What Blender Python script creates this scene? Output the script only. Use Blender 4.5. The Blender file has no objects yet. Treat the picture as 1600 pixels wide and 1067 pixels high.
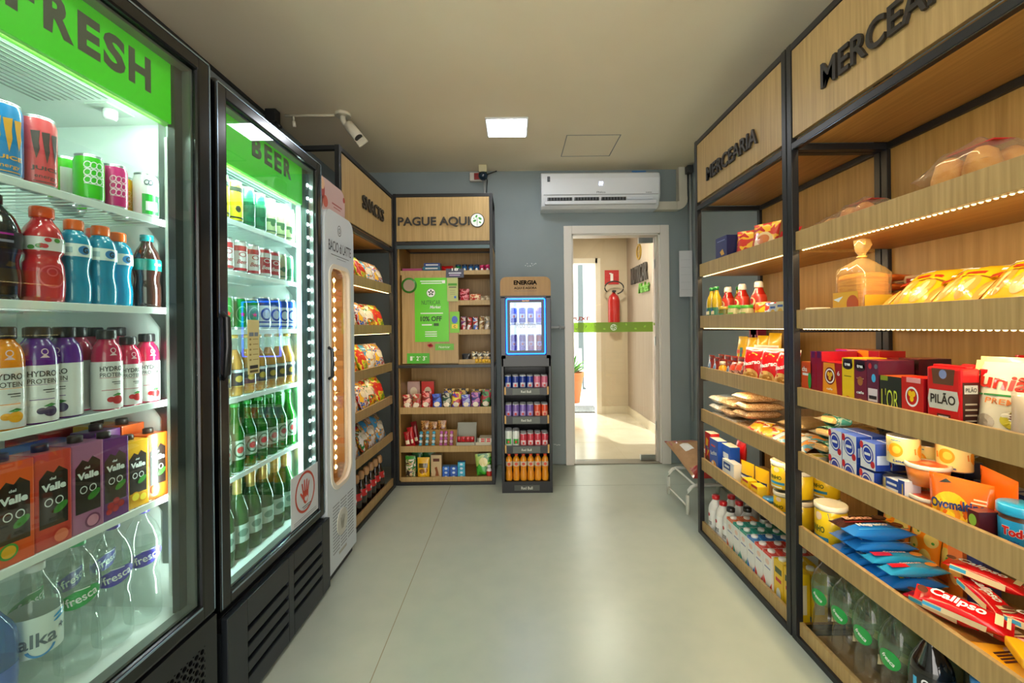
import bpy, bmesh, math, random
from mathutils import Vector, Matrix
R = math.radians
rnd = random.Random(7)
scene = bpy.context.scene
COL = scene.collection

# ------------------------------------------------------------------ camera, world, exposure
F, VX, VY, H, ROLL = 690.0, 805.0, 511.0, 1.24, R(0.6)
cam_data = bpy.data.cameras.new('camera')
cam_data.sensor_width = 36.0
cam_data.lens = F / 1600 * 36
cam_data.shift_x = -(VX - 800) / 1600
cam_data.shift_y = (VY - 533.5) / 1600
cam_data.clip_start = 0.02
cam = bpy.data.objects.new('camera', cam_data)
cam.matrix_world = Matrix.Translation((0, 0, H)) @ Matrix.Rotation(R(90), 4, 'X') @ Matrix.Rotation(-ROLL, 4, 'Z')
COL.objects.link(cam)
scene.camera = cam

world = bpy.data.worlds.new('world')
scene.world = world
world.use_nodes = True
wn = world.node_tree.nodes
wn['Background'].inputs[0].default_value = (1.0, 0.96, 0.88, 1)
wn['Background'].inputs[1].default_value = 3.4

scene.view_settings.view_transform = 'Standard'
scene.view_settings.look = 'None'
scene.view_settings.exposure = 0.75
scene.view_settings.gamma = 1.0
scene.view_settings.use_curve_mapping = False
scene.cycles.use_denoising = True
scene.cycles.max_bounces = 9
scene.cycles.diffuse_bounces = 4
scene.cycles.glossy_bounces = 3
scene.cycles.transmission_bounces = 8
scene.cycles.transparent_max_bounces = 24
scene.cycles.caustics_reflective = False
scene.cycles.caustics_refractive = False
scene.cycles.sample_clamp_indirect = 4.0
scene.cycles.use_light_tree = True

sun_d = bpy.data.lights.new('sun', 'SUN')
sun_d.energy = 2.5
sun_d.angle = R(1)
sun_d.color = (1, .96, .88)
sun = bpy.data.objects.new('sun', sun_d)
sun.rotation_euler = (R(-38), R(-20), 0)
COL.objects.link(sun)

CEIL_STRENGTH = 21.0      # luminous ceiling panels
STRIP_W = 1.2             # warm strip along one shelf
FRIDGE_W = 9.0

# ------------------------------------------------------------------ materials
def lin(c):
    if isinstance(c, str):
        c = c.lstrip('#')
        c = [int(c[i:i+2], 16) / 255 for i in (0, 2, 4)]
    return tuple((x / 12.92 if x <= .04045 else ((x + .055) / 1.055) ** 2.4) for x in c) + (1,)
_mc = {}
def M(c, rough=.5, metal=0., emis=0., coat=0., spec=.5, alpha=1.):
    key = (str(c), rough, metal, emis, coat, spec, alpha)
    if key in _mc: return _mc[key]
    m = bpy.data.materials.new('paint_' + str(c).strip('#'))
    m.use_nodes = True
    b = m.node_tree.nodes['Principled BSDF']
    b.inputs['Base Color'].default_value = lin(c)
    b.inputs['Roughness'].default_value = rough
    b.inputs['Metallic'].default_value = metal
    b.inputs['Specular IOR Level'].default_value = spec
    b.inputs['Coat Weight'].default_value = coat
    if emis:
        b.inputs['Emission Color'].default_value = lin(c)
        b.inputs['Emission Strength'].default_value = emis
    _mc[key] = m
    return m
def E(c, s, sample=True):
    key = ('E', c, s)
    if key in _mc: return _mc[key]
    m = bpy.data.materials.new('glow')
    m.use_nodes = True
    nt = m.node_tree; nt.nodes.clear()
    e = nt.nodes.new('ShaderNodeEmission'); o = nt.nodes.new('ShaderNodeOutputMaterial')
    e.inputs[0].default_value = lin(c); e.inputs[1].default_value = s
    nt.links.new(e.outputs[0], o.inputs[0])
    if not sample: m.cycles.emission_sampling = 'NONE'
    _mc[key] = m
    return m
def thin_glass(tint='ffffff', rough=0.0, ior=1.5, dens=0.0, name='thin_glass', gl='ffffff'):
    """a thin clear sheet: see-through with fresnel reflection; dens adds a little body colour"""
    key = ('G', tint, rough, ior, dens, gl)
    if key in _mc: return _mc[key]
    m = bpy.data.materials.new(name); m.use_nodes = True
    nt = m.node_tree; nt.nodes.clear(); N = nt.nodes.new; L = nt.links.new
    o = N('ShaderNodeOutputMaterial'); t = N('ShaderNodeBsdfTransparent'); g = N('ShaderNodeBsdfGlossy')
    t.inputs[0].default_value = lin(tint); g.inputs['Roughness'].default_value = rough
    g.inputs[0].default_value = lin(gl)
    fr = N('ShaderNodeFresnel'); ge = N('ShaderNodeNewGeometry'); mr = N('ShaderNodeMapRange')
    mr.inputs['To Min'].default_value = ior; mr.inputs['To Max'].default_value = 1/ior
    L(ge.outputs['Backfacing'], mr.inputs['Value']); L(mr.outputs[0], fr.inputs[0])
    mx = N('ShaderNodeMixShader')
    L(fr.outputs[0], mx.inputs[0]); L(t.outputs[0], mx.inputs[1]); L(g.outputs[0], mx.inputs[2])
    last = mx
    if dens:
        d = N('ShaderNodeBsdfDiffuse'); d.inputs[0].default_value = lin(tint)
        m2 = N('ShaderNodeMixShader'); m2.inputs[0].default_value = dens
        L(mx.outputs[0], m2.inputs[1]); L(d.outputs[0], m2.inputs[2]); last = m2
    L(last.outputs[0], o.inputs[0])
    _mc[key] = m
    return m
def solid_glass(tint='ffffff', rough=0.0, ior=1.33):
    key = ('SG', tint, rough, ior)
    if key in _mc: return _mc[key]
    m = bpy.data.materials.new('clear_liquid'); m.use_nodes = True
    nt = m.node_tree; b = nt.nodes['Principled BSDF']
    b.inputs['Base Color'].default_value = lin(tint)
    b.inputs['Roughness'].default_value = rough
    b.inputs['IOR'].default_value = ior
    b.inputs['Transmission Weight'].default_value = 1.0
    _mc[key] = m
    return m
def noise_ramp(name, stops, scale=(1, 1, 1), nscale=5., detail=3., rough=.5, const=False, coat=0., bump=0., distortion=0., metal=0., spec=.5):
    key = ('N', name, str(stops), scale, nscale, detail, rough, const, coat, bump, distortion)
    if key in _mc: return _mc[key]
    m = bpy.data.materials.new(name); m.use_nodes = True
    nt = m.node_tree; N = nt.nodes.new; L = nt.links.new
    b = nt.nodes['Principled BSDF']
    tc = N('ShaderNodeTexCoord'); mp = N('ShaderNodeMapping'); no = N('ShaderNodeTexNoise'); cr = N('ShaderNodeValToRGB')
    mp.inputs['Scale'].default_value = scale
    no.inputs['Scale'].default_value = nscale; no.inputs['Detail'].default_value = detail
    no.inputs['Distortion'].default_value = distortion
    L(tc.outputs['Object'], mp.inputs[0]); L(mp.outputs[0], no.inputs[0]); L(no.outputs[0], cr.inputs[0]); L(cr.outputs[0], b.inputs['Base Color'])
    if const: cr.color_ramp.interpolation = 'CONSTANT'
    el = cr.color_ramp.elements
    while len(el) > 1: el.remove(el[-1])
    el[0].position = stops[0][0]; el[0].color = lin(stops[0][1])
    for p, c in stops[1:]:
        e = el.new(p); e.color = lin(c)
    b.inputs['Roughness'].default_value = rough; b.inputs['Coat Weight'].default_value = coat
    b.inputs['Metallic'].default_value = metal; b.inputs['Specular IOR Level'].default_value = spec
    if bump:
        bp = N('ShaderNodeBump'); bp.inputs['Strength'].default_value = bump; bp.inputs['Distance'].default_value = .01
        L(no.outputs[0], bp.inputs['Height']); L(bp.outputs[0], b.inputs['Normal'])
    _mc[key] = m
    return m
def PR(*cols, scale=22., rough=.3, stretch=(1, 1, 1)):
    """busy printed foil: patches of the given colours, in the object's own space"""
    n = len(cols)
    st = [(0.0 if i == 0 else .36 + .28 * i / n, c) for i, c in enumerate(cols)]
    return noise_ramp('printed_foil', st, stretch, scale, 1.5, rough, True, .3, 0., .6)
WOOD = noise_ramp('oak_laminate', [(.25, '9f8150'), (.5, 'b0925e'), (.75, 'be9f6b')], (30, 30, 1.1), 3.2, 6, .42, bump=.05)
WOOD_H = noise_ramp('oak_laminate_warm_lit', [(.25, '9a6f34'), (.5, 'ab7d3e'), (.75, 'b98b4a')], (1.1, 26, 26), 3.2, 6, .42)  # same oak, orange glow of the light strips put into its colour
WOOD_D = noise_ramp('oak_laminate_shaded', [(.25, '957138'), (.5, 'a58044'), (.75, 'b28d50')], (26, 26, 1.), 3, 6, .45)  # same oak darkened: shade and warm strip glow put into its colour
BLACK = noise_ramp('black_powder_coat', [(.3, '131416'), (.7, '1b1c1f')], (1, 1, 1), 300, 2, .38)
BLACKP = M('131417', .32)
BLACKG = M('0b0c0e', .18)
STEEL = M('b8bbb8', .3, 1.)
WHITE = M('e6e8e6', .4)
WHITEG = M('eef0ee', .25)
LINER = M('e9f1ee', .45)
GLASS = thin_glass('f2faf6')
def tintmat(c, rough=.15): return thin_glass(c, rough, 1.45, .12)

# ------------------------------------------------------------------ mesh building
def link(o): COL.objects.link(o); return o
_tc = {}
def text_geo(s, bold=0., ext=0.):
    key = (s, bold, ext)
    if key in _tc: return _tc[key]
    cu = bpy.data.curves.new('t', 'FONT'); cu.body = s; cu.size = 1; cu.offset = bold; cu.extrude = ext; cu.resolution_u = 3 if ext == 0 else 5
    ob = bpy.data.objects.new('t', cu); COL.objects.link(ob)
    dg = bpy.context.evaluated_depsgraph_get()
    me = bpy.data.meshes.new_from_object(ob.evaluated_get(dg))
    vs = [v.co.copy() for v in me.vertices]; fs = [tuple(p.vertices) for p in me.polygons]
    x0 = min(v.x for v in vs); x1 = max(v.x for v in vs); y0 = min(v.y for v in vs); y1 = max(v.y for v in vs)
    out = [((v.x - x0) / (x1 - x0), (v.y - y0) / (y1 - y0), v.z) for v in vs]
    COL.objects.unlink(ob); bpy.data.objects.remove(ob); bpy.data.curves.remove(cu); bpy.data.meshes.remove(me)
    _tc[key] = (out, fs, (x1 - x0) / (y1 - y0))
    return _tc[key]

class MB:
    def __init__(s): s.v = []; s.f = []; s.m = []; s.sm = []; s.mats = []
    def mi(s, mat):
        if mat not in s.mats: s.mats.append(mat)
        return s.mats.index(mat)
    def add(s, vs, fs, mat, smooth=False):
        k = len(s.v); i = s.mi(mat)
        s.v += [tuple(v) for v in vs]
        for f in fs: s.f.append(tuple(a + k for a in f)); s.m.append(i); s.sm.append(smooth)
        return s
    def box(s, x0, x1, y0, y1, z0, z1, mat, bev=0., mats=None):
        if bev:
            b = min(bev, (x1-x0)*.45, (y1-y0)*.45, (z1-z0)*.45)
            bm = bmesh.new(); bmesh.ops.create_cube(bm, size=1)
            for v in bm.verts:
                v.co = Vector(((x0+x1)/2 + v.co.x*(x1-x0), (y0+y1)/2 + v.co.y*(y1-y0), (z0+z1)/2 + v.co.z*(z1-z0)))
            bmesh.ops.bevel(bm, geom=bm.edges[:], offset=b, segments=2, affect='EDGES', profile=.6)
            bm.verts.index_update()
            s.add([v.co[:] for v in bm.verts], [[v.index for v in f.verts] for f in bm.faces], mat)
            bm.free(); return s
        vs = [(x0,y0,z0),(x1,y0,z0),(x1,y1,z0),(x0,y1,z0),(x0,y0,z1),(x1,y0,z1),(x1,y1,z1),(x0,y1,z1)]
        fs = [(0,3,2,1),(4,5,6,7),(0,1,5,4),(2,3,7,6),(1,2,6,5),(3,0,4,7)]   # bottom top front back right left
        if mats:
            for f, mm in zip(fs, mats): s.add([vs[i] for i in f], [(0,1,2,3)], mm)
        else: s.add(vs, fs, mat)
        return s
    def lathe(s, prof, mat, n=20, cx=0, cy=0, sy=1., caps=True, smooth=True, z0=0, a0=0):
        """prof: (r, z) or (r, z, material) going upward; material applies to the segment that starts there"""
        k = len(prof); vs = []
        for p in prof:
            for i in range(n):
                a = 2*math.pi*i/n + a0
                vs.append((cx + p[0]*math.cos(a), cy + sy*p[0]*math.sin(a), z0 + p[1]))
        base = len(s.v); s.v += vs; cur = mat
        for j in range(k-1):
            if len(prof[j]) > 2: cur = prof[j][2]
            mi = s.mi(cur)
            for i in range(n):
                a, b = j*n+i, j*n+(i+1) % n
                s.f.append((base+a, base+b, base+b+n, base+a+n)); s.m.append(mi); s.sm.append(smooth)
        if caps:
            mi = s.mi(prof[0][2] if len(prof[0]) > 2 else mat)
            if prof[0][0] > 1e-5: s.f.append(tuple(base+i for i in reversed(range(n)))); s.m.append(mi); s.sm.append(False)
            if prof[-1][0] > 1e-5: s.f.append(tuple(base+(k-1)*n+i for i in range(n))); s.m.append(s.mi(cur)); s.sm.append(False)
        return s
    def tube(s, pts, r, mat, n=8, closed=False):
        pts = [Vector(p) for p in pts]; k = len(pts); rings = []
        up = Vector((0, 0, 1))
        for i, p in enumerate(pts):
            if closed: t = pts[(i+1) % k] - pts[i-1]
            else: t = pts[min(i+1, k-1)] - pts[max(i-1, 0)]
            t.normalize()
            u = up if abs(t.dot(up)) < .95 else Vector((1, 0, 0))
            a = t.cross(u).normalized(); b = t.cross(a).normalized()
            rings.append([p + r*(math.cos(2*math.pi*j/n)*a + math.sin(2*math.pi*j/n)*b) for j in range(n)])
        vs = [v for ring in rings for v in ring]; fs = []
        for i in range(k if closed else k-1):
            for j in range(n):
                i2 = (i+1) % k
                fs.append((i*n+j, i*n+(j+1) % n, i2*n+(j+1) % n, i2*n+j))
        if not closed:
            fs.append(tuple(reversed(range(n)))); fs.append(tuple((k-1)*n+j for j in range(n)))
        s.add(vs, fs, mat, True); return s
    def prism(s, poly, y0, y1, mat, axis='y'):
        """poly in (x, z), extruded along y"""
        n = len(poly)
        vs = [(p[0], y0, p[1]) for p in poly] + [(p[0], y1, p[1]) for p in poly]
        if axis == 'x': vs = [(v[1], v[0], v[2]) for v in vs]
        if axis == 'z': vs = [(v[0], v[2], v[1]) for v in vs]
        fs = [tuple(range(n)), tuple(reversed(range(n, 2*n)))] + [(i, i+n, (i+1) % n + n, (i+1) % n) for i in range(n)]
        s.add(vs, fs, mat); return s
    def ring(s, outer, inner, y0, y1, mat):
        """plate with a hole: both outlines in (x, z) with the same number of points"""
        n = len(outer)
        vs = [(p[0], y, p[1]) for y in (y0, y1) for o in (outer, inner) for p in o]
        fs = []
        for i in range(n):
            j = (i+1) % n
            fs += [(i, j, n+j, n+i), (2*n+j, 2*n+i, 3*n+i, 3*n+j), (j, i, 2*n+i, 2*n+j), (n+i, n+j, 3*n+j, 3*n+i)]
        s.add(vs, fs, mat); return s
    # ---- flat artwork laid on a surface; mp(a, b, k) gives the 3-D point, k is the layer
    def a_text(s, mp, t, cx, cy, w, h, mat, bold=.02, k=2, shear=0., rot=0.):
        vs, fs, _ = text_geo(t, bold)
        o = []
        for v in vs:
            a, b = (v[0]-.5)*w + shear*(v[1]-.5)*h, (v[1]-.5)*h
            if rot: a, b = a*math.cos(rot)-b*math.sin(rot), a*math.sin(rot)+b*math.cos(rot)
            o.append(mp(cx+a, cy+b, k))
        s.add(o, fs, mat); return s
    def a_rect(s, mp, x0, x1, y0, y1, mat, k=1, n=6, m=3):
        vs = [mp(x0+(x1-x0)*i/n, y0+(y1-y0)*j/m, k) for j in range(m+1) for i in range(n+1)]
        fs = [(j*(n+1)+i, j*(n+1)+i+1, (j+1)*(n+1)+i+1, (j+1)*(n+1)+i) for j in range(m) for i in range(n)]
        s.add(vs, fs, mat); return s
    def a_disc(s, mp, cx, cy, rx, ry, mat, k=1, n=22, rot=0., r0=0.):
        vs = []; rings = (r0, .5+.5*r0, 1.) if r0 else (.5, 1.)
        for q in rings:
            for i in range(n):
                a = 2*math.pi*i/n; x, y = q*rx*math.cos(a), q*ry*math.sin(a)
                vs.append(mp(cx+x*math.cos(rot)-y*math.sin(rot), cy+x*math.sin(rot)+y*math.cos(rot), k))
        fs = [(j*n+i, j*n+(i+1) % n, (j+1)*n+(i+1) % n, (j+1)*n+i) for j in range(len(rings)-1) for i in range(n)]
        if not r0:
            vs.append(mp(cx, cy, k)); c = len(vs)-1
            fs += [(c, i, (i+1) % n) for i in range(n)]
        s.add(vs, fs, mat); return s
    def a_poly(s, mp, pts, mat, k=1):
        s.add([mp(p[0], p[1], k) for p in pts], [tuple(range(len(pts)))], mat); return s
    def build(s, name, parent=None, auto=True):
        me = bpy.data.meshes.new(name)
        me.from_pydata(s.v, [], s.f)
        for m in s.mats: me.materials.append(m)
        me.polygons.foreach_set('material_index', s.m)
        me.polygons.foreach_set('use_smooth', s.sm)
        me.update()
        o = bpy.data.objects.new(name, me); link(o)
        if parent: o.parent = parent
        return o

def fmap(y=0., x0=0., z0=0.):        # front face (looks along -y)
    return lambda a, b, k: (x0+a, y-.0005*k, z0+b)
def bmap(y=0.): return lambda a, b, k: (-a, y+.0005*k, b)
def lmap(x, y0=0.):                  # left face (-x): a runs towards -y
    return lambda a, b, k: (x-.0005*k, y0-a, b)
def rmap(x, y0=0.): return lambda a, b, k: (x+.0005*k, y0+a, b)
def tmap(z): return lambda a, b, k: (a, b, z+.0005*k)
def cmap(r, sy=1.):                  # wrapped round a cylinder, centred on -y; r may depend on height
    rr = r if callable(r) else (lambda b: r)
    def f(a, b, k):
        q = rr(b); t = a/q - math.pi/2
        return ((q+.0005*k)*math.cos(t), sy*(q+.0005*k)*math.sin(t), b)
    return f

def tag(o, label=None, cat=None, group=None, kind=None):
    if label: o['label'] = label
    if cat: o['category'] = cat
    if group: o['group'] = group
    if kind: o['kind'] = kind
    return o
def empty(name, loc=(0, 0, 0), rz=0.):
    o = bpy.data.objects.new(name, None); link(o)
    o.empty_display_size = .05; o.location = loc; o.rotation_euler = (0, 0, rz)
    return o
def struct(name, mb):
    o = mb.build(name); o['kind'] = 'structure'; return o
def dup(root):
    r = root.copy(); link(r)
    for ch in CH.get(root.name, []):
        c = ch.copy(); link(c); c.parent = r
        for g in CH.get(ch.name, []):
            d = g.copy(); link(d); d.parent = c
            CH.setdefault(c.name, []).append(d)
        CH.setdefault(r.name, []).append(c)
    return r
CH = {}
def part(mb, name, parent):
    o = mb.build(name, parent); CH.setdefault(parent.name, []).append(o); return o

def unroll(px, py):
    a, b = px-VX, py-VY
    return a*math.cos(ROLL)-b*math.sin(ROLL), a*math.sin(ROLL)+b*math.cos(ROLL)
def onX(px, py, X):
    a, b = unroll(px, py); Y = X*F/a
    return Y, H - b*Y/F
def onY(px, py, Y):
    a, b = unroll(px, py)
    return a*Y/F, H - b*Y/F

# ------------------------------------------------------------------ units that carry goods
class Unit:
    def __init__(s, x, y, rz, name): s.x, s.y, s.rz, s.name = x, y, rz, name
    def world(s, u, d, z=0.):
        c, n = math.cos(s.rz), math.sin(s.rz)
        return (s.x + u*c - d*n, s.y + u*n + d*c, z)
    def u_of(s, px, d):
        """where along the unit (u) a point at depth d shows at picture column px (at eye height)"""
        c, n = math.cos(s.rz), math.sin(s.rz); t = (px - VX)/F
        # X = t*Y : s.x + u c - d n = t (s.y + u n + d c)
        return (t*(s.y + d*c) - s.x + d*n) / (c - t*n)
    def u_at(s, px, py, d):
        u = s.u_of(px, d)
        for _ in range(3):
            a, b = unroll(px, py); u = s.u_of(VX + a, d)
        return u
    def z_at(s, u, d, py, px):
        Y = s.world(u, d)[1]; a, b = unroll(px, py)
        return H - b*Y/F
ORD = ['', 'second', 'third', 'fourth', 'fifth', 'sixth', 'seventh', 'eighth', 'ninth', 'tenth', 'eleventh', 'twelfth']
def pos_words(i, n):
    if n == 1: return ''
    if n == 2: return ', left one' if i == 0 else ', right one'
    if i == 0: return ', leftmost'
    if i == n-1: return ', rightmost'
    if i <= (n-1)/2: return ', ' + ORD[i] + ' from left'
    return ', ' + ORD[n-1-i] + ' from right'
ALL = []; OWNER = {}
CACHE = {}
def fit_in(root, unit):
    """nudge a thing so that it stands inside its shelf and on its board"""
    lim = getattr(unit, 'lim', None)
    if not lim: return
    Mr = Matrix.Rotation(-unit.rz, 4, 'Z') @ root.rotation_euler.to_matrix().to_4x4()
    pts = []
    for o in [root]+CH.get(root.name, []):
        if o.type == 'MESH': L_ = o.matrix_basis if o is not root else Matrix(); pts += [Mr @ (L_ @ v.co) for v in o.data.vertices]
    u0, u1 = min(p.x for p in pts), max(p.x for p in pts); d0, d1 = min(p.y for p in pts), max(p.y for p in pts); z0 = min(p.z for p in pts)
    c, n = math.cos(unit.rz), math.sin(unit.rz); dx, dy = root.location.x-unit.x, root.location.y-unit.y
    u, d, z = dx*c+dy*n, -dx*n+dy*c, root.location.z
    if u+u0 < lim[0]: u = lim[0]-u0
    if u+u1 > lim[1]: u = lim[1]-u1
    if d+d1 > lim[3]: d = lim[3]-d1
    if d+d0 < lim[2] and d+d0 > 0.0: d = lim[2]-d0
    lv = [b for b in getattr(unit, 'levels', []) if b < z+.012]
    if lv and z+z0 < max(lv)+.0004: z = max(lv)+.0004-z0
    root.location = unit.world(u, d, z)
def get(kind):
    """kind: (name, builder) - first call builds the thing, later ones copy it"""
    key = kind[0:1] + (kind[2] if len(kind) > 2 else None,)
    if key in CACHE: return dup(CACHE[key])
    r = kind[1](); CACHE[key] = r
    return r
def put(root, unit, u, d, z, label, cat, group=None, rz=0., rx=0., ry=0., sc=None):
    root.location = unit.world(u, d, z); root.rotation_mode = 'ZYX' if False else 'XYZ'
    M3 = Matrix.Rotation(unit.rz + rz, 4, 'Z') @ Matrix.Rotation(ry, 4, 'Y') @ Matrix.Rotation(rx, 4, 'X')
    root.rotation_euler = M3.to_euler()
    root.scale = sc or (1, 1, 1)
    fit_in(root, unit)
    for k in ('label', 'category', 'group'):
        if k in root: del root[k]
    tag(root, label, cat, group); ALL.append(root); OWNER[root.name] = unit
    return root
def row(kind, unit, desc, cat, spots, group=None, where='', order=True, **kw):
    """spots: (u, d, z) or (u, d, z, rz) listed left to right as the photo shows them"""
    n = len(spots)
    if n > 1 and not group: group = desc
    for i, s in enumerate(spots):
        put(get(kind), unit, s[0], s[1], s[2], (desc + ' ' + where).strip() + (pos_words(i, n) if order else ''), cat, group if n > 1 else None, rz=s[3] if len(s) > 3 else 0., **kw)
# ------------------------------------------------------------------ the room
D = 3.965; ZC = 2.64; XL = -1.60; XR = 1.56; YB = -1.9
M_WALL = noise_ramp('grey_wall_paint', [(.3, '869294'), (.7, '8d989a')], (1, 1, 1), 3, 4, .75, bump=.02)
M_CEIL = noise_ramp('ceiling_paint', [(.3, 'efe2c4'), (.7, 'f3e7cb')], (1, 1, 1), 2, 3, .85)
M_FLOOR = noise_ramp('floor_coating', [(.3, 'a5aea4'), (.5, 'a8b1a6'), (.7, 'abb3a8')], (1, 1, 1), 9, 8, .30, bump=.012, spec=.5)
M_DOORW = M('e2ddd4', .45)
M_CORR = noise_ramp('corridor_paint', [(.3, 'c9b79c'), (.7, 'd0bfa5')], (1, 1, 1), 2, 3, .7)
M_TAUPE = noise_ramp('corridor_taupe_paint', [(.3, 'a59484'), (.7, 'ac9b8b')], (12, 12, .8), 2, 3, .7)

struct('floor', MB().box(XL-.1, XR+.1, YB-.1, D+.0, -.1, 0, M_FLOOR))
g = MB()
g.box(-.523, -.520, YB, 3.48, -.001, .0006, M('8b7f66', .8))
g.box(XL, XR, 3.44, 3.443, -.001, .0005, M('939a93', .8))
struct('floor_joint', g)
cl = MB()
cl.box(XL-.1, XR+.1, YB-.1, D+.1, ZC, ZC+.1, M_CEIL)
struct('ceiling', cl)
struct('wall_left', MB().box(XL-.1, XL, YB, D, 0, ZC, M_WALL))
struct('wall_right', MB().box(XR, XR+.1, YB, D, 0, ZC, M_WALL))
w = MB()        # unseen rear wall; opening added so daylight brightens the ceiling
w.box(XL-.1, -1.25, YB-.1, YB, 0, ZC, M_WALL); w.box(1.25, XR+.1, YB-.1, YB, 0, ZC, M_WALL); w.box(-1.25, 1.25, YB-.1, YB, 2.35, ZC, M_WALL)
struct('wall_rear', w)
w = MB()
for x in (-1.25, -.02, 1.21): w.box(x, x+.04, YB-.08, YB-.03, 0, 2.35, M_DOORW)
w.box(-1.25, 1.25, YB-.08, YB-.03, 2.31, 2.35, M_DOORW)
struct('added_daylight_window', w)  # unseen frame invented around the added daylight opening
OX0, OX1, OZ = .497, 1.322, 2.085          # door opening
w = MB()
w.box(XL-.1, OX0, D, D+.13, 0, ZC, M_WALL)
w.box(OX1, XR+.1, D, D+.13, 0, ZC, M_WALL)
w.box(OX0, OX1, D, D+.13, OZ, ZC, M_WALL)
struct('wall_back', w)
# white door frame with architrave
d = MB()
for x0, x1, z0, z1 in ((OX0-.055, OX0+.018, 0, OZ+.055), (OX1-.018, OX1+.062, 0, OZ+.055), (OX0+.018, OX1-.018, OZ-.018, OZ+.055)):
    d.box(x0, x1, D-.018, D+.0, z0, z1, M_DOORW, .004)
d.box(OX0, OX0+.03, D-.002, D+.13, 0, OZ, M_DOORW)
d.box(OX1-.03, OX1, D-.002, D+.13, 0, OZ, M_DOORW)
d.box(OX0, OX1, D-.002, D+.13, OZ-.03, OZ, M_DOORW)
d.box(OX1-.048, OX1-.03, D+.05, D+.09, 0, OZ-.03, M('cfc9bd', .5))
struct('trim_1', d)
struct('trim_2', MB().box(OX0, OX1, D-.005, D+.13, -.002, .008, M('8d8778', .5)))

# frameless glass door leaf with patch fittings, green band
gd = MB()
GY = D+.075
gd.box(OX0+.032, OX1-.06, GY, GY+.008, .01, OZ-.04, thin_glass('fbfffd', 0, 1.35))
gdo = struct('door_1', gd)
b = MB()
b.box(OX0+.034, OX1-.062, GY-.002, GY-.0005, 1.185, 1.275, thin_glass('b9d76a', .3, 1.3, .45))
mp = fmap(GY-.0025)
b.a_disc(mp, .90, 1.228, .03, .03, M('eaf3d8', .5), 1, r0=.7)
for q in range(5):
    a = 2*math.pi*q/5
    b.a_disc(mp, .90+.014*math.cos(a), 1.228+.014*math.sin(a), .008, .005, M('eaf3d8', .5), 1, rot=a)
for q in range(9):
    b.a_disc(mp, .56+q*.085+(.03 if q > 3 else 0), 1.215+.02*(q % 3), .012, .008, M('9dc04a', .5), 1, rot=q)
o = b.build('green_band', gdo)
b = MB(); b.box(OX1-.19, OX1-.055, GY-.012, GY+.02, .012, .062, STEEL, .004); b.build('patch_fitting', gdo)
b = MB(); b.box(OX1-.19, OX1-.055, GY-.012, GY+.02, OZ-.09, OZ-.04, STEEL, .004); b.build('patch_fitting', gdo)
b = MB()
b.a_text(fmap(GY-.0025), 'PUXE', .60, 1.31, .17, .035, M('c0392b', .5), .03, 1)
b.build('door_lettering', gdo)
b = MB()
for z in (.33, 1.1, 1.8): b.box(OX1-.055, OX1-.045, GY-.03, GY-.01, z-.04, z+.04, STEEL)
b.build('hinge', gdo)

# ------------------------------------------------------------------ corridor and patio behind the door
CY0, CY1, CX1 = D+.13, 6.25, 1.59
struct('floor_corridor', MB().box(-.6, 3.0, D-.0, CY1, -.1, .004, noise_ramp('cream_floor_tile', [(.3, 'd9ccb2'), (.7, 'e2d6bf')], (1, 1, 1), 4, 3, .16)))
g = MB(); gm = M('b9a98c', .6)
for x in (.42, 1.02, 1.6): g.box(x, x+.004, CY0, CY1, 0, .0046, gm)
for y in (4.7, 5.3, 5.9): g.box(-.6, CX1, y, y+.004, 0, .0046, gm)
struct('floor_grout', g)
struct('ceiling_corridor', MB().box(-.6, CX1+.1, CY0, CY1+.1, 2.5, 2.6, M_CORR))
struct('wall_corridor_right', MB().box(CX1, CX1+.1, CY0, CY1, 0, 2.5, M_TAUPE))
struct('wall_corridor_left', MB().box(-.6, -.5, CY0, CY1, 0, 2.5, M_CORR))
PX0, PX1, PZ = .30, 1.17, 2.16
w = MB()
w.box(-.5, PX0, CY1, CY1+.14, 0, 2.5, M_CORR); w.box(PX1, CX1, CY1, CY1+.14, 0, 2.5, M_CORR); w.box(PX0, PX1, CY1, CY1+.14, PZ, 2.5, M_CORR)
struct('wall_corridor_end', w)
d = MB()
for x0, x1, z0, z1 in ((PX0-.04, PX0+.03, 0, PZ+.04), (PX1-.03, PX1+.04, 0, PZ+.04), (PX0, PX1, PZ-.03, PZ+.04)):
    d.box(x0, x1, CY1-.02, CY1+.14, z0, z1, M('e8dccb', .5))
struct('trim_3', d)
g = MB(); g.box(CX1-.015, CX1, CY0, CY1-.015, 0, .11, M('d9ccb4', .4)); g.box(PX1+.04, CX1-.015, CY1-.015, CY1, 0, .11, M('d9ccb4', .4))
struct('baseboard_corridor', g)
struct('ground_patio', MB().box(-2.5, 4.0, CY1, 11, -.12, -.02, noise_ramp('pale_stone', [(.3, 'd8d2c8'), (.6, 'e9e4dc'), (.8, 'bdb6aa')], (1, 1, 1), 7, 6, .7)))
struct('wall_patio', MB().box(-2.5, 4.0, 10.2, 10.35, -.02, 3.2, M('f0efec', .8)))
# corridor lamp
t = empty('ceiling_light', (1.0, 5.1, 2.5)); tag(t, 'flat white ceiling lamp in the corridor behind the glass door', 'light')
part(MB().box(-.15, .15, -.15, .15, -.02, 0, WHITE, .004), 'frame', t)
part(MB().box(-.13, .13, -.13, .13, -.023, -.0205, E('fff4e2', 75)), 'diffuser', t)
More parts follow.
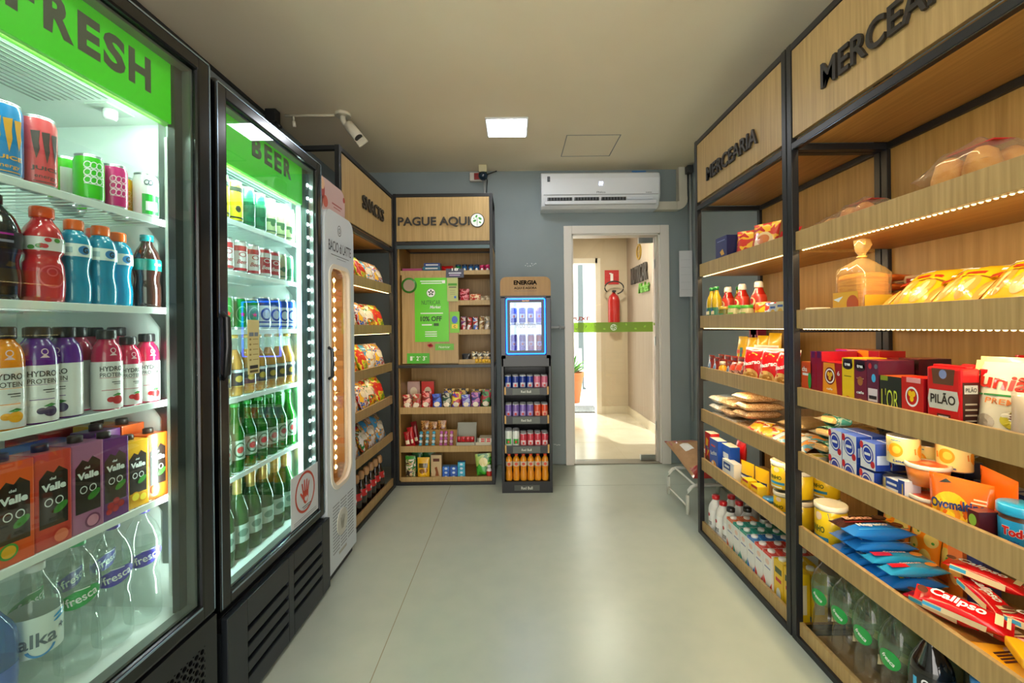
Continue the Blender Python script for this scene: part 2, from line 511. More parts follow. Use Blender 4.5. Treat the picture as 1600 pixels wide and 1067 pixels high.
# patio things
t = empty('potted_plant', (.93, 7.35, -.02)); tag(t, 'leafy plant in a terracotta pot on the sunny patio', 'plant')
part(MB().lathe([(.13, 0), (.19, .42), (.21, .44), (.21, .50), (.18, .50), (.17, .46), (.0, .46)], M('b4683c', .8), 24), 'pot', t)
lf = MB()
for i in range(46):
    a = rnd.uniform(0, 6.28); l = rnd.uniform(.25, .6); e = rnd.uniform(.5, 1.3); c = Vector((math.cos(a), math.sin(a), 0)); sd = Vector((-c.y, c.x, 0))
    pts = []
    for j in range(5):
        q = j/4; p = c*l*q*math.cos(e)*1.2 + Vector((0, 0, .46 + l*q*math.sin(e) - .25*q*q*l)); wd = .022*math.sin(math.pi*(.08+.92*q))
        pts.append((p-sd*wd, p+sd*wd))
    lf.add([x for pr in pts for x in pr], [(2*j, 2*j+1, 2*j+3, 2*j+2) for j in range(4)], M('3f7a35' if i % 2 else '5b9a45', .5))
part(lf, 'foliage', t)
def patio_chair(x, y, rz, lab):
    t = empty('patio_chair', (x, y, -.02), rz); tag(t, lab, 'chair', None)
    wm = M('f2f2f0', .4)
    part(MB().box(-.22, .22, -.22, .22, .42, .45, wm, .01), 'seat', t)
    part(MB().box(-.22, .22, .20, .23, .55, .86, wm, .01), 'backrest', t)
    for sx in (-1, 1):
        for sy in (-1, 1):
            part(MB().tube([(sx*.2, sy*.2, .43), (sx*.23, sy*.23, 0)], .014, wm), 'leg', t)
        part(MB().tube([(sx*.2, .2, .43), (sx*.2, .23, .86)], .014, wm), 'back_post', t)
patio_chair(1.12, 8.3, 2.6, 'white patio chair beyond the terracotta pot')
t = empty('patio_post', (1.32, 8.9, -.02)); tag(t, 'dark grey post standing in the bright patio', 'post')
part(MB().box(-.05, .05, -.05, .05, 0, 2.9, M('4f5b62', .5)), 'shaft', t)
part(MB().box(-.08, .08, -.08, .08, 0, .03, M('4f5b62', .5)), 'foot_plate', t)
t = tag(MB().box(-.28, .28, -.25, .25, 0, .02, noise_ramp('woven_mat', [(.4, '4c5054'), (.6, '7d8184')], (1, 1, 1), 60, 3, .9)).build('door_mat'), 'dark mottled door mat at the patio threshold', 'mat')
t.location = (.93, CY1+.42, -.02)
t = empty('electrical_cabinet', (.76, 6.9, 1.32)); tag(t, 'pale blue-grey box fixed high beside the patio doorway', 'box')
t.location = (.92, 10.0, 1.32)
part(MB().box(-.16, .16, 0, .2, .05, .46, M('a9bcc0', .5), .006), 'housing', t)
part(MB().box(-.13, .13, -.006, 0, .08, .43, M('b5c6ca', .5), .003), 'cover', t)

# corridor wall: fire sign, hose ring, extinguisher
t = empty('fire_sign', (1.373, CY1-.002, 1.83)); tag(t, 'square red fire extinguisher sign on the corridor end wall', 'sign')
part(MB().box(-.1, .1, -.004, 0, 0, .2, M('c22a2a', .5)), 'sign_plate', t)
m_ = MB(); mp = fmap(-.0045)
m_.a_rect(mp, -.02, .02, .04, .15, M('f4f0ee', .5)); m_.a_rect(mp, -.035, .0, .145, .16, M('f4f0ee', .5)); part(m_, 'symbol', t)
t = empty('fire_extinguisher', (1.375, CY1-.11, .16)); tag(t, 'red fire extinguisher hanging under its sign in the corridor', 'extinguisher')
red = M('b5211f', .3)
part(MB().lathe([(.02, 1.08), (.075, 1.10), (.08, 1.13), (.08, 1.44), (.06, 1.50), (.025, 1.53), (.02, 1.55)], red, 18), 'cylinder', t)
part(MB().box(-.015, .015, .05, .11, 1.3, 1.36, M('333333')), 'bracket', t)
part(MB().box(-.02, .02, -.06, .03, 1.55, 1.575, M('202020'), .003), 'handle', t)
part(MB().tube([(.0+.13*math.cos(a), -.03, 1.66-.05+.09*math.sin(a)) for a in [R(-70+i*18) for i in range(17)]], .009, M('1a1a1a', .5)), 'hose', t)
# shop sign on the corridor wall
t = empty('shop_sign', (CX1-.001, 5.60, 1.70)); tag(t, 'dark raised wall sign with a gold disc on the corridor wall', 'sign')
def cm(y0=0.): return lambda a, b, k: (-.0006*k, y0-a, b)     # seen from -x, reads towards the viewer
m_ = MB(); vs, fs, _ = text_geo('NUTRICAR', .02, .012)
m_.add([(-.014+v[2], .36-v[0]*.72, .09+v[1]*.22) for v in vs], [tuple(f) for f in fs], M('3d3631', .5)); part(m_, 'lettering', t)
m_ = MB(); vs, fs, _ = text_geo('Market', .015, .01)
m_.add([(-.012+v[2], .02-v[0]*.42-.12*v[1]*.3, -.05+v[1]*.12) for v in vs], [tuple(f) for f in fs], M('6fae3e', .5)); part(m_, 'green_script', t)
m_ = MB()
c = lambda r, n=28: [(r*math.cos(2*math.pi*i/n)+.02, .48+r*math.sin(2*math.pi*i/n)) for i in range(n)]
m_.ring(c(.10), c(.078), -.014, 0, M('c9a64a', .35, .7)); m_.v = [(v[1], v[0], v[2]) for v in m_.v]
for q in range(5):
    a = R(90+72*q); m_.a_disc(cm(.02), .03*math.cos(a), .48+.03*math.sin(a), .022, .012, M('c9a64a', .35, .7), 6, rot=a)
part(m_, 'gold_disc', t)

# ------------------------------------------------------------------ ceiling lamps
def ceiling_lamp(x, y, label, s=.132, st=CEIL_STRENGTH):
    t = empty('ceiling_light', (x, y, ZC)); tag(t, label, 'light')
    part(MB().box(-s-.012, s+.012, -s-.012, s+.012, -.012, 0, M('dfe3e6', .5), .003), 'frame', t)
    part(MB().box(-s, s, -s, s, -.0145, -.0125, E('f4f8ff', st)), 'diffuser', t)
ceiling_lamp(-.043, 3.085, 'square white ceiling lamp glowing above the back of the shop')
for yy in (1.15, -.75):
    t = empty('ceiling_light', (-.043, yy, ZC)); tag(t, 'unseen added ceiling lamp ' + ('over the near fridge' if yy > 0 else 'near the shop front'), 'light', 'unseen lamps added along the aisle')
    part(MB().box(-.2, .2, -.2, .2, -.012, 0, M('dfe3e6', .5), .003), 'frame', t)
    part(MB().box(-.17, .17, -.17, .17, -.085, -.0125, E('fffaf0', CEIL_STRENGTH*.55), .01), 'diffuser', t)  # out of view; deep box with glowing sides added to brighten the ceiling
# access hatch in the ceiling
h = MB()
o_ = [(-.2, -.19), (.2, -.19), (.2, .19), (-.2, .19)]
for x0, x1, y0, y1 in ((-.2, .2, -.2, -.197), (-.2, .2, .197, .2), (-.2, -.194, -.197, .197), (.194, .2, -.197, .197)):
    h.box(x0, x1, y0, y1, -.003, 0, M('8d8c84', .6))
h.box(-.19, .19, -.193, .193, -.002, 0, M_CEIL)
t = tag(h.build('ceiling_hatch'), 'square access hatch outlined in the ceiling before the air conditioner', 'hatch'); t.location = (.59, 3.43, ZC)

# ------------------------------------------------------------------ air conditioner
ax0, ax1 = .235, 1.245
t = empty('air_conditioner', ((ax0+ax1)/2, D, 2.258)); tag(t, 'white split air conditioner mounted above the glass door', 'air conditioner')
W2 = (ax1-ax0)/2
prof = [(0, .0), (-.13, .0), (-.17, .018), (-.205, .075), (-.215, .10), (-.218, .24), (-.20, .285), (-.16, .305), (0, .305)]
m_ = MB(); n = len(prof)
vs = [(x, p[0], p[1]) for x in (-W2, -W2+.012, W2-.012, W2) for p in prof]
vs = [(v[0], v[1]*(.97 if i < n or i >= 3*n else 1), v[2]) for i, v in enumerate(vs)]
m_.add(vs, [(k*n+i, k*n+i+1, (k+1)*n+i+1, (k+1)*n+i) for k in range(3) for i in range(n-1)] + [tuple(range(n)), tuple(3*n+i for i in reversed(range(n)))], M('e4e8ee', .35))
part(m_, 'housing', t)
m_ = MB()
m_.box(-W2+.02, W2-.02, -.2235, -.212, .098, .102, M('a9adb2', .5))
part(m_, 'panel_seam', t)
m_ = MB()
for a0, a1 in ((-.455, -.245), (-.225, -.015), (.005, .215)): m_.box(a0, a1, -.2075, -.175, .055, .082, M('24272b', .6))
for q in range(26): 
    m_.box(-.45+q*.0255, -.447+q*.0255, -.209, -.2, .057, .08, M('8d9299', .5))
part(m_, 'air_outlet', t)
part(MB().box(-W2+.03, W2-.03, -.212, -.165, .022, .052, M('d8dce2', .4), .005), 'louvre', t)
part(MB().box(.225, .44, -.212, -.19, .06, .08, M('d5dbe4', .4), .003), 'outlet_cover', t)
mp = fmap(-.2215)
m_ = MB()
for q, dx in enumerate((-.016, .004)):
    for z in (.178, .191, .204): m_.a_rect(mp, dx, dx+.011, z, z+.003, E('cfd8ff', 3.5))
    m_.a_rect(mp, dx+.010, dx+.013, .192, .206, E('cfd8ff', 3.5)); m_.a_rect(mp, dx, dx+.003, .178, .192, E('cfd8ff', 3.5))
part(m_, 'display', t)
m_ = MB(); m_.a_text(mp, 'Philco', 0.0, .118, .075, .016, M('6f757d', .4), .01)
m_.a_rect(mp, -.455, -.432, .21, .255, M('555b61', .5)); m_.a_rect(mp, -.45, -.437, .225, .23, M('e0e0e0', .5)); m_.a_rect(mp, -.45, -.437, .24, .245, M('e0e0e0', .5))
m_.a_text(mp, 'INVERTER', .405, .112, .05, .008, M('3b4046', .4), .02)
part(m_, 'lettering', t)
t = tag(MB().box(-.06, .06, -.03, .03, 0, .022, M('2b6fb0', .5), .003).build('sponge_block'), 'small blue block lying on top of the air conditioner', 'block'); t.location = (1.09, D-.1, 2.5645)
# pipe cover
m_ = MB(); pc = M('dbd6c6', .5)
m_.box(1.247, 1.44, D-.075, D, 2.26, 2.335, pc, .006)
k_ = [(1.44, 2.26)] + [(1.44+.09*math.sin(a), 2.35-.09*math.cos(a)) for a in [R(x) for x in (15, 30, 45, 60, 75, 90)]] + [(1.53, 2.375), (1.455, 2.375), (1.455, 2.335), (1.44, 2.335)]
m_.prism(k_, D-.078, D, pc)
m_.box(1.455, 1.53, D-.075, D, 2.37, 2.638, pc, .006)
tag(m_.build('pipe_cover'), 'cream plastic pipe cover from air conditioner up to the ceiling', 'pipe cover')
# thin conduit in the corner
m_ = MB(); m_.tube([(1.545, D-.1, ZC), (1.545, D-.1, .4)], .009, M('a9adae', .4), 10)
tag(m_.build('conduit'), 'thin grey conduit running down the right back corner', 'conduit')
m_ = MB(); m_.box(XR-.06, XR-.01, D-.16, D-.10, 2.56, 2.62, M('3a3a3a'))
tag(m_.build('junction_box'), 'small dark junction box under ceiling in right back corner', 'box')
# horizontal pipe behind the energy stand
m_ = MB(); m_.tube([(.2, D-.015, 1.235), (.445, D-.015, 1.235)], .012, M('b0b3b3', .5), 10)
for x in (.24, .40): m_.box(x-.008, x+.008, D-.03, D, 1.218, 1.252, M('8f9292'))
tag(m_.build('conduit'), 'short grey pipe along back wall left of the door', 'conduit')
m_ = MB(); mp = fmap(D)
for q in range(9): m_.a_disc(mp, .10+q*.011+rnd.uniform(-.004, .004), 1.795+rnd.uniform(-.012, .014), rnd.uniform(.003, .007), .004, M('d4d8da', .8), 1, rot=rnd.uniform(0, 3))
for q in range(5): m_.a_disc(mp, .34+q*.012, .18+rnd.uniform(-.006, .006), .005, .004, M('d4d8da', .8), 1)
struct('wall_paint_scuffs', m_)
# notice
m_ = MB(); m_.box(-.055, .055, -.002, 0, 0, .40, M('d3d6da', .7)); mp = fmap(-.002)
for q in range(5): m_.a_rect(mp, -.04, .04, .06+q*.065, .062+q*.065, M('b3b7bc', .7))
t = tag(m_.build('paper_notice'), 'pale paper notice taped to the corner conduit', 'paper'); t.location = (1.492, D-.115, 1.49); t.rotation_euler = (0, 0, R(-6))

# dome camera over the payment shelf
t = empty('dome_camera', (-.265, D-.14, ZC)); tag(t, 'dark dome camera hanging at the ceiling above payment shelf', 'camera')
part(MB().box(-.035, .035, -.03, .03, -.06, 0, M('cfc59d', .5), .006), 'bracket', t)
part(MB().lathe([(.0, -.125), (.02, -.122), (.036, -.108), (.042, -.085), (.036, -.062), (.0, -.058)], M('1d2d3a', .15), 18), 'dome', t)
t = empty('alarm_siren', (-.355, D-.002, 2.54)); tag(t, 'white and red alarm box beside the dome camera', 'alarm')
part(MB().box(-.035, .075, -.05, 0, 0, .075, M('d5cfc6', .5), .006), 'housing', t)
part(MB().box(.005, .07, -.06, -.05, .008, .067, M('9c2a2c', .4), .006), 'red_lens', t)
m_ = MB(); m_.tube([(-.262, D-.015, 2.55), (-.262, D-.015, 2.0)], .010, M('b8bcbd', .4), 10)
tag(m_.build('conduit'), 'pale conduit dropping from alarm box to the payment shelf', 'conduit')
m_ = MB(); m_.tube([(-.255, D-.1, 2.58), (-.235, D-.03, 2.55), (-.245, D-.02, 2.4), (-.262, D-.02, 2.3)], .004, M('17191b', .5), 6)
m_.tube([(-.235, D-.04, 2.60), (-.15, D-.03, 2.632)], .005, M('17191b', .5), 6)
tag(m_.build('cable'), 'black cable drooping beside the dome camera', 'cable')

# white bullet camera and its conduit on the ceiling
Yc = 2.87
t = empty('bullet_camera', (-1.105, Yc, ZC)); tag(t, 'white bullet security camera under the ceiling above SNACKS', 'camera')
cw = M('d9d2bd', .4)
part(MB().lathe([(.048, -.02), (.05, -.012), (.05, 0)], cw, 20), 'base', t)
part(MB().tube([(0, 0, -.015), (.0, 0, -.045), (.015, 0, -.07), (.05, -.01, -.10)], .018, cw, 10), 'arm', t)
bd = MB(); bd.lathe([(.026, 0), (.032, .004), (.032, .13), (.0285, .13), (.0285, .122), (0, .121)], cw, 20)
bd.lathe([(.0, .1225), (.028, .1225)], M('14161a', .15), 20, caps=False)
bd.box(-.034, .034, .018, .034, -.005, .165, cw, .004)
o = part(bd, 'camera_body', t); o.location = (.035, -.005, -.075); o.rotation_euler = (R(12), R(142), 0)
m_ = MB(); m_.tube([(-1.16, Yc, ZC-.012), (-1.48, Yc, ZC-.012)], .009, M('cfc8b0', .5), 10)
m_.tube([(-1.425, Yc, ZC-.012), (-1.425, Yc, ZC-.05)], .006, M('d9d2bd', .5), 8)
m_.tube([(-1.425, Yc, ZC-.05), (-1.42, Yc, ZC-.085)], .011, M('e0dac8', .5), 8)
tag(m_.build('conduit'), 'white ceiling conduit leading to the bullet camera', 'conduit')
t = empty('small_camera', (-1.535, Yc-.05, ZC)); tag(t, 'small black camera under the ceiling behind BEER fridge', 'camera')
part(MB().box(-.035, .035, -.03, .03, -.085, -.0, M('16171a', .4), .006), 'housing', t)
part(MB().tube([(.02, -.01, -.07), (.06, -.02, -.12)], .013, M('16171a', .4), 8), 'arm', t)
struct('ceiling_shadow_strip', MB().box(XL, XL+.012, YB, 2.84, ZC-.02, ZC, M('2a2a28', .8)))  # solid dark strip, its colour stands in for shade in the gap
# ------------------------------------------------------------------ shelving units
STRIP = M('fff0c8', .5)
BEAD = E('ffdf94', 4.0, False)
def strip_light(x0, x1, y, z, parent, power=STRIP_W, color=(1, .74, .40), beads=True, n=None):
    m = MB()
    m.box(x0, x1, y, y+.008, z-.002, z, M('e8dcc0', .5))
    n = n or int((x1-x0)/.0165)
    for i in range(n):
        x = x0 + (i+.5)*(x1-x0)/n
        m.lathe([(.0045, -.0005), (.0040, -.0028), (.0, -.0042)], BEAD, 6, x, y+.004, z0=z-.0015)
    o = m.build('light_strip', parent)
    CH.setdefault(parent.name, []).append(o)
    l = bpy.data.lights.new('strip_lamp', 'AREA'); l.shape = 'RECTANGLE'; l.size = x1-x0-.02; l.size_y = .006; l.energy = power; l.color = color
    lo = bpy.data.objects.new('strip_lamp', l); link(lo); lo.parent = o; lo.location = ((x0+x1)/2, y+.004, z-.008); lo.rotation_euler = (R(22), 0, 0)
    return o
def shelf_unit(name, label, x, y, rz, W, Dp, rows, lip, header, text, tx, tw, th, tz, lights, topz, group=None, logo=False, back=None):
    t = empty(name, (x, y, 0), rz); tag(t, label, 'shelf unit', group)
    P = .028
    for px_ in (0, W-P):
        for py_ in (0, Dp-P):
            part(MB().box(px_, px_+P, py_, py_+P, 0, topz, BLACK, .002), 'post', t)
    for z0 in (0., topz-P, header[0]-.045):
        part(MB().box(P, W-P, .0, P, z0, z0+P*.9, BLACK, .002), 'rail', t); part(MB().box(P, W-P, Dp-P, Dp, z0, z0+P*.9, BLACK, .002), 'rail', t)
        for px_ in (0, W-P): part(MB().box(px_, px_+P, P, Dp-P, z0, z0+P*.9, BLACK, .002), 'rail', t)
    for k in range(1, len(rows)):
        z = rows[k]-lip-.012
        for px_ in (.002, W-.016): part(MB().box(px_, px_+.014, P, Dp-P, z-.004, z+.010, BLACK), 'bracket', t)
    hp = part(MB().box(P+.002, W-P-.002, .004, .020, header[0], header[1], WOOD, .0015), 'header_panel', t)
    part(MB().box(P, W-P, .022, Dp-.004, header[0]-.018, header[0]-.002, WOOD_H), 'header_underside', t)
    m = MB(); vs, fs, _ = text_geo(text, .016, .05)
    m.add([(tx+v[0]*tw, .0035-.006+v[2]*.10, tz+v[1]*th) for v in vs], fs, M('2a2622', .45))
    o = m.build('lettering', hp); CH.setdefault(hp.name, []).append(o)
    g = MB(); g.box(P+.002, W-P-.002, .002, .006, header[0]-.046, header[0]-.022, M('6e8494', .25, .8)); part(g, 'metal_edge', t)
    bp = back or (rows[-1]-.05, header[0]-.02)
    part(MB().box(P, W-P, Dp-.012, Dp-.002, bp[0], bp[1], WOOD_D), 'back_panel', t)
    for k, z in enumerate(rows):
        s = MB(); y0 = .012
        s.box(P+.001, W-P-.001, y0, y0+.015, z-lip, z, WOOD, .0015)
        s.box(P+.001, W-P-.001, y0+.015, Dp-.014, z-lip+.002, z-lip+.017, WOOD_H)
        so = part(s, 'shelf', t)
        if k in lights: strip_light(P+.01, W-P-.01, y0+.016, z-lip+.001, so, lights[k])
    if 'h' in lights: strip_light(P+.01, W-P-.01, .030, header[0]-.020, t, lights['h'])
    return t
ROWS = [1.60, 1.295, .995, .745, .455, .078]
LIP = .072
RX = 1.085
U1 = Unit(RX, 2.650, R(-90), 'far'); U2 = Unit(RX, 1.752, R(-90), 'near')
W1 = .892
U1.lim = U2.lim = (.0295, W1-.0295, .0285, .385); 
shelf_unit('grocery_shelf', 'far wooden grocery shelf with black frame, next to bench', U1.x, U1.y, U1.rz, W1, .40, ROWS, LIP, (1.965, 2.305), 'MERCEARIA', .175, .515, .075, 2.047, {0: STRIP_W, 1: STRIP_W*.85, 2: STRIP_W*.5, 3: STRIP_W*.5, 'h': STRIP_W*.4}, 2.335, back=(.0, 1.94))
shelf_unit('grocery_shelf', 'near wooden grocery shelf with black frame, breads on top', U2.x, U2.y, U2.rz, W1, .40, ROWS, LIP, (1.965, 2.305), 'MERCEARIA', .205, .56, .088, 2.06, {0: STRIP_W, 1: STRIP_W*.85, 2: STRIP_W*.6, 3: STRIP_W*.6, 'h': STRIP_W*.4}, 2.335, back=(.0, 1.94))
US = Unit(-.980, 2.486, R(87.95), 'snack')
US.lim = (.0295, .94, .0285, .385)
SROWS = [1.575, 1.265, .975, .72, .435, .078]
shelf_unit('snack_shelf', 'wooden snack shelf headed SNACKS in the left back corner', US.x, US.y, US.rz, .97, .40, SROWS, .062, (1.875, 2.245), 'SNACKS', .335, .40, .085, 2.015, {0: .7, 1: .6, 2: .3, 'h': .6}, 2.28)
# payment unit
PY = 3.48
UP = Unit(-.955, PY, 0., 'payment')
PW = .785
UP.lim = (.04, PW-.028, .0285, .405)
t = empty('payment_shelf', (UP.x, UP.y, 0)); tag(t, 'wooden payment shelf headed PAGUE AQUI against the back wall', 'shelf unit')
P = .026; Dp = .42
for a in (0, PW-P):
    for b_ in (0, Dp-P): part(MB().box(a, a+P, b_, b_+P, 0, 2.30, BLACK, .002), 'post', t)
for z0 in (0., 2.275, 1.895, .925):
    part(MB().box(P, PW-P, 0, P, z0, z0+.024, BLACK, .002), 'rail', t); part(MB().box(P, PW-P, Dp-P, Dp, z0, z0+.024, BLACK), 'rail', t)
    for a in (0, PW-P): part(MB().box(a, a+P, P, Dp-P, z0, z0+.024, BLACK), 'rail', t)
part(MB().box(P, PW-P, .003, .008, 1.865, 1.893, M('4d5d62', .35, .6)), 'metal_edge', t)
hp = part(MB().box(P, PW-P, .004, .02, 1.925, 2.272, WOOD, .0015), 'header_panel', t)
part(MB().box(P, PW-P, .02, Dp-.01, 1.905, 1.92, WOOD_H), 'header_underside', t)
m = MB(); vs, fs, _ = text_geo('PAGUE AQUI', .018, .05)
m.add([(.040+v[0]*.565, -.003+v[2]*.1, 2.035+v[1]*.079) for v in vs], fs, M('2a2622', .45)); o = m.build('lettering', hp)
m = MB(); mp = fmap(-.004, .665, 2.085); 
m.lathe([(.054, -.008), (.056, -.006), (.056, 0)], M('2f3330', .5), 30); m.v = [(v[0]+.665, v[2]+.0035, 2.085+v[1]) for v in m.v]
m.a_disc(mp, 0, 0, .050, .050, M('eef2ec', .5), 2, 30)
m.a_rect(mp, -.0015, .0015, -.045, .02, M('33483a', .5), 4)
for cx_, cz_, rr, an in ((-.02, -.005, .014, 20), (.022, .012, .015, 150-180), (-.006, .03, .012, 60), (.022, -.018, .010, -30), (-.026, .014, .006, 50)):
    m.a_disc(mp, cx_, cz_, rr, rr*.6, M('3f9a3a', .5), 4, 14, R(an))
o = m.build('plant_logo', hp)
part(MB().box(P, PW-P, Dp-.012, Dp-.002, .03, 1.9, WOOD_D), 'back_panel', t)
sd = MB(); sd.box(P, P+.012, P, Dp-.012, .03, 1.9, WOOD_D); part(sd, 'side_panel', t)
sd = MB(); sd.box(PW-.004, PW+.001, .03, Dp-.03, .96, 1.87, WOOD_D); part(sd, 'side_panel', t)
ZP = {'a': (1.70, .035), 'b': (1.46, .04), 'c': (1.225, .04), 'd': (.985, .042), 'e': (.612, .052), 'f': (.305, .048), 'g': (.06, .035)}
XM = .50
for k, (z, lp) in ZP.items():
    x0 = XM if k in 'bcd' else P+.012
    s_ = MB(); yf = .06 if k in 'abcd' else .012
    s_.box(x0, PW-P, yf, yf+.015, z-lp, z, WOOD, .0015); s_.box(x0, PW-P, yf+.015, Dp-.013, z-lp+.001, z-lp+.015, WOOD_H)
    part(s_, 'shelf', t)
part(MB().box(.05, XM, .055, .073, .955, 1.665, WOOD, .0015), 'front_panel', t)
# signs fixed to the payment panel (each could be lifted off)
def sheet(name, x0, x1, z0, z1, y, mat, art, label, cat, unit=UP, th=.003, rz=0.):
    cx, cz = (x0+x1)/2, (z0+z1)/2
    m = MB(); m.box(x0-cx, x1-cx, -th, 0, z0-cz, z1-cz, mat); art(m, lambda a, b, k: (a, -th-.0005*k, b))
    o = m.build(name); o.location = unit.world(cx, y, cz); o.rotation_euler = (0, 0, unit.rz+rz); tag(o, label, cat); return o
GREEN = M('62d11c', .35)
WH = M('f3f6ee', .5)
DKG = M('2f5a1c', .5)
def art_poster(m, mp):
    for z, w_ in ((.225, .24), (.208, .22)): m.a_rect(mp, -w_/2*.75, w_/2*.75, z, z+.008, WH)
    m.a_rect(mp, .085, .11, .21, .235, WH)
    m.a_disc(mp, -.005, .135, .036, .036, M('f6f8f4', .5), 1); m.a_disc(mp, -.005, .135, .036, .036, M('3c4a3c', .5), 2, r0=.93)
    for q in range(5):
        a = R(72*q+18); m.a_disc(mp, -.005+.015*math.cos(a), .137+.015*math.sin(a), .010, .006, M('31492f', .5), 3, 12, a)
    m.a_text(mp, 'NUTRICAR', -.005, .058, .15, .034, M('2f5a1c', .5), .0)
    m.a_text(mp, 'Market', .03, .022, .085, .024, WH, .02, shear=.2)
    m.a_rect(mp, -.09, .09, -.032, -.024, WH)
    m.a_text(mp, '10% OFF', -.005, -.072, .17, .040, M('25431a', .5), .03)
    m.a_rect(mp, -.08, .0, -.125, -.115, WH); m.a_rect(mp, .015, .055, -.13, -.108, DKG)
    for z in (-.18, -.197, -.214): m.a_rect(mp, -.055, .04, z, z+.007, WH)
XW = lambda px, py: onY(px, py, PY+.05)[0]-UP.x
ZW = lambda px, py: onY(px, py, PY+.05)[1]
sheet('promotion_poster', XW(648, 480), XW(701, 480), ZW(670, 534), ZW(670, 434), .054, GREEN, art_poster, 'tall bright green poster reading 10% OFF on the payment shelf', 'poster')
m = MB(); m.lathe([(.0, 0), (.062, 0), (.062, .004), (0, .004)], M('3c8a2c', .5), 30); m.v = [(v[0], -v[2], v[1]) for v in m.v]
m.a_disc(lambda a, b, k: (a, -.004-.0005*k, b), 0, 0, .046, .046, M('a58f78', .5), 1, 28)
o = m.build('round_sign'); o.location = UP.world(XW(638, 446)+.006, .052, ZW(638, 446)); tag(o, 'round green-rimmed sign at upper left of the payment panel', 'sign')
def art_dark(m, mp):
    m.a_text(mp, '18', .0, .03, .05, .022, WH, .02); m.a_rect(mp, -.05, .05, -.005, .006, M('c8c8d8', .5)); m.a_rect(mp, -.045, .04, -.02, -.012, M('b9a0c8', .5))
sheet('notice_card', XW(697, 435), XW(725, 435), ZW(700, 434), ZW(700, 420), .048, M('3d3f55', .4), art_dark, 'dark blue card reading 18 at top of the payment shelf', 'card')
def art_beige(m, mp):
    m.a_rect(mp, -.035, .035, .03, .05, M('4e9a2c', .5)); m.a_rect(mp, -.03, .03, .015, .022, M('333d33', .5))
    for z in (-.01, -.025, -.04): m.a_rect(mp, -.02, .02, z, z+.005, M('9a9a72', .5))
    m.a_rect(mp, .012, .028, -.07, -.052, M('3a70c0', .5))
sheet('notice_card', XW(699, 470), XW(716, 470), ZW(700, 471), ZW(700, 434), .046, M('b8bf7c', .5), art_beige, 'beige and green card right of the bright green poster', 'card')
def art_num(m, mp):
    for i, c_ in enumerate('123'):
        m.a_text(mp, c_, -.055+.05*i, 0, .018, .034, WH, .02); m.a_rect(mp, -.045+.05*i, -.03+.05*i, .01, .014, WH)
sheet('number_sign', XW(636, 562), XW(671, 562), ZW(650, 568), ZW(650, 552), .054, M('4db32a', .4), art_num, 'small green sign reading 1 2 3 low on payment panel', 'sign')
def art_lit(m, mp): m.a_text(mp, 'Nutricar', 0, .0, .09, .018, WH, .0, shear=.2)
sheet('number_sign', XW(680, 543), XW(709, 543), ZW(695, 547), ZW(695, 537), .054, M('63b62f', .4), art_lit, 'narrow lime strip sign under the bright green poster', 'sign')
m = MB()
for a, b_ in ((0, 0), (.014, .004), (.005, .013), (-.010, .008)): m.a_disc(lambda p, q, k: (p, -.0005*k-.004, q), a, b_, .011, .011, M('c8202a', .4), 1, 10)
m.box(-.008, .01, -.004, 0, -.004, .014, M('8c1820', .5))
o = m.build('bow_decoration'); o.location = UP.world(XW(672, 541), .052, ZW(672, 541)); tag(o, 'tiny red bow decoration under the bright green poster', 'decoration')
def art_pouch(m, mp):
    m.a_disc(mp, 0, .02, .024, .03, M('3f62c8', .4)); m.a_rect(mp, -.024, .024, -.05, -.015, M('f2d22e', .4)); m.a_text(mp, 'C', 0, -.033, .018, .02, M('2c5f1e', .5), .03)
sheet('flyer', XW(703, 503), XW(718, 503), ZW(700, 520), ZW(700, 487), .050, M('7ec92c', .4), art_pouch, 'small green flyer with blue disc right of the poster', 'flyer')

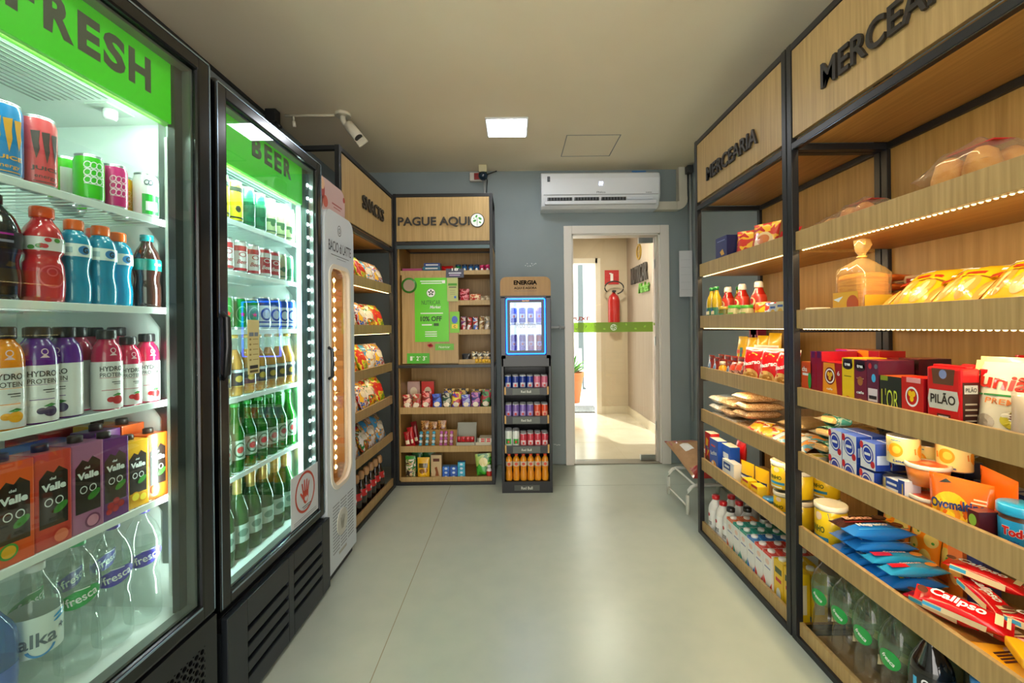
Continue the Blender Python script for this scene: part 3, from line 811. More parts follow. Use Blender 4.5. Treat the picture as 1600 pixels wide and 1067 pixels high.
# ------------------------------------------------------------------ refrigerators
WIRE = M('dfe6e4', .35, .3)
def wire_shelf(x0, x1, y0, y1, z, step=.024):
    m = MB()
    n = int((x1-x0)/step)
    for i in range(n+1):
        x = x0+(x1-x0)*i/n; m.box(x-.0015, x+.0015, y0, y1, z-.006, z-.003, WIRE)
    for y in (y0, (y0+y1)/2, y1-.005): m.box(x0, x1, y, y+.005, z-.010, z-.004, WIRE)
    m.box(x0, x1, y0-.006, y0, z-.016, z+.002, M('e9f0ee', .3), .002)
    return m
def fridge(name, label, x, y, rz, W, Dp, topz, glass, kick, shelf_z, text, panel, handle=None, lighttint=(.85, 1., .95), kind=1, power=FRIDGE_W):
    gx0, gx1, gz0, gz1 = glass            # glass outline on the door
    t = empty(name, (x, y, 0), rz); tag(t, label, 'refrigerator')
    # shell
    s = MB(); th = .035; df = .055
    s.box(0, th, df, Dp, .08, topz-.02, BLACKP, .004); s.box(W-th, W, df, Dp, .08, topz-.02, BLACKP, .004)
    s.box(th, W-th, Dp-.03, Dp, .08, topz-.02, BLACKP); s.box(0, W, df, Dp, topz-.03, topz-.0, BLACKP, .008); s.box(th, W-th, df, Dp, .08, .12, BLACKP)
    part(s, 'cabinet', t)
    l = MB(); q = .012; iz0, iz1 = gz0-.01, panel[1]+.01
    l.box(th, th+q, df+.01, Dp-.03, iz0, iz1, LINER); l.box(W-th-q, W-th, df+.01, Dp-.03, iz0, iz1, LINER)
    l.box(th+q, W-th-q, Dp-.045, Dp-.03, iz0, iz1, LINER); l.box(th, W-th, df+.01, Dp-.03, iz0-.02, iz0, LINER)
    l.box(th, W-th, df+.01, Dp-.03, iz1, iz1+.02, LINER)
    zt = panel[0]+.02
    l.box(th+q, W-th-q, df+.05, Dp-.05, zt, zt+.006, LINER)
    part(l, 'liner', t)
    if kind == 1:
        sl = MB()
        for i in range(11): sl.box(th+.03, W-th-.16, df+.07+i*.018, df+.076+i*.018, zt-.0015, zt-.0003, M('8e9c97', .6))
        sl.lathe([(.012, -.03), (.016, -.022), (.016, 0)], WHITE, 14, W-.14, df+.12, z0=zt); sl.box(W-.18, W-.10, df+.09, df+.15, zt-.003, zt, M('c3ccc9', .4))
    else:
        sl = MB()
        for i in range(9): sl.box(th+.02, W-th-.02, df+.07+i*.02, df+.078+i*.02, zt-.0015, zt-.0003, M('8e9c97', .6))
    part(sl, 'air_vent', t)
    # door
    dr = MB(); e = .004
    Z0, Z1 = kick, topz-.012
    dr.box(0, gx0, 0, .045, Z0, Z1, BLACKG, .008); dr.box(gx1, W, 0, .045, Z0, Z1, BLACKG, .008)
    dr.box(gx0-.01, gx1+.01, 0, .045, gz1, Z1, BLACKG, .008); dr.box(gx0-.01, gx1+.01, 0, .045, Z0, gz0, BLACKG, .008)
    do = part(dr, 'door', t)
    def sub(mb, nm):
        o = mb.build(nm, do); CH.setdefault(do.name, []).append(o); return o
    sub(MB().box(gx0-.004, gx1+.004, .010, .014, gz0-.004, gz1+.004, GLASS), 'glass_pane')
    tr = MB(); tm = M('7d8280', .35, .6)
    w_ = .007
    tr.box(gx0, gx0+w_, .016, .045, gz0, gz1, tm); tr.box(gx1-w_, gx1, .016, .045, gz0, gz1, tm)
    tr.box(gx0, gx1, .016, .045, gz0, gz0+w_, tm); tr.box(gx0, gx1, .016, .045, gz1-w_, gz1, tm)
    tr.box(gx1-.034, gx1-w_, .040, .060, gz0, gz1, M('262928', .5)); tr.box(gx0+w_, gx0+.034, .040, .060, gz0, gz1, M('262928', .5))
    sub(tr, 'spacer_trim')
    ed = MB(); em = M('9fb4c8', .2, .9)
    ed.box(W-.010, W-.006, -.0015, .001, Z0+.01, Z1-.01, em); ed.box(.006, .010, -.0015, .001, Z0+.01, Z1-.01, em); ed.box(.01, W-.01, -.0015, .001, Z1-.010, Z1-.006, em)
    ed.box(gx0, gx1, -.001, .001, gz0-.010, gz0-.004, em)
    sub(ed, 'edge_strip')
    if handle:
        hx, h0, h1 = handle
        sub(MB().tube([(hx, 0, h0), (hx, -.016, h0+.012), (hx, -.020, (h0+h1)/2), (hx, -.016, h1-.012), (hx, 0, h1)], .011, BLACKP, 10), 'handle')
    # sign panel behind the glass
    hp = MB(); px0, px1 = panel[2], panel[3]
    gm = M('38bc08', .45, 0, .30)
    hp.box(px0, px1, .050, .054, panel[0], panel[1], gm); hp.box(px0, px1, .054, .080, panel[0], panel[0]+.003, M('7ee04a', .4))
    ho = part(hp, 'sign_panel', t)
    m = MB()
    for ch_, (a_, b_) in zip(text[0], text[1]):
        vs, fs, _ = text_geo(ch_, .045); m.add([(a_+v[0]*(b_-a_), .0493, text[2]+v[1]*text[3]) for v in vs], fs, M('4d4a42', .5))
    o = m.build('lettering', ho); CH.setdefault(ho.name, []).append(o)
    # lamp at the top behind the sign panel
    lm = MB(); lm.box(px0+.02, px1-.02, .062, .074, panel[0]+.010, panel[0]+.018, E('e6fff4', 22 if kind == 1 else 14, False)); lo = part(lm, 'interior_lamp', t)
    la = bpy.data.lights.new('interior_light', 'AREA'); la.shape = 'RECTANGLE'; la.size = px1-px0-.06; la.size_y = .02; la.energy = power; la.color = lighttint
    ob = bpy.data.objects.new('interior_light', la); link(ob); ob.parent = lo; ob.location = ((px0+px1)/2, .070, panel[0]+.002); ob.rotation_euler = (R(24), 0, 0)
    for z in shelf_z:
        part(wire_shelf(th+.02, W-th-.02, .085, Dp-.07, z), 'wire_shelf', t)
    br = MB()
    for z in shelf_z:
        for xx in (th+q, W-th-q-.008): br.prism([(0, 0), (0.0, -.045), (.015, -.045), (.05, 0)], 0, .006, STEEL); k_ = len(br.v)-8; br.v[k_:] = [(xx+v[1], .10+v[0], z-.012+v[2]) for v in br.v[k_:]]
    for xx in (th+q, W-th-q-.006): br.box(xx, xx+.006, .10, .118, gz0+.12, gz1-.1, STEEL)
    part(br, 'shelf_bracket', t)
    return t, do
# near fridge (FRESH)
A1 = R(88.0)
Wf = .74
F1 = Unit(-.90-Wf*math.cos(A1)*1.0, 1.318-Wf*math.sin(A1), A1, 'fresh')
F1.lim = (.055, Wf-.055, .081, .53)
FR1 = [1.548, 1.303, 1.045, .778]
f1, f1door = fridge('drinks_fridge', 'near black glass-door fridge with green FRESH header', F1.x, F1.y, A1, Wf, .60, 2.045, (.05, Wf-.055, .452, 1.985), .405, FR1, ('FRESH', [(.262, .312), (.328, .389), (.397, .449), (.456, .513), (.521, .586)], 1.866, .088), (1.815, 1.983, .055, Wf-.078), None, (.86, 1., .93), 1, FRIDGE_W*.36)
m = MB(); m.box(Wf-.089, Wf-.077, .062, .070, .50, 1.78, M('dfe8e4', .4)); lo = part(m, 'added_side_lamp', f1)  # lamp added behind the trim to brighten the lower shelves
la = bpy.data.lights.new('strip_lamp', 'AREA'); la.shape = 'RECTANGLE'; la.size = .010; la.size_y = 1.25; la.energy = 2.0; la.color = (.88, 1, .94)
ob = bpy.data.objects.new('strip_lamp', la); link(ob); ob.parent = lo; ob.location = (Wf-.083, .072, 1.13); ob.rotation_euler = (R(90), 0, R(35))
# rounded lower grille with round holes
k = MB(); Wk = Wf
k.box(0.004, Wk-.004, .018, .06, .03, .392, M('0c0d0e', .6))
def holes(m, x0, x1, z0, z1, c, r, y0, y1, mat):
    nx = int((x1-x0)/c); nz = int((z1-z0)/c); n = 12
    for j in range(nz):
        for i in range(nx):
            off = c*.0
            cx, cz = x0+(i+.5)*c, z0+(j+.5)*c
            sq = []
            for a in range(n):
                t_ = 2*math.pi*a/n+.0001; ca, sa = math.cos(t_), math.sin(t_); s_ = .5*c/max(abs(ca), abs(sa)); sq.append((cx+ca*s_, cz+sa*s_))
            ci = [(cx+r*math.cos(2*math.pi*a/n), cz+r*math.sin(2*math.pi*a/n)) for a in range(n)]
            b0 = len(m.v); m.add([(p[0], y0, p[1]) for p in sq]+[(p[0], y0, p[1]) for p in ci]+[(p[0], y1, p[1]) for p in ci],
                [(a, (a+1) % n, n+(a+1) % n, n+a) for a in range(n)] + [(n+a, n+(a+1) % n, 2*n+(a+1) % n, 2*n+a) for a in range(n)], mat)
    return x0+nx*c, z0+nz*c
hx0, hz0 = .09, .14
x1_, z1_ = holes(k, hx0, Wk-.045, hz0, .345, .0215, .0078, .0, .017, BLACKP)
for x0, x1, z0, z1 in ((.0, hx0, .03, .395), (x1_, Wk, .03, .395), (hx0, x1_, z1_, .395), (hx0, x1_, .03, hz0)): k.box(x0, x1, .0, .018, z0, z1, BLACKP)
part(k, 'kick_grille', f1)
ft = MB()
for xx in (.05, Wf-.05):
    for yy in (.08, .54): ft.lathe([(.02, 0), (.02, .03)], M('111111'), 12, xx, yy); 
ft.box(.02, Wf-.02, .06, .58, .03, .10, BLACKP)
part(ft, 'base', f1)
# second fridge (BEER)
A2 = R(89.5)
Wb = .735
F2 = Unit(-.918, 1.362, A2, 'beer')
F2.lim = (.055, Wb-.055, .081, .53)
FR2 = [1.63, 1.45, 1.24, .998, .722]
f2, f2door = fridge('drinks_fridge', 'black glass-door fridge with green BEER header and hand sticker', F2.x, F2.y, A2, Wb, .60, 2.035, (.055, Wb-.05, .405, 1.975), .362, FR2, ('BEER', [(.268, .330), (.347, .402), (.417, .472), (.488, .550)], 1.884, .078), (1.805, 1.985, .058, Wb-.09), (.018, 1.09, 1.29), (.62, 1., .95), 2, FRIDGE_W*1.15)
# LED mullions
for xx, nm in ((Wb-.084, 'led_strip'), (.067, 'led_strip')):
    m = MB(); m.box(xx, xx+.022, .034, .0395, .42, 1.95, M('2a3c40', .4))
    for i in range(25): m.lathe([(.0075, 0), (.005, -.004), (0, -.005)], E('eaffff', 40, False), 8); k_ = len(m.v)-24; m.v[k_:] = [(xx+.011+v[0], .034+v[2], .46+i*.06+v[1]) for v in m.v[k_:]]
    lo = part(m, nm, f2)
    la = bpy.data.lights.new('strip_lamp', 'AREA'); la.shape = 'RECTANGLE'; la.size = .012; la.size_y = 1.3; la.energy = 5.0; la.color = (.70, 1, .97)
    ob = bpy.data.objects.new('strip_lamp', la); link(ob); ob.parent = lo; ob.location = (xx+.011, .064, 1.13); ob.rotation_euler = (R(90), 0, R(25 if xx > .3 else -25))
# louvred kick panel
k = MB(); yk0, yk1 = -.022, .0
k.box(.006, Wb-.006, .006, .05, .03, .345, M('090a0b', .7))
BP = M('1d2126', .34)
cols = [(.10, .36), (.40, .655)]
zs0 = [.085+.052*i for i in range(4)]
def bar(x0, x1, z0, z1): k.box(x0, x1, yk0, yk1, z0, z1, BP, .003)
bar(.0, .10, .02, .348); bar(.36, .40, .02, .348); bar(.655, Wb, .02, .348)
for ci, (c0, c1) in enumerate(cols):
    off = 0 if ci == 0 else .018
    zz = [.02] + [z+off for z in zs0 for _ in (0, 1)] + [.348]
    prev = .02
    for z in zs0:
        bar(c0, c1, prev, z+off); prev = z+off+.018
    bar(c0, c1, prev, .348)
k.box(0, .02, yk1, .20, .02, .30, BP, .003); k.box(Wb-.02, Wb, yk1, .12, .03, .30, BP, .003)
part(k, 'kick_grille', f2)
ft = MB()
for xx in (.05, Wb-.05):
    for yy in (.08, .54): ft.lathe([(.02, 0), (.02, .03)], M('111111'), 12, xx, yy)
ft.box(.03, Wb-.03, .08, .58, .03, .10, BLACKP)
part(ft, 'base', f2)
# sticker and tag on its glass
def onF2(px, py, d=.008):
    u = F2.u_at(px, py, d); return u, F2.z_at(u, d, py, px)
def art_hand(m, mp):
    rd = M('b5452f', .5); hd = M('c24a34', .5); cz = .014
    m.a_disc(mp, 0, cz, .088, .088, rd, 1, 36, r0=.88); m.a_disc(mp, 0, cz, .077, .077, M('c7cdd1', .5), 1, 36)
    m.a_poly(mp, [(-.026, cz-.01), (-.018, cz-.04), (-.004, cz-.052), (.014, cz-.048), (.024, cz-.03), (.026, cz+.004), (-.024, cz+.008)], hd, 3)
    for x, a, l in ((-.020, 14, .040), (-.006, 4, .050), (.009, -5, .047), (.022, -16, .036)):
        a = R(a); dx, dz = -math.sin(a), math.cos(a); bx, bz = x, cz+.002
        m.a_poly(mp, [(bx-.0055, bz), (bx+.0055, bz), (bx+dx*l+.0045, bz+dz*l), (bx+dx*(l+.005), bz+dz*(l+.005)), (bx+dx*l-.0045, bz+dz*l)], hd, 3)
    m.a_poly(mp, [(-.022, cz-.03), (-.016, cz-.018), (-.040, cz+.008), (-.048, cz+.004)], hd, 3)
    m.a_poly(mp, [(.004, cz-.026), (.011, cz-.018), (.018, cz-.026), (.018, cz-.032), (.004, cz-.046), (-.010, cz-.032), (-.010, cz-.026), (-.003, cz-.018)], M('c7cdd1', .5), 4)
    m.a_rect(mp, -.03, .05, cz-.062, cz-.058, M('555b60', .5), 3); m.a_rect(mp, -.02, .04, cz-.070, cz-.067, M('555b60', .5), 3)
    for z in (-.090, -.098): m.a_rect(mp, -.10, .10, z, z+.003, M('8a9096', .5), 2)
ua, za = onF2(452, 860); ub, zb = onF2(500, 740)
sheet('hand_sticker', .440, .682, .412, .628, .0097, M('cdd3d7', .4), art_hand, 'white sticker with red hand in a circle on BEER fridge', 'sticker', F2, .0012)
def art_tag(m, mp):
    for q in range(5): m.a_disc(mp, -.020, .045-.030*q, .006, .006, M('8a7a3a', .5)); m.a_rect(mp, -.006, .026, .043-.030*q, .047-.030*q, M('8a7a3a', .5))
    m.a_rect(mp, -.026, .0, .062, .085, M('6f7c86', .5)); m.a_rect(mp, .004, .026, .062, .085, M('6f7c86', .5))
    m.a_rect(mp, -.024, .024, -.128, -.108, M('2a2a24', .5)); m.a_rect(mp, -.024, .024, -.150, -.136, M('57502c', .5))
u0, z0_ = onF2(381, 578); u1, z1__ = onF2(405, 500)
sheet('info_tag', .165, .232, 1.085, 1.275, .0097, M('cfc68a', .5), lambda m, mp: art_tag(m, lambda a, b, k: mp(a, b*.60, k)), 'yellow information tag stuck on the BEER fridge glass', 'tag', F2, .0012)

# ------------------------------------------------------------------ ice cream freezer
AB = R(90.0)
FB = Unit(-.905, 2.108, AB, 'ice')
Wc = .374
t = empty('ice_cream_freezer', (FB.x, FB.y, 0), AB); tag(t, 'narrow white upright ice cream freezer with warm lit window', 'freezer')
CW = M('cdd6dc', .35)
def rrect(x0, x1, z0, z1, r, n=8):
    rs = r if isinstance(r, tuple) else (r,)*4      # bl br tr tl
    out = []
    for (cx, cz, a0), q in zip(((x0, z0, 180), (x1, z0, 270), (x1, z1, 0), (x0, z1, 90)), rs):
        sx = 1 if cx == x0 else -1; sz = 1 if cz == z0 else -1
        for i in range(n+1):
            a = R(a0+90*i/n); out.append((cx+sx*q+q*math.cos(a), cz+sz*q+q*math.sin(a)))
    return out
zw0, zw1 = .44, 1.555
m = MB(); m.ring(rrect(0, Wc, .12, 1.83, (.02, .02, .07, .07)), rrect(.050, Wc-.065, zw0, zw1, (.09, .09, .06, .06)), 0, .035, CW)
m.box(.0, Wc, .0, .035, .045, .12, CW)
part(m, 'front_panel', t)
m = MB(); m.box(0, .02, .035, .60, .04, 1.78, CW); m.box(Wc-.02, Wc, .035, .60, .04, 1.78, CW); m.box(.02, Wc-.02, .58, .60, .04, 1.78, CW); m.box(0, Wc, .035, .60, 1.76, 1.80, CW, .01); m.box(0, Wc, .035, .6, .04, .08, CW)
part(m, 'cabinet', t)
m = MB(); il = M('b48f5e', .5)
m.box(.035, .045, .04, .5, .38, 1.62, il); m.box(Wc-.06, Wc-.05, .04, .5, .38, 1.62, il); m.box(.05, Wc-.05, .49, .5, .38, 1.62, il); m.box(.05, Wc-.05, .04, .5, .38, .40, il); m.box(.05, Wc-.05, .04, .5, 1.60, 1.62, il)
part(m, 'liner', t)
m = MB(); m.ring(rrect(.041, Wc-.056, zw0-.01, zw1+.01, (.095, .095, .065, .065)), rrect(.060, Wc-.075, zw0+.01, zw1-.01, (.08, .08, .05, .05)), -.004, .01, M('e6dfd0', .3))
part(m, 'window_rim', t)
part(MB().box(.045, Wc-.060, .0105, .0145, zw0-.005, zw1+.005, thin_glass('fff4e6', 0, 1.45)), 'window_glass', t)
for z in (.66, .90, 1.13, 1.35):
    part(MB().box(.062, Wc-.062, .06, .48, z-.006, z, thin_glass('e9dcc8', .1, 1.4, .25)), 'shelf', t)
m = MB(); xx = .165
m.box(xx-.008, xx+.008, .026, .032, .50, 1.52, M('e8cfa0', .4))
for i in range(20): m.lathe([(.0105, 0), (.008, -.004), (0, -.006)], E('fff0cc', 40, False), 8); k_ = len(m.v)-24; m.v[k_:] = [(xx+v[0], .026+v[2], .53+i*.0505+v[1]) for v in m.v[k_:]]
lo = part(m, 'led_strip', t)
for xq, sg in ((.165, 1), (Wc-.10, -1)):
    la = bpy.data.lights.new('strip_lamp', 'AREA'); la.shape = 'RECTANGLE'; la.size = .012; la.size_y = 1.0; la.energy = .4; la.color = (1, .80, .52)
    ob = bpy.data.objects.new('strip_lamp', la); link(ob); ob.parent = lo; ob.location = (xq, .052, 1.0); ob.rotation_euler = (R(90), 0, R(-20*sg))
mp = fmap(0)
m = MB(); dk = M('3f4145', .5)
m.a_text(mp, 'BACIO di LATTE', Wc/2, 1.655, .29, .052, dk, 0.005)
m.a_rect(mp, .07, Wc-.07, 1.610, 1.613, dk); m.a_rect(mp, .14, .26, 1.597, 1.599, dk)
m.a_disc(mp, Wc/2-.01, 1.745, .024, .028, dk, 1, r0=.88); m.a_disc(mp, Wc/2-.01, 1.745, .012, .014, dk, 2, r0=.75)
part(m, 'lettering', t)
m = MB(); vg = M('8f969a', .6)
for z_ in range(15):
    zz = .125+z_*.0165
    for c0 in (.06, .155, .25): m.a_rect(fmap(.0), c0, c0+.082, zz, zz+.007, vg)
part(m, 'vent_slots', t)
m = MB(); mp2 = fmap(-.003, Wc/2-.015, .25)
m.lathe([(.066, -.004), (.068, 0)], M('c8c7bd', .4), 30); m.v = [(v[0]+Wc/2-.015, v[2]-.0, .25+v[1]) for v in m.v]
for x, a, l in ((-.018, 14, .028), (-.006, 4, .035), (.007, -5, .033), (.019, -16, .026)):
    a = R(a); m.a_poly(mp2, [(x-.005, 0), (x+.005, 0), (x-math.sin(a)*l+.004, math.cos(a)*l), (x-math.sin(a)*l-.004, math.cos(a)*l)], M('9b9a90', .5), 4)
m.a_poly(mp2, [(-.024, .004), (-.016, -.034), (.012, -.036), (.024, .004)], M('9b9a90', .5), 4)
m.a_rect(mp2, -.05, .05, -.15, -.135, M('a9a89e', .5), 2)
part(m, 'hand_emblem', t)
part(MB().box(.01, Wc-.01, .02, .59, 0, .045, M('2b2c2c', .6)), 'base', t)
part(MB().tube([(.028, .0, 1.0), (.028, -.018, 1.01), (.028, -.020, 1.08), (.028, -.018, 1.14), (.028, 0, 1.15)], .009, M('2a2c30', .3), 10), 'handle', t)
# picture header standing on the freezer
m = MB(); PK = M('c9a9a4', .5)
m.prism(rrect(0, Wc-.03, 0, .165, (.005, .005, .06, .01)), -.012, 0, PK)
mp = fmap(-.012)
m.a_disc(mp, .05, .10, .035, .05, M('a4382c', .5), 1); m.a_disc(mp, .055, .13, .025, .03, M('e0b48c', .5), 2); m.a_disc(mp, .09, .05, .03, .03, M('c45a44', .5), 1); m.a_disc(mp, .03, .04, .03, .04, M('7a3a2a', .5), 1)
m.a_rect(mp, .17, .30, .06, .068, M('a4544e', .5)); m.a_rect(mp, .19, .28, .045, .05, M('a4544e', .5)); m.a_disc(mp, .33, .12, .015, .015, M('b0403a', .5))
o = tag(m.build('header_card'), 'pink picture card with desserts standing on the ice cream freezer', 'card'); o.location = FB.world(.01, .05, 1.8305); o.rotation_euler = (0, 0, AB)
# ice cream tubs inside
def tub(col, lid, nm='ice_cream_tub', r=.045, h=.10):
    def f():
        t = empty(nm)
        m = MB(); m.lathe([(r*.82, 0), (r, h)], col, 20); m.a_disc(cmap(lambda b: r*(.82+.18*b/h)), 0, h*.5, r*.5, h*.25, WH); part(m, 'cup', t)
        part(MB().lathe([(r*1.06, h), (r*1.06, h+.012), (r, h+.016), (0, h+.016)], lid, 20), 'lid', t); return t
    return f
cols_ = [('brown', M('6b4634')), ('pink', M('d98c94')), ('cream', M('e6d3a4')), ('caramel', M('b9783c'))]
for i, z in enumerate((.404, .66, .90, 1.13, 1.35)):
    for j in range(2):
        nm, c_ = cols_[(i+j) % 4]
        put(get(('tub'+nm, tub(c_, M('efe3cf', .4)))), FB, .140+.10*j, .14+.02*(j), z+.001, f'{nm} ice cream tub in freezer window, {["lowest","second","third","fourth","top"][i]} shelf, {["left","right"][j]}', 'ice cream tub', 'ice cream tubs in the freezer')
# ------------------------------------------------------------------ goods: builders
ALU = M('c9cdd0', .28, .9)
def can(nm, r, h, band, art=None, top=ALU):
    def f():
        t = empty(nm); m = MB()
        m.lathe([(r*.74, 0, top), (r*.80, .004), (r*.97, .013, band), (r, .018), (r, h-.016), (r*.90, h-.006, top), (r*.90, h-.002)], band, 22, caps=True)
        if art: art(m, cmap(r), r, h)
        part(m, 'can_body', t)
        l = MB(); l.lathe([(r*.91, h-.003), (r*.92, h), (r*.86, h+.0005), (r*.82, h-.004), (0, h-.004)], top, 20, caps=False)
        l.box(-.007, .007, -.014, .008, h-.003, h-.0018, top)
        part(l, 'can_lid', t); return t
    return f
def bottle(nm, prof, mat, cap, capmat, label=None, n=20, sy=1., liquid=None, extra=None):
    """label: (z0, z1, material, art, radius function)"""
    def f():
        t = empty(nm); part(MB().lathe(prof, mat, n, sy=sy), 'bottle_body', t)
        if liquid: part(MB().lathe(liquid[0], liquid[1], n, sy=sy), 'drink', t)
        part(MB().lathe(cap, capmat, 16), 'cap', t)
        if label:
            z0, z1, lm, art = label[:4]; rr = label[4]
            m = MB(); pts = [(rr(z0+(z1-z0)*i/8)+.0006, z0+(z1-z0)*i/8) for i in range(9)]
            m.lathe(pts, lm, n*2 if n < 24 else n, caps=False, sy=sy)
            if art: art(m, cmap(lambda b: rr(b)+.0009, sy))
            part(m, 'label', t)
        if extra: extra(t)
        return t
    return f
def interp(prof):
    p = [(q[0], q[1]) for q in prof]
    def f(z):
        for a, b in zip(p, p[1:]):
            if a[1] <= z <= b[1] and b[1] > a[1]: return a[0]+(b[0]-a[0])*(z-a[1])/(b[1]-a[1])
        return p[-1][0]
    return f
def smooth_prof(pts, n=4):
    """catmull-rom through (r, z) points: the radius is smoothed, the height stays even"""
    out = []
    P_ = [pts[0]]+list(pts)+[pts[-1]]
    for i in range(1, len(P_)-2):
        for j in range(n):
            t = j/n; a, b, c, d_ = P_[i-1], P_[i], P_[i+1], P_[i+2]
            r = .5*((2*b[0])+(-a[0]+c[0])*t+(2*a[0]-5*b[0]+4*c[0]-d_[0])*t*t+(-a[0]+3*b[0]-3*c[0]+d_[0])*t**3)
            out.append((max(r, .0005), b[1]+(c[1]-b[1])*t))
    out.append(pts[-1]); return out
def boxp(nm, w, d, h, front, side=None, top=None, art=None, sart=None, tart=None, bev=0., partname='', back=None):
    side = side or front; top = top or front; m = MB()
    m.box(-w/2, w/2, -d/2, d/2, 0, h, front, 0, (side, top, front, back or side, side, side))
    if art: art(m, fmap(-d/2))
    if sart: sart(m, rmap(w/2)); sart(m, lmap(-w/2))
    if tart: tart(m, tmap(h))
    return m.build(nm)
def wr(u, v, s): return math.sin(7.1*u+3.3*v*3+s)*.5+math.sin(3.7*u-11*v+s*2.1)*.35+math.sin(17*u+9*v+s*.7)*.25
def pillow(nm, w, h, t, mat, back=None, art=None, seal=.03, seed=0, seals=None, stand=False, wrk=.08, rnd_=2.4, build=True, fe=.5):
    back = back or mat; seals = seals or mat
    nx, nz = 12, 16
    def T(u, v):
        if v < seal or v > 1-seal: e = 0.
        else:
            q = (v-seal)/(1-2*seal); e = math.sin(math.pi*q)**fe if not stand else min(1, ((1-q)*1.25)**.75)*min(1, (q*14)**.5)
        a = max(0, 1-abs(u)**rnd_)**.62
        return .0007 + t/2*e*a*(1+wrk*wr(u, v, seed))
    def X(u, v):
        q = max(0, math.sin(math.pi*v)) if not stand else max(0, 1-abs(v-.3))
        return w/2*u*(1-.05*q)
    def Z(u, v): return h*v*(1-.0*abs(u))
    m = MB(); vf, vb, ff, fb = [], [], [], []
    for j in range(nz+1):
        v = j/nz; v = seal*j if False else v
        for i in range(nx+1):
            u = -1+2*i/nx; x, z, q = X(u, v), Z(u, v), T(u, v)
            vf.append((x, -q, z)); vb.append((x, q, z))
    def quads(flip):
        o = []
        for j in range(nz):
            for i in range(nx):
                a = j*(nx+1)+i; f_ = (a, a+1, a+nx+2, a+nx+1); o.append((f_ if not flip else f_[::-1], j))
        return o
    for (vs, flip, mm) in ((vf, False, mat), (vb, True, back)):
        qs = quads(flip); m.add(vs, [f_ for f_, j in qs if 0 < j < nz-1], mm, True); b0 = len(m.v)-len(vs); 
        i_ = m.mi(seals)
        for f_, j in qs:
            if j in (0, nz-1): m.f.append(tuple(a+b0 for a in f_)); m.m.append(i_); m.sm.append(False)
    ring_ = [i for i in range(nx+1)] + [(j*(nx+1)+nx) for j in range(1, nz+1)] + [nz*(nx+1)+i for i in range(nx-1, -1, -1)] + [j*(nx+1) for j in range(nz-1, 0, -1)]
    N_ = (nx+1)*(nz+1); i_ = m.mi(seals)
    for a, b in zip(ring_, ring_[1:]+ring_[:1]):
        m.f.append((b, a, a+N_, b+N_)); m.m.append(i_); m.sm.append(False)
    def mp(a, b, k):
        v = min(.999, max(.001, b/h+.0)); q = max(0, math.sin(math.pi*v)) if not stand else max(0, 1-abs(v-.3))
        u = max(-1, min(1, a/(w/2*(1-.05*q)))); return (a, -T(u, v)-.0007*k-.0006, b)
    if art: art(m, mp)
    return m.build(nm) if build else m
def F_(c, r=.28): return M(c, r, 0, 0, .35)
RED, DRED, YEL, ORG, BLU, DBLU, GRN, WHT, BLK, PUR, BRN, CRM, TEAL, SKY, GOLD = [F_(c) for c in ('c8151b', '8e1016', 'f2c216', 'ee7a14', '1c62c4', '14306f', '2c9a3a', 'eceff0', '1a1817', '5a2a86', '4a2418', 'e9d9ae', '1f9a94', '3fb0e2', 'b8923c')]

# ------------------------------------------------------------------ near fridge: cans
def frow(unit, px, py, d): return unit.u_at(px, py, d)
def claw(c, z, s): 
    def a_(m, mp):
        for q, (dx, l) in enumerate(((-.014, .8), (0, 1.), (.014, .85))):
            x = dx*s; m.a_poly(mp, [(x-.006*s, z+.024*s), (x+.006*s, z+.026*s), (x+.0045*s, z+.004*s), (x+.0055*s, z-.01*s*l), (x+.001*s, z-.034*s*l), (x-.002*s, z-.012*s*l), (x-.004*s, z+.004*s)], c, 2)
    return a_
def art_mon(c, t1, c2):
    def a_(m, mp, r, h):
        claw(c, .095, 1.15)(m, mp); m.a_text(mp, t1, .0, .044, .046, .011, c2, .03); m.a_text(mp, 'energy', 0, .026, .036, .008, c2, .01); m.a_rect(mp, -.02, .02, .016, .018, c2)
    return a_
def squig(m, mp, c, z, s, n=3):
    for k in range(n):
        y0 = z+(n/2-k)*.018*s
        for q in range(3): m.a_disc(mp, (-.012+q*.011)*s, y0, .0068*s, .009*s, c, 2, 14, R(-20), .72)
        m.a_rect(mp, -.018*s, .02*s, y0-.010*s, y0-.0086*s, c, 2)
def art_squig(c, z=.065, s=1., band=None):
    def a_(m, mp, r, h):
        if band: m.a_rect(mp, -.03, .03, band[0], band[1], band[2], 1)
        squig(m, mp, c, z, s)
    return a_
FRZ = [z-.0023 for z in FR1]
def fput(kind, unit, px, py, d, z, label, cat, group=None, rz=0.):
    put(get(kind), unit, unit.u_at(px, py, d), d, z, label, cat, group, rz)
z = FRZ[0]; r5 = .033
fput(('can_blue', can('energy_drink_can', r5, .158, F_('1c82c4'), art_mon(F_('e9a43c'), 'JUICE', F_('e9a43c')))), F1, 3, 240, .127, z, 'tall blue energy can with orange claw marks in the FRESH fridge', 'can', rz=R(-20))
fput(('can_pink', can('energy_drink_can', r5, .158, F_('e0525a'), art_mon(F_('5b4a4a'), 'JUICE', F_('5b4a4a')))), F1, 54, 240, .127, z, 'tall coral pink energy can with dark claw marks in the FRESH fridge', 'can', rz=R(-15))
fput(('can_green', can('drink_can', .0285, .118, F_('3fc01e'), art_squig(WHT))), F1, 139, 280, .122, z, 'lime green can with white script, front of FRESH top shelf', 'can', rz=R(-25))
fput(('can_greenw', can('drink_can', .0285, .118, F_('52c832'), lambda m, mp, r, h: m.a_rect(mp, .002, .03, .02, .09, WHT))), F1, 100, 270, .19, z, 'green and white can partly hidden behind coral can', 'can', rz=R(-60))
put(get(('can_green',)), F1, F1.u_at(112, 270, .25), .25, z, 'second lime green can, behind the front one', 'can')
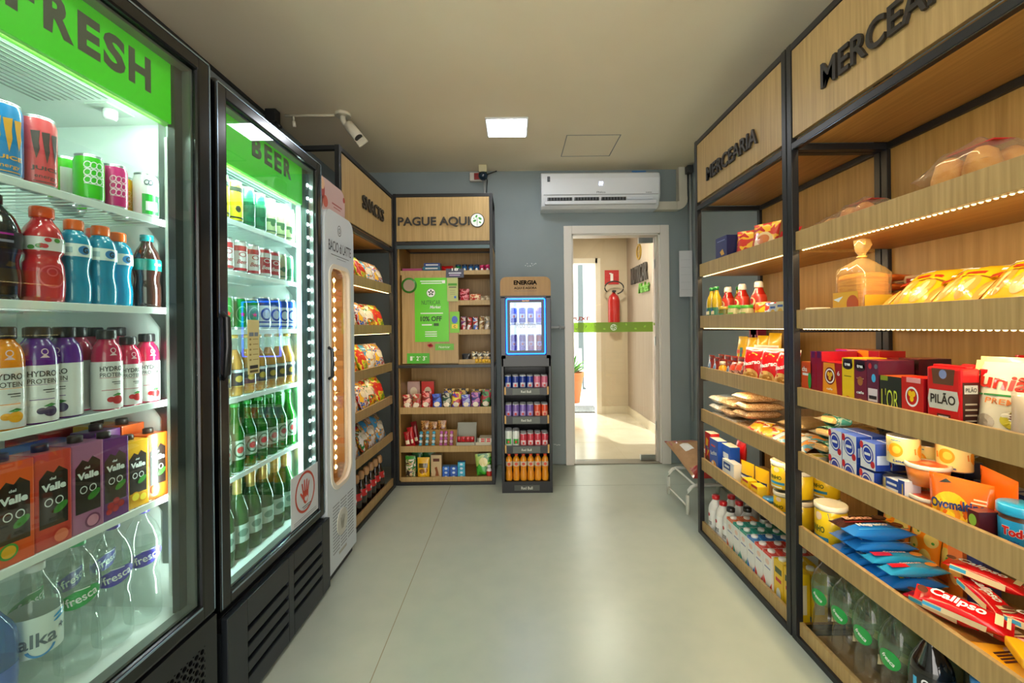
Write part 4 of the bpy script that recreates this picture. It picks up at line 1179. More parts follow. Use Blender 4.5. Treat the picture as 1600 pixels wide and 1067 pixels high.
fput(('can_magenta', can('drink_can', .0275, .118, F_('d02a78'), art_squig(F_('f4c9d8'), .055, .95))), F1, 178, 285, .122, z, 'magenta can with pale script on FRESH top shelf', 'can', rz=R(-25))
fput(('can_yellow', can('drink_can', .027, .118, F_('e0aa12'), art_squig(F_('f6e2a0'), .05, .8))), F1, 203, 300, .155, z, 'golden yellow can beside the white and green can', 'can', rz=R(-30))
fput(('can_whitegreen', can('drink_can', .0285, .128, F_('dfe9e4'), lambda m, mp, r, h: (m.a_rect(mp, -.02, .024, .015, .07, F_('2aa83a'), 1), m.a_rect(mp, -.012, .016, .025, .05, WHT, 2), squig(m, mp, F_('1c3a4a'), .095, .8, 1)))), F1, 228, 305, .122, z, 'white can with green panel, rightmost on FRESH top shelf', 'can', rz=R(-25))
# sports bottles
gp = smooth_prof([(.028, 0), (.0315, .006), (.0325, .05), (.028, .085), (.030, .11), (.0325, .118), (.0325, .152), (.028, .172), (.017, .186), (.0165, .198)])
gi = interp(gp)
gcap = [(.0185, .186), (.019, .190), (.019, .208), (.017, .212), (0, .212)]
def gart(c1, c2, txt='G'):
    def a_(m, mp): m.a_disc(mp, .012, .136, .012, .011, c2, 1); m.a_text(mp, txt, .014, .136, .011, .015, F_('1d2a2c'), .05, 2); m.a_rect(mp, -.026, -.01, .128, .142, c1, 1)
    return a_
def sports(nm, liq, lab, cap, art): return bottle(nm, gp, liq, gcap, cap, (.120, .151, lab, art, gi))
BLUD = noise_ramp('blue_drink', [(.3, '0c7fa8'), (.7, '1292b8')], (1, 1, 1), 20, 2, .18, coat=.6)
z = FRZ[1]
for i, px in enumerate((108, 152, 192)):
    fput(('gat', sports('sports_drink_bottle', BLUD, F_('dfe9e6'), F_('f06a1a'), gart(F_('9ab4bc'), F_('3f86c8')))), F1, px, 410, .13 if i != 2 else .145, z, 'blue sports drink bottle with orange cap in FRESH fridge' + pos_words(i, 3), 'bottle', 'blue sports drinks', R(-30))
rp = smooth_prof([(.028, 0), (.036, .008), (.0385, .05), (.036, .09), (.031, .108), (.036, .118), (.036, .15), (.030, .172), (.018, .192), (.018, .205)])
def rart(m, mp):
    for q in range(7): m.a_disc(mp, rnd.uniform(-.03, .035), rnd.uniform(.125, .145), .006, .005, F_('d2313a') if q % 2 else F_('4a8a3a'), 1)
REDD = noise_ramp('red_drink', [(.3, 'c41a22'), (.7, 'd82a30')], (1, 1, 1), 20, 2, .16, coat=.7)
def rex(t):
    m = MB(); mp = cmap(lambda b: interp(rp)(b)+.0004); m.a_disc(mp, .006, .062, .024, .026, F_('e2525a'), 1, 26, r0=.86); m.a_disc(mp, .006, .072, .010, .010, F_('e2525a'), 1, 20, r0=.7); part(m, 'embossing', t)
rbot = bottle('red_drink_bottle', rp, REDD, [(.0205, .196), (.021, .200), (.021, .218), (.019, .221), (0, .221)], F_('f0521a'), (.12, .15, F_('e3dcdc'), rart, interp(rp)), extra=rex)
fput(('redb', rbot), F1, 58, 400, .128, z, 'bright red drink bottle with orange cap on FRESH second shelf', 'bottle', rz=R(-25))
put(get(('redb',)), F1, F1.u_at(150, 400, .25), .25, z, 'red drink bottle at the back behind the blue sports drinks', 'bottle')
dp = smooth_prof([(.026, 0), (.032, .006), (.0325, .06), (.029, .085), (.0325, .105), (.033, .14), (.026, .165), (.014, .19), (.014, .205)])
dk_ = noise_ramp('dark_cola', [(.3, '2a1512'), (.7, '3a1c16')], (1, 1, 1), 20, 2, .12, coat=.8)
fput(('darkteal', bottle('soft_drink_bottle', dp, dk_, [(.016, .195), (.016, .213), (0, .214)], F_('128a94'), (.11, .142, F_('128a80'), lambda m, mp: m.a_rect(mp, .0, .02, .124, .13, WHT), interp(dp)))), F1, 228, 415, .125, z, 'dark soda bottle with teal cap and label in FRESH fridge', 'bottle', rz=R(-20))
bp_ = smooth_prof([(.03, 0), (.042, .008), (.044, .055), (.040, .085), (.044, .11), (.045, .145), (.034, .18), (.016, .205), (.0155, .212)])
fput(('bigdark', bottle('soft_drink_bottle', bp_, M('14101a', .1, 0, 0, .8), [(.018, .204), (.018, .222), (0, .223)], M('1a1a22', .3), (.112, .146, M('1c1822', .3), lambda m, mp: (m.a_rect(mp, -.02, .02, .137, .141, F_('b02a9a')), m.a_rect(mp, -.02, .02, .122, .127, F_('9a93a8'))), interp(bp_)))), F1, -4, 390, .145, z, 'large black soda bottle with purple stripe at left of FRESH second shelf', 'bottle', rz=R(-20))
# protein water
hp_ = smooth_prof([(.028, 0), (.0310, .004), (.0315, .02), (.0315, .13), (.031, .145), (.026, .168), (.0175, .182), (.0175, .190)])
hcap = [(.020, .184), (.0205, .187), (.0205, .206), (.018, .209), (0, .209)]
def hydro(nm, c, fruit, c2):
    def art(m, mp):
        k_ = F_('3a3636'); m.a_text(mp, 'HYDRO', 0, .108, .046, .0125, k_, .02); m.a_text(mp, 'PROTEIN', 0, .092, .046, .0105, k_, .01)
        m.a_rect(mp, -.024, .024, .084, .085, F_(c)); m.a_rect(mp, .0, .02, .072, .074, k_); m.a_rect(mp, .004, .02, .067, .0685, k_); m.a_rect(mp, -.02, .02, .052, .0535, F_(c))
        m.a_disc(mp, .012, .026, .012, .011, F_(c2), 2); m.a_disc(mp, -.002, .028, .008, .007, F_(c2), 1); m.a_poly(mp, [(.0, .038), (.012, .036), (.022, .040), (.012, .044)], F_('3c8a3a'), 3)
    def ex(t):
        m = MB(); mp = cmap(lambda b: interp(hp_)(b)+.0005); w_ = F_('eec9d0'); m.a_disc(mp, .004, .155, .006, .007, w_, 1, r0=.7); m.a_poly(mp, [(-.004, .142), (.012, .142), (.004, .150)], w_, 1); part(m, 'emblem', t)
    return bottle(nm, hp_, F_(c, .2), hcap, M('201a1e', .35), (.004, .126, F_('e6e2e2'), art, interp(hp_)), extra=ex)
z = FRZ[2]
K_ = {'straw': ('b8204a', 'c22a30', 'pink'), 'grape': ('5c1f86', '3a2a56', 'purple'), 'mango': ('ee8a12', 'f0a21c', 'orange')}
hk = {k: ('hy'+k, hydro('protein_drink_bottle', v[0], None, v[1])) for k, v in K_.items()}
fput(hk['mango'], F1, 6, 590, .13, z, 'orange protein drink bottle in the FRESH fridge', 'bottle', rz=R(-28))
for i, px in enumerate((58, 101)): fput(hk['grape'], F1, px, 590, .13+.012*i, z, 'purple protein drink bottle in the FRESH fridge' + pos_words(i, 2), 'bottle', 'purple protein drinks', R(-28 if i == 0 else -75))
for i, (px, d_) in enumerate(((138, .165), (176, .13), (210, .13), (240, .13))): fput(hk['straw'], F1, px, 590, d_, z, 'pink protein drink bottle, front row of FRESH middle shelf' + pos_words(i, 4), 'bottle', 'pink protein drinks', R(-28 if i else 60))
for i, (px, d_) in enumerate(((176, .235), (229, .215))): put(get(hk['straw']), F1, F1.u_at(px, 560, d_), d_, z, 'pink protein drink bottle, back row of FRESH middle shelf' + pos_words(i, 2), 'bottle', 'pink protein drinks', R(20))
for i, (px, d_) in enumerate(((75, .23), (120, .22))): put(get(hk['grape']), F1, F1.u_at(px, 560, d_), d_, z, 'purple protein drink bottle behind the front pair' + pos_words(i, 2), 'bottle', 'purple protein drinks', R(20))
# juice cartons
def juice(nm, c, fr, extra=None, leaf='3a8a2c', f2=None):
    def f():
        t = empty(nm); w, d_, h = .070, .068, .205; C = F_(c)
        def art(m, mp):
            m.a_poly(mp, [(-.027, .045), (.027, .045), (.027, .158), (.010, .172), (.0, .160), (-.012, .168), (-.027, .150)], F_('2a1e1a'), 1)
            m.a_text(mp, 'del', -.002, .148, .012, .006, WHT, .03); m.a_text(mp, 'Valle', 0, .130, .046, .016, WHT, .05)
            for s_ in (-1, 1): m.a_disc(mp, .010*s_, .098, .008, .009, WHT, 2, 18, r0=.75)
            m.a_disc(mp, .012, .082, .016, .008, F_(leaf), 3, rot=.6)
            for (x, y, q) in fr: m.a_disc(mp, x, y, q, q, F_(f2 or c), 4); m.a_disc(mp, x, y, q*.75, q*.75, F_(extra or f2 or c), 5)
        m = MB(); m.box(-w/2, w/2, -d_/2, d_/2, 0, h, C, .003); art(m, fmap(-d_/2)); m.a_rect(rmap(w/2), -.02, .02, .04, .15, F_('2a1e1a'), 1); part(m, 'carton_body', t)
        c_ = MB(); c_.lathe([(.014, h-.001), (.014, h+.014), (.012, h+.016), (0, h+.016)], M('33261f', .4), 16); part(c_, 'cap', t); return t
    return f
z = FRZ[3]
ja = {'o': ('jo', juice('juice_carton', 'e8641a', [(-.008, .032, .016)], 'f7a53a', f2='f0941c')), 'y': ('jy', juice('juice_carton', 'eeb21a', [(-.010, .034, .015), (.014, .028, .014)], 'f2d83a', f2='e8a010')),
      'p': ('jp', juice('juice_carton', '6a1f78', [(-.014, .036, .009), (.0, .044, .009), (.012, .034, .009), (-.002, .026, .009), (-.018, .022, .008)], 'c0282c', f2='a81c28')),
      'b': ('jb', juice('juice_carton', 'b06a94', [(.008, .022, .017)], 'd88aa8', f2='7a2a5c')), 'g': ('jg', juice('juice_carton', 'd2453a', [(.012, .02, .018)], 'ee7a5a', f2='c8302a')), 'c': ('jc', juice('juice_carton', 'e8541a', [(-.01, .03, .016)], 'f0b02a', f2='3f9a3a'))}
for key, px, lab in (('c', 8, 'orange juice carton, leftmost on the FRESH fourth shelf'), ('g', 64, 'coral red juice carton between orange and mauve cartons'), ('b', 118, 'mauve and black juice carton on the FRESH fourth shelf'), ('p', 167, 'purple juice carton showing red berries in FRESH fridge'), ('y', 212, 'yellow juice carton showing lemons in FRESH fridge'), ('o', 250, 'orange juice carton with orange slice, rightmost of the row')):
    fput(ja[key], F1, px, 740, .125, z, lab, 'carton', rz=R(-5))
for key, px, lab in (('p', 150, 'purple juice carton in the second row, behind mauve carton'), ('y', 196, 'yellow juice carton in the second row of FRESH fridge'), ('o', 232, 'orange juice carton in the second row of FRESH fridge')):
    put(get(ja[key]), F1, F1.u_at(px, 720, .20), .20, z, lab, 'carton')
def art_db(m, mp): m.a_text(mp, 'DOBRINHO', 0, .12, .15, .022, F_('9ab4e8'), .02, shear=.2); m.a_rect(mp, -.08, .08, .09, .10, F_('c04a6a')); m.a_text(mp, 'CHOCOLATE', .01, .15, .13, .014, F_('c43a5a'), .02)
o = boxp('milk_drink_pack', .20, .09, .185, F_('1c3f94'), F_('14306f'), F_('2a55b0'), art_db); put(o, F1, F1.u_at(60, 690, .25), .26, z, 'dark blue multipack behind the juice cartons in FRESH fridge', 'box')
o = boxp('milk_drink_pack', .12, .09, .20, F_('9c2430'), F_('7c1a26'), F_('c84a1e')); put(o, F1, F1.u_at(118, 680, .29), .36, z, 'dark red box at the back above the juice cartons', 'box')
# water bottles on the fridge floor
WATER = thin_glass('f4f8f6', .02, 1.5, .025)
def water(nm, r, h, capc, labm, art, lz, waist=True, mat=WATER, tint=None):
    pr = smooth_prof([(r*.70, 0), (r*.97, .012), (r*.98, h*.16), (r*.90, h*.36), (r*.82, h*.42), (r*.93, h*.5), (r, h*.62), (r*.98, h*.72), (r*.72, h*.84), (r*.34, h*.93), (.0135, h*.955), (.0135, h*.985)] if waist else [(r*.75, 0), (r*.98, .01), (r, h*.2), (r*.96, h*.3), (r, h*.4), (r, h*.68), (r*.9, h*.76), (r*.5, h*.88), (.0145, h*.94), (.0145, h*.98)])
    return bottle(nm, pr, mat, [(.0165, h*.95), (.017, h*.955), (.017, h*1.0), (.015, h*1.005), (0, h*1.005)], capc, (lz[0]*h, lz[1]*h, labm, art, interp(pr)), 26)
def art_fre(c):
    def a_(m, mp): m.a_disc(mp, 0, .185, .042, .021, c, 1, 26, R(16)); m.a_text(mp, 'fresca', 0.002, .187, .058, .021, WHT, .015, 3, rot=R(14)); m.a_rect(mp, -.012, .016, .205, .207, WHT, 3)
    return a_
CLR = thin_glass('f2f6f2', .05, 1.3, .03)
z = .443
fw = lambda k_, u, lb, g=None: put(get(k_), F1, u, .135, z, lb, 'bottle', g, R(-35))
wf = {'g': ('wg', water('water_bottle', .0432, .315, F_('28b070'), CLR, art_fre(F_('15a04c')), (.52, .70))), 'p': ('wp', water('water_bottle', .0432, .315, F_('4a3a9c'), CLR, art_fre(F_('4a3fae')), (.52, .70)))}
def art_alka(m, mp):
    k_ = F_('5a6a78'); m.a_text(mp, 'alka', -.004, .150, .062, .030, k_, .02); m.a_text(mp, '+', .038, .160, .012, .012, k_, .03)
    for q, rr in ((0, .026),): 
        pts = [(rr*math.cos(R(a)), .138+rr*math.sin(R(a))) for a in range(200, 341, 14)]; pi_ = [((rr-.006)*math.cos(R(a)), .138+(rr-.004)*math.sin(R(a))) for a in range(340, 199, -14)]
        for a_i in range(len(pts)-1): m.a_poly(mp, [pts[a_i], pts[a_i+1], pi_[-2-a_i], pi_[-1-a_i]], F_('2a8ad0'), 2)
    for q in range(2): m.a_disc(mp, .034, .180+.009*q, .014, .003, F_('2a9ad8'), 2, rot=R(20))
fput(('walka', water('water_bottle', .0436, .30, F_('dfe8e8'), F_('dde8e4'), art_alka, (.38, .66), False)), F1, 58, 960, .135, z, 'wide water bottle with white label and blue smile in FRESH fridge', 'bottle', rz=R(-30)); ALL[-1].location = F1.world(.376, .135, z)
fw(wf['g'], .464, 'clear water bottle with green label in FRESH fridge')
for i, u in enumerate((.552, .640)): fw(wf['p'], u, 'clear water bottle with purple label in FRESH fridge' + pos_words(i, 2), 'purple label waters')
BW = thin_glass('6cb0ea', .03, 1.5, .25)
fput(('wblue', water('water_bottle', .046, .27, F_('3f86d8'), F_('4a6cc0'), None, (.3, .5), False, BW)), F1, -6, 990, .135, z, 'blue tinted water bottle at lower left edge of FRESH fridge', 'bottle'); ALL[-1].location = F1.world(.284, .135, z)
for i, u in enumerate((.42, .51, .60)): put(get(wf['p' if i else 'g']), F1, u, .235, z, 'water bottle in the rear row of FRESH floor' + pos_words(i, 3), 'bottle', 'rear waters')

# ------------------------------------------------------------------ second fridge
def frange(u0, u1, n): return [u0+(u1-u0)*i/max(1, n-1) for i in range(n)]
z = FR2[0]-.0023
def art_tall(c, z0=.08, z1=.10):
    return lambda m, mp, r, h: (m.a_rect(mp, -.028, .028, z0, z1, c, 1), m.a_rect(mp, -.03, .03, .02, .026, c, 1), m.a_disc(mp, 0, .055, .010, .012, c, 1))
tc_ = {'y': ('cty', can('beer_can', .033, .158, F_('e2d21c'), art_tall(F_('2a2a22'), .118, .135))), 'g': ('ctg', can('beer_can', .033, .158, F_('1c6a48'), art_tall(F_('0f4a30'), .06, .1))), 'k': ('ctk', can('beer_can', .033, .158, F_('b3b88a'), art_tall(F_('3c5a3a'), .06, .075)))}
seq = [('y', 'yellow and black'), ('y', 'yellow and black'), ('y', 'yellow and black'), ('g', 'dark green'), ('g', 'dark green'), ('k', 'khaki'), ('k', 'khaki'), ('k', 'khaki')]
us = frange(.115, .645, 8)
cnt = {}
for i, (k_, nm_) in enumerate(seq):
    idx = [j for j, s_ in enumerate(seq) if s_[0] == k_].index(i); tot = sum(1 for s_ in seq if s_[0] == k_)
    put(get(tc_[k_]), F2, us[i], .122, z, f'tall {nm_} beer can on top shelf of BEER fridge' + pos_words(idx, tot), 'can', f'tall {nm_} beer cans', R(-25))
z = FR2[1]-.0023
def art_bud(c, c2): return lambda m, mp, r, h: (m.a_rect(mp, -.05, .05, .085, .104, c, 1, 16), m.a_rect(mp, -.05, .05, .012, .022, c, 1, 16), m.a_text(mp, 'Beer', 0, .045, .036, .016, c2, .02, shear=.3), m.a_disc(mp, 0, .072, .014, .009, c2, 2, r0=.7))
s2 = {'w': ('cbw', can('beer_can', .033, .123, F_('d8d4d6'), art_bud(F_('b8303a'), F_('a03a44')))), 'r': ('cbr', can('beer_can', .033, .123, F_('b81e2a'), art_bud(F_('d8d8da'), F_('e8e8ea')))), 'k': ('cbk', can('beer_can', .029, .123, F_('a8b28c'), art_tall(F_('2a6a4a'), .05, .06))), 'g': ('cbg', can('beer_can', .029, .123, F_('5a9478'), art_tall(F_('1c5a3a'), .03, .06)))}
for key, us_, nm_ in (('w', [.13, .21, .29, .37], 'white and red'), ('r', [.45, .515], 'red and white'), ('k', [.58], 'khaki'), ('g', [.64], 'green')):
    for i, u in enumerate(us_): put(get(s2[key]), F2, u, .122, z, f'short {nm_} beer can on second shelf of BEER fridge' + pos_words(i, len(us_)), 'can', f'short {nm_} beer cans', R(-25))
z = FR2[2]-.0023
def art_star(m, mp, r, h):
    pts = []
    for q in range(10):
        a = R(90+36*q); rr = .011 if q % 2 == 0 else .0045; pts.append((rr*math.cos(a), .06+rr*math.sin(a)))
    for q in range(0, 10, 2): m.a_poly(mp, [pts[q-1], pts[q], pts[(q+1) % 10], (0, .06)], F_('c8202a'), 3)
    m.a_disc(mp, 0, .06, .022, .03, F_('8ed0a0'), 1); m.a_disc(mp, 0, .06, .019, .027, F_('168a3c'), 2)
def art_bl(m, mp, r, h): m.a_rect(mp, -.05, .05, .02, .10, F_('dfe8ee'), 1, 16); m.a_disc(mp, 0, .065, .022, .026, F_('1c3f94'), 2); m.a_disc(mp, 0, .065, .015, .018, F_('cfdbe8'), 3); m.a_rect(mp, -.03, .03, .030, .036, F_('1c3f94'), 2, 10)
s3 = {'s': ('cst', can('beer_can', .033, .123, F_('168a3c'), art_star)), 'b': ('cbl', can('beer_can', .033, .135, F_('2350a8'), art_bl))}
for i, u in enumerate([.13, .205, .285, .36]): put(get(s3['s']), F2, u, .122, z, 'green beer can with red star in BEER fridge' + pos_words(i, 4), 'can', 'green star beer cans', R(-25))
for i, u in enumerate([.44, .515, .585, .645]): put(get(s3['b']), F2, u, .122, z, 'blue and white beer can in BEER fridge' + pos_words(i, 4), 'can', 'blue and white beer cans', R(-25))
z = FR2[3]-.0023
lp = smooth_prof([(.027, 0), (.0305, .006), (.031, .10), (.030, .125), (.021, .155), (.0135, .18), (.0125, .215), (.0135, .222)])
AMB = tintmat('e6c27a'); 
lb = bottle('beer_bottle', lp, thin_glass('f1f6ee', .02, 1.45, .05), [(.0145, .214), (.0150, .218), (.014, .226), (0, .228)], F_('c8a04a'), (.035, .10, F_('3a3a44'), lambda m, mp: (m.a_rect(mp, -.04, .04, .088, .098, F_('d8e2e8'), 2, 12), m.a_disc(mp, 0, .065, .014, .012, F_('b89a4a'), 2), m.a_rect(mp, -.04, .04, .036, .04, F_('c8a04a'), 2, 12)), interp(lp)), 18,
            liquid=(smooth_prof([(.025, .003), (.029, .008), (.0295, .10), (.0285, .124), (.0195, .153), (.012, .172)]), noise_ramp('lager', [(.3, 'd88a1c'), (.7, 'e2a030')], (1, 1, 1), 9, 2, .15, coat=.3)))
us = frange(.12, .64, 8)
for i, u in enumerate(us): put(get(('lager', lb)), F2, u, .125, z, 'amber lager bottle with dark label in BEER fridge' + pos_words(i, 8), 'bottle', 'amber lager bottles', R(-25))
z = FR2[4]-.0023
GG = noise_ramp('green_glass', [(.3, '0f6a1c'), (.7, '188a28')], (1, 1, 1), 12, 2, .06, coat=1.)
gb = smooth_prof([(.028, 0), (.0305, .006), (.031, .12), (.030, .14), (.0185, .175), (.0135, .20), (.0125, .235), (.0135, .242)])
gbk = ('green', bottle('beer_bottle', gb, thin_glass('3cae3a', .02, 1.5, .18), [(.0145, .236), (.015, .240), (.014, .248), (0, .250)], F_('2f9a40'), (.045, .115, thin_glass('d6e6d6', .1, 1.3, .55), lambda m, mp: (m.a_disc(mp, 0, .08, .022, .028, F_('2f5a3a'), 1, r0=.8), m.a_disc(mp, 0, .08, .012, .012, F_('a83a3a'), 2)), interp(gb)), 18, liquid=(smooth_prof([(.026, .003), (.029, .008), (.0293, .12), (.0285, .139), (.017, .172), (.012, .19)]), thin_glass('5aa838', .05, 1.2, .35))))
for j, d_ in enumerate((.125, .20)):
    for i, u in enumerate(frange(.12+.02*j, .645, 8)): put(get(gbk), F2, u, d_, z, f'green beer bottle on fifth shelf of BEER fridge, {["front", "back"][j]} row' + pos_words(i, 8), 'bottle', 'green beer bottles', R(-25))
z = .396
wb = smooth_prof([(.032, 0), (.0365, .006), (.037, .14), (.0355, .17), (.022, .215), (.0145, .24), (.0145, .285)])
def foil(t): part(MB().lathe([(.0150, .222), (.0158, .224), (.0158, .296), (.014, .300), (0, .300)], noise_ramp('gold_foil', [(.3, 'b59652'), (.7, 'cdb06c')], (1, 1, 1), 60, 3, .35, metal=.5), 16), 'foil', t)
wk = ('wine', bottle('wine_cooler_bottle', wb, thin_glass('5c9a50', .02, 1.5, .22), [(.0145, .29), (.0145, .301), (0, .302)], F_('b59652'), (.06, .125, F_('b4c8bc'), lambda m, mp: m.a_disc(mp, 0, .095, .02, .014, F_('6a8a7a'), 1), interp(wb)), 18, extra=foil, liquid=(smooth_prof([(.030, .003), (.034, .008), (.035, .14), (.0335, .168), (.020, .212)]), thin_glass('8ab85a', .05, 1.2, .3))))
for i, u in enumerate(frange(.12, .62, 7)): put(get(wk), F2, u, .13, z, 'gold-necked green bottle on floor of BEER fridge' + pos_words(i, 7), 'bottle', 'gold-necked bottles', R(-25))
for i, u in enumerate(frange(.16, .60, 5)): put(get(wk), F2, u, .22, z, 'gold-necked green bottle in back row, BEER fridge floor' + pos_words(i, 5), 'bottle', 'gold-necked bottles', R(-25))
# ------------------------------------------------------------------ right-hand shelves
def zb(k): return ROWS[k]-LIP+.0178
def fit(unit, p0, p1, py, d, base):
    u0, u1 = unit.u_at(p0, py, d), unit.u_at(p1, py, d); uc = (u0+u1)/2; px = (p0+p1)/2
    return uc, abs(u1-u0), unit.z_at(unit.u_at(px, py, d), d, py, px)-base
def fbox(nm, unit, p0, p1, py, d, base, depth, cols, art, label, cat, group=None, rz=0., tart=None, sart=None, gap=.002, hmax=None):
    uc, w, h = fit(unit, p0, p1, py, d, base); w -= gap; h = min(h, hmax or 9)
    o = boxp(nm, w, depth, h, *cols, art=(lambda m, mp: art(m, mp, w, h)) if art else None, tart=(lambda m, mp: tart(m, mp, w, depth)) if tart else None, sart=(lambda m, mp: sart(m, mp, depth, h)) if sart else None)
    return put(o, unit, uc, d+depth/2, base, label, cat, group, rz)
def bag(nm, unit, u, d, z, w, h, t, mat, label, cat, art=None, rx=0., rz=0., group=None, stand=False, seed=0, back=None, seals=None, ry=0., sc=None, wrk=.1, rnd_=2.4, fe=.5):
    o = pillow(nm, w, h, t, mat, back, art, seed=seed, stand=stand, seals=seals, wrk=wrk, rnd_=rnd_, fe=fe)
    return put(o, unit, u, d, z, label, cat, group, rz, rx, ry, sc)
def bagcopies(o, spots, labels, cat, group):
    for s, lb in zip(spots, labels):
        c = dup(o); unit, u, d, z = s[:4]; put(c, unit, u, d, z, lb, cat, group, s[4] if len(s) > 4 else 0, s[5] if len(s) > 5 else 0, s[6] if len(s) > 6 else 0)
CLEAR = thin_glass('f3ead8', .08, 1.4, .10)
BREAD = noise_ramp('bread_crust', [(.3, 'c98a3e'), (.55, 'dda556'), (.75, 'e8bd78')], (1, 1, 1), 25, 4, .7)
U1.levels = U2.levels = [zb(i)-.0008 for i in range(6)]
def bread_flat(w, l, t, nm='bread_bag', col=BREAD, labm=None, wrap=CLEAR, art=None):
    """buns in a clear bag, lying: mesh bag, child buns"""
    def f():
        t_ = empty(nm); b = pillow('w', w, l, t*1.1, wrap, None, art, seed=3, wrk=.16, build=False)
        b.v = [(v[0], v[2]-l/2, -v[1]+t*.56) for v in b.v]; part(b, 'wrapper', t_)
        m = MB(); nx, ny = max(1, round(w/.085)), max(2, round(l/.075))
        for i in range(nx):
            for j in range(ny):
                cx, cy = -w/2*.84+(i+.5)*w*.84/nx, -l/2*.8+(j+.5)*l*.8/ny; rx_, ry_ = w*.42/nx, l*.42/ny
                m.lathe([(rx_*.7, 0), (rx_*.98, t*.2), (rx_*.95, t*.5), (rx_*.7, t*.78), (rx_*.3, t*.88), (0, t*.9)], col, 14, cx, cy, min(1.3, ry_/rx_), z0=.003)
                m.v[-84:] = [(v[0], cy+(v[1]-cy), v[2]) for v in m.v[-84:]]
        part(m, 'buns', t_)
        if labm: part(MB().box(-w*.3, w*.3, -l*.15, l*.15, t*1.0, t*1.02, labm), 'label', t_)
        return t_
    return f
# row A (top): only what rises above the lip shows
z = zb(0)
def topbag(px, py, d, w, l, t, col, labm, label, nm='bread_bag', rz=0., ry=0.):
    u = U2.u_at(px, py, d)
    o = bread_flat(w, l, t, nm, col, labm)(); put(o, U2, u, d, z, label, 'bread', None, rz, 0, ry); return o
topbag(1262, 345, .12, .115, .17, .090, BREAD, None, 'clear bag of pale flat bread at far end of near top shelf')
topbag(1304, 330, .12, .12, .17, .098, BREAD, None, 'clear bread bag beside the far bag on near top shelf')
topbag(1352, 310, .12, .17, .17, .105, noise_ramp('toast', [(.3, 'b0672e'), (.7, 'd69a55')], (1, 1, 1), 25, 4, .6), RED, 'bread bag with red label, middle of near top shelf')
topbag(1530, 235, .12, .20, .18, .135, BREAD, RED, 'large clear bread bag with red label at near end of top shelf')
def dishl(m, mp): m.a_rect(mp, -.06, .06, .04, .1, F_('3a3c40'), 1)
o = bag('black_packet', U2, U2.u_at(1417, 295, .13), .13, z+.06, .12, .14, .04, F_('2b2d2f'), 'small dark packet between bread bags on near top shelf', 'packet', rx=R(-80))
# row B: bread and buns
z = zb(1)
for i in range(4):
    o = get(('flatbread', lambda: pillow('flatbread_pack', .17, .19, .030, noise_ramp('flatbread', [(.3, 'b4521a'), (.6, 'd9742c'), (.8, 'c0602a')], (1, 1, 1), 45, 3, .3, coat=.5), seed=2)))
    put(o, U2, .115, .17, z+.062+.034*i, f'flat orange bread pack in the far stack, {["lowest","second","third","topmost"][i]}', 'bread', 'stacked flat bread packs', 0, R(-90))
for i in range(1):
    o = boxp('cake_box', .16, .16, .044, F_('2c2a36'), F_('6a3320'), F_('b0622a'), lambda m, mp: [m.a_disc(mp, -.06+.03*q, .022, .010, .012, F_('2f52a8' if q % 2 else 'c06a2a'), 1) for q in range(5)]); put(o, U2, .115, .25, z, 'low dark printed pack under the flat bread stack', 'box')
def art_tub(m, mp): m.a_rect(mp, -.03, .03, .012, .034, F_('c9b88a'), 1)
put(get(('smalltub', tub(F_('d8c894'), M('e6dfc4', .3), 'spread_tub', .038, .045))), U2, U2.u_at(1262, 470, .06), .065, z, 'small round cream tub at far end of near second shelf', 'tub')
o = boxp('snack_cube', .05, .04, .03, F_('2a3f8a'), F_('c46a2a'), F_('d8a04a')); put(o, U2, U2.u_at(1295, 480, .05), .055, z, 'small blue and orange packet beside the cream tub', 'packet')
# tall loaf bag
def loaf():
    t = empty('loaf_bag'); w, d_, h = .125, .11, .19
    m = MB(); m.box(-w/2+.006, w/2-.006, -d_/2+.006, d_/2-.006, .003, h-.008, noise_ramp('sliced_loaf', [(.35, 'c98a34'), (.5, 'e6b558'), (.62, 'd39a40')], (1, 1, 9), 9, 2, .6), .02); part(m, 'loaf', t)
    m = MB(); n = 24
    def oct_(s, z_, tw=0.): return [(s*(w/2)*max(-1, min(1, 1.25*math.cos(2*math.pi*i/n+tw))), s*(d_/2)*max(-1, min(1, 1.25*math.sin(2*math.pi*i/n+tw))), z_) for i in range(n)]
    levels = [(1, 0), (1.03, .01), (1.02, .10), (1.03, h-.01), (.86, h+.012), (.42, h+.035), (.13, h+.05), (.10, h+.056), (.25, h+.075), (.34, h+.095), (.30, h+.118)]
    vs = []
    for li, (s, z_) in enumerate(levels):
        for i, p in enumerate(oct_(s, z_)):
            k_ = 1+(.02 if li < 4 else .12)*math.sin(5*i+li*2.); vs.append((p[0]*k_, p[1]*k_, p[2]))
    m.add(vs, [(j*n+i, j*n+(i+1) % n, (j+1)*n+(i+1) % n, (j+1)*n+i) for j in range(len(levels)-1) for i in range(n)], thin_glass('fbe2a4', .06, 1.45, .16), True); part(m, 'wrapper', t)
    m = MB(); mp = fmap(-d_/2*1.05)
    m.a_rect(mp, -.058, .055, .02, .115, F_('e8b230'), 1); m.a_disc(mp, .032, .07, .026, .032, F_('c25a28'), 2); m.a_rect(mp, -.055, -.01, .012, .052, F_('a8307c'), 2); m.a_poly(mp, [(-.055, .09), (-.01, .10), (-.03, .08)], WHT, 2)
    mp = rmap(w/2*1.05); m.a_rect(mp, -.045, .045, .02, .1, F_('e8b230'), 1); part(m, 'label', t)
    part(MB().tube([(.014*math.cos(R(a)), .012*math.sin(R(a)), h+.053) for a in range(0, 360, 30)], .003, F_('caa84a'), 6, True), 'tie', t); return t
put(get(('loaf', loaf)), U2, U2.u_at(1352, 440, .10), .09, z, 'tall sliced loaf in tied golden bag on near second shelf', 'bread', sc=(1, 1, .92))
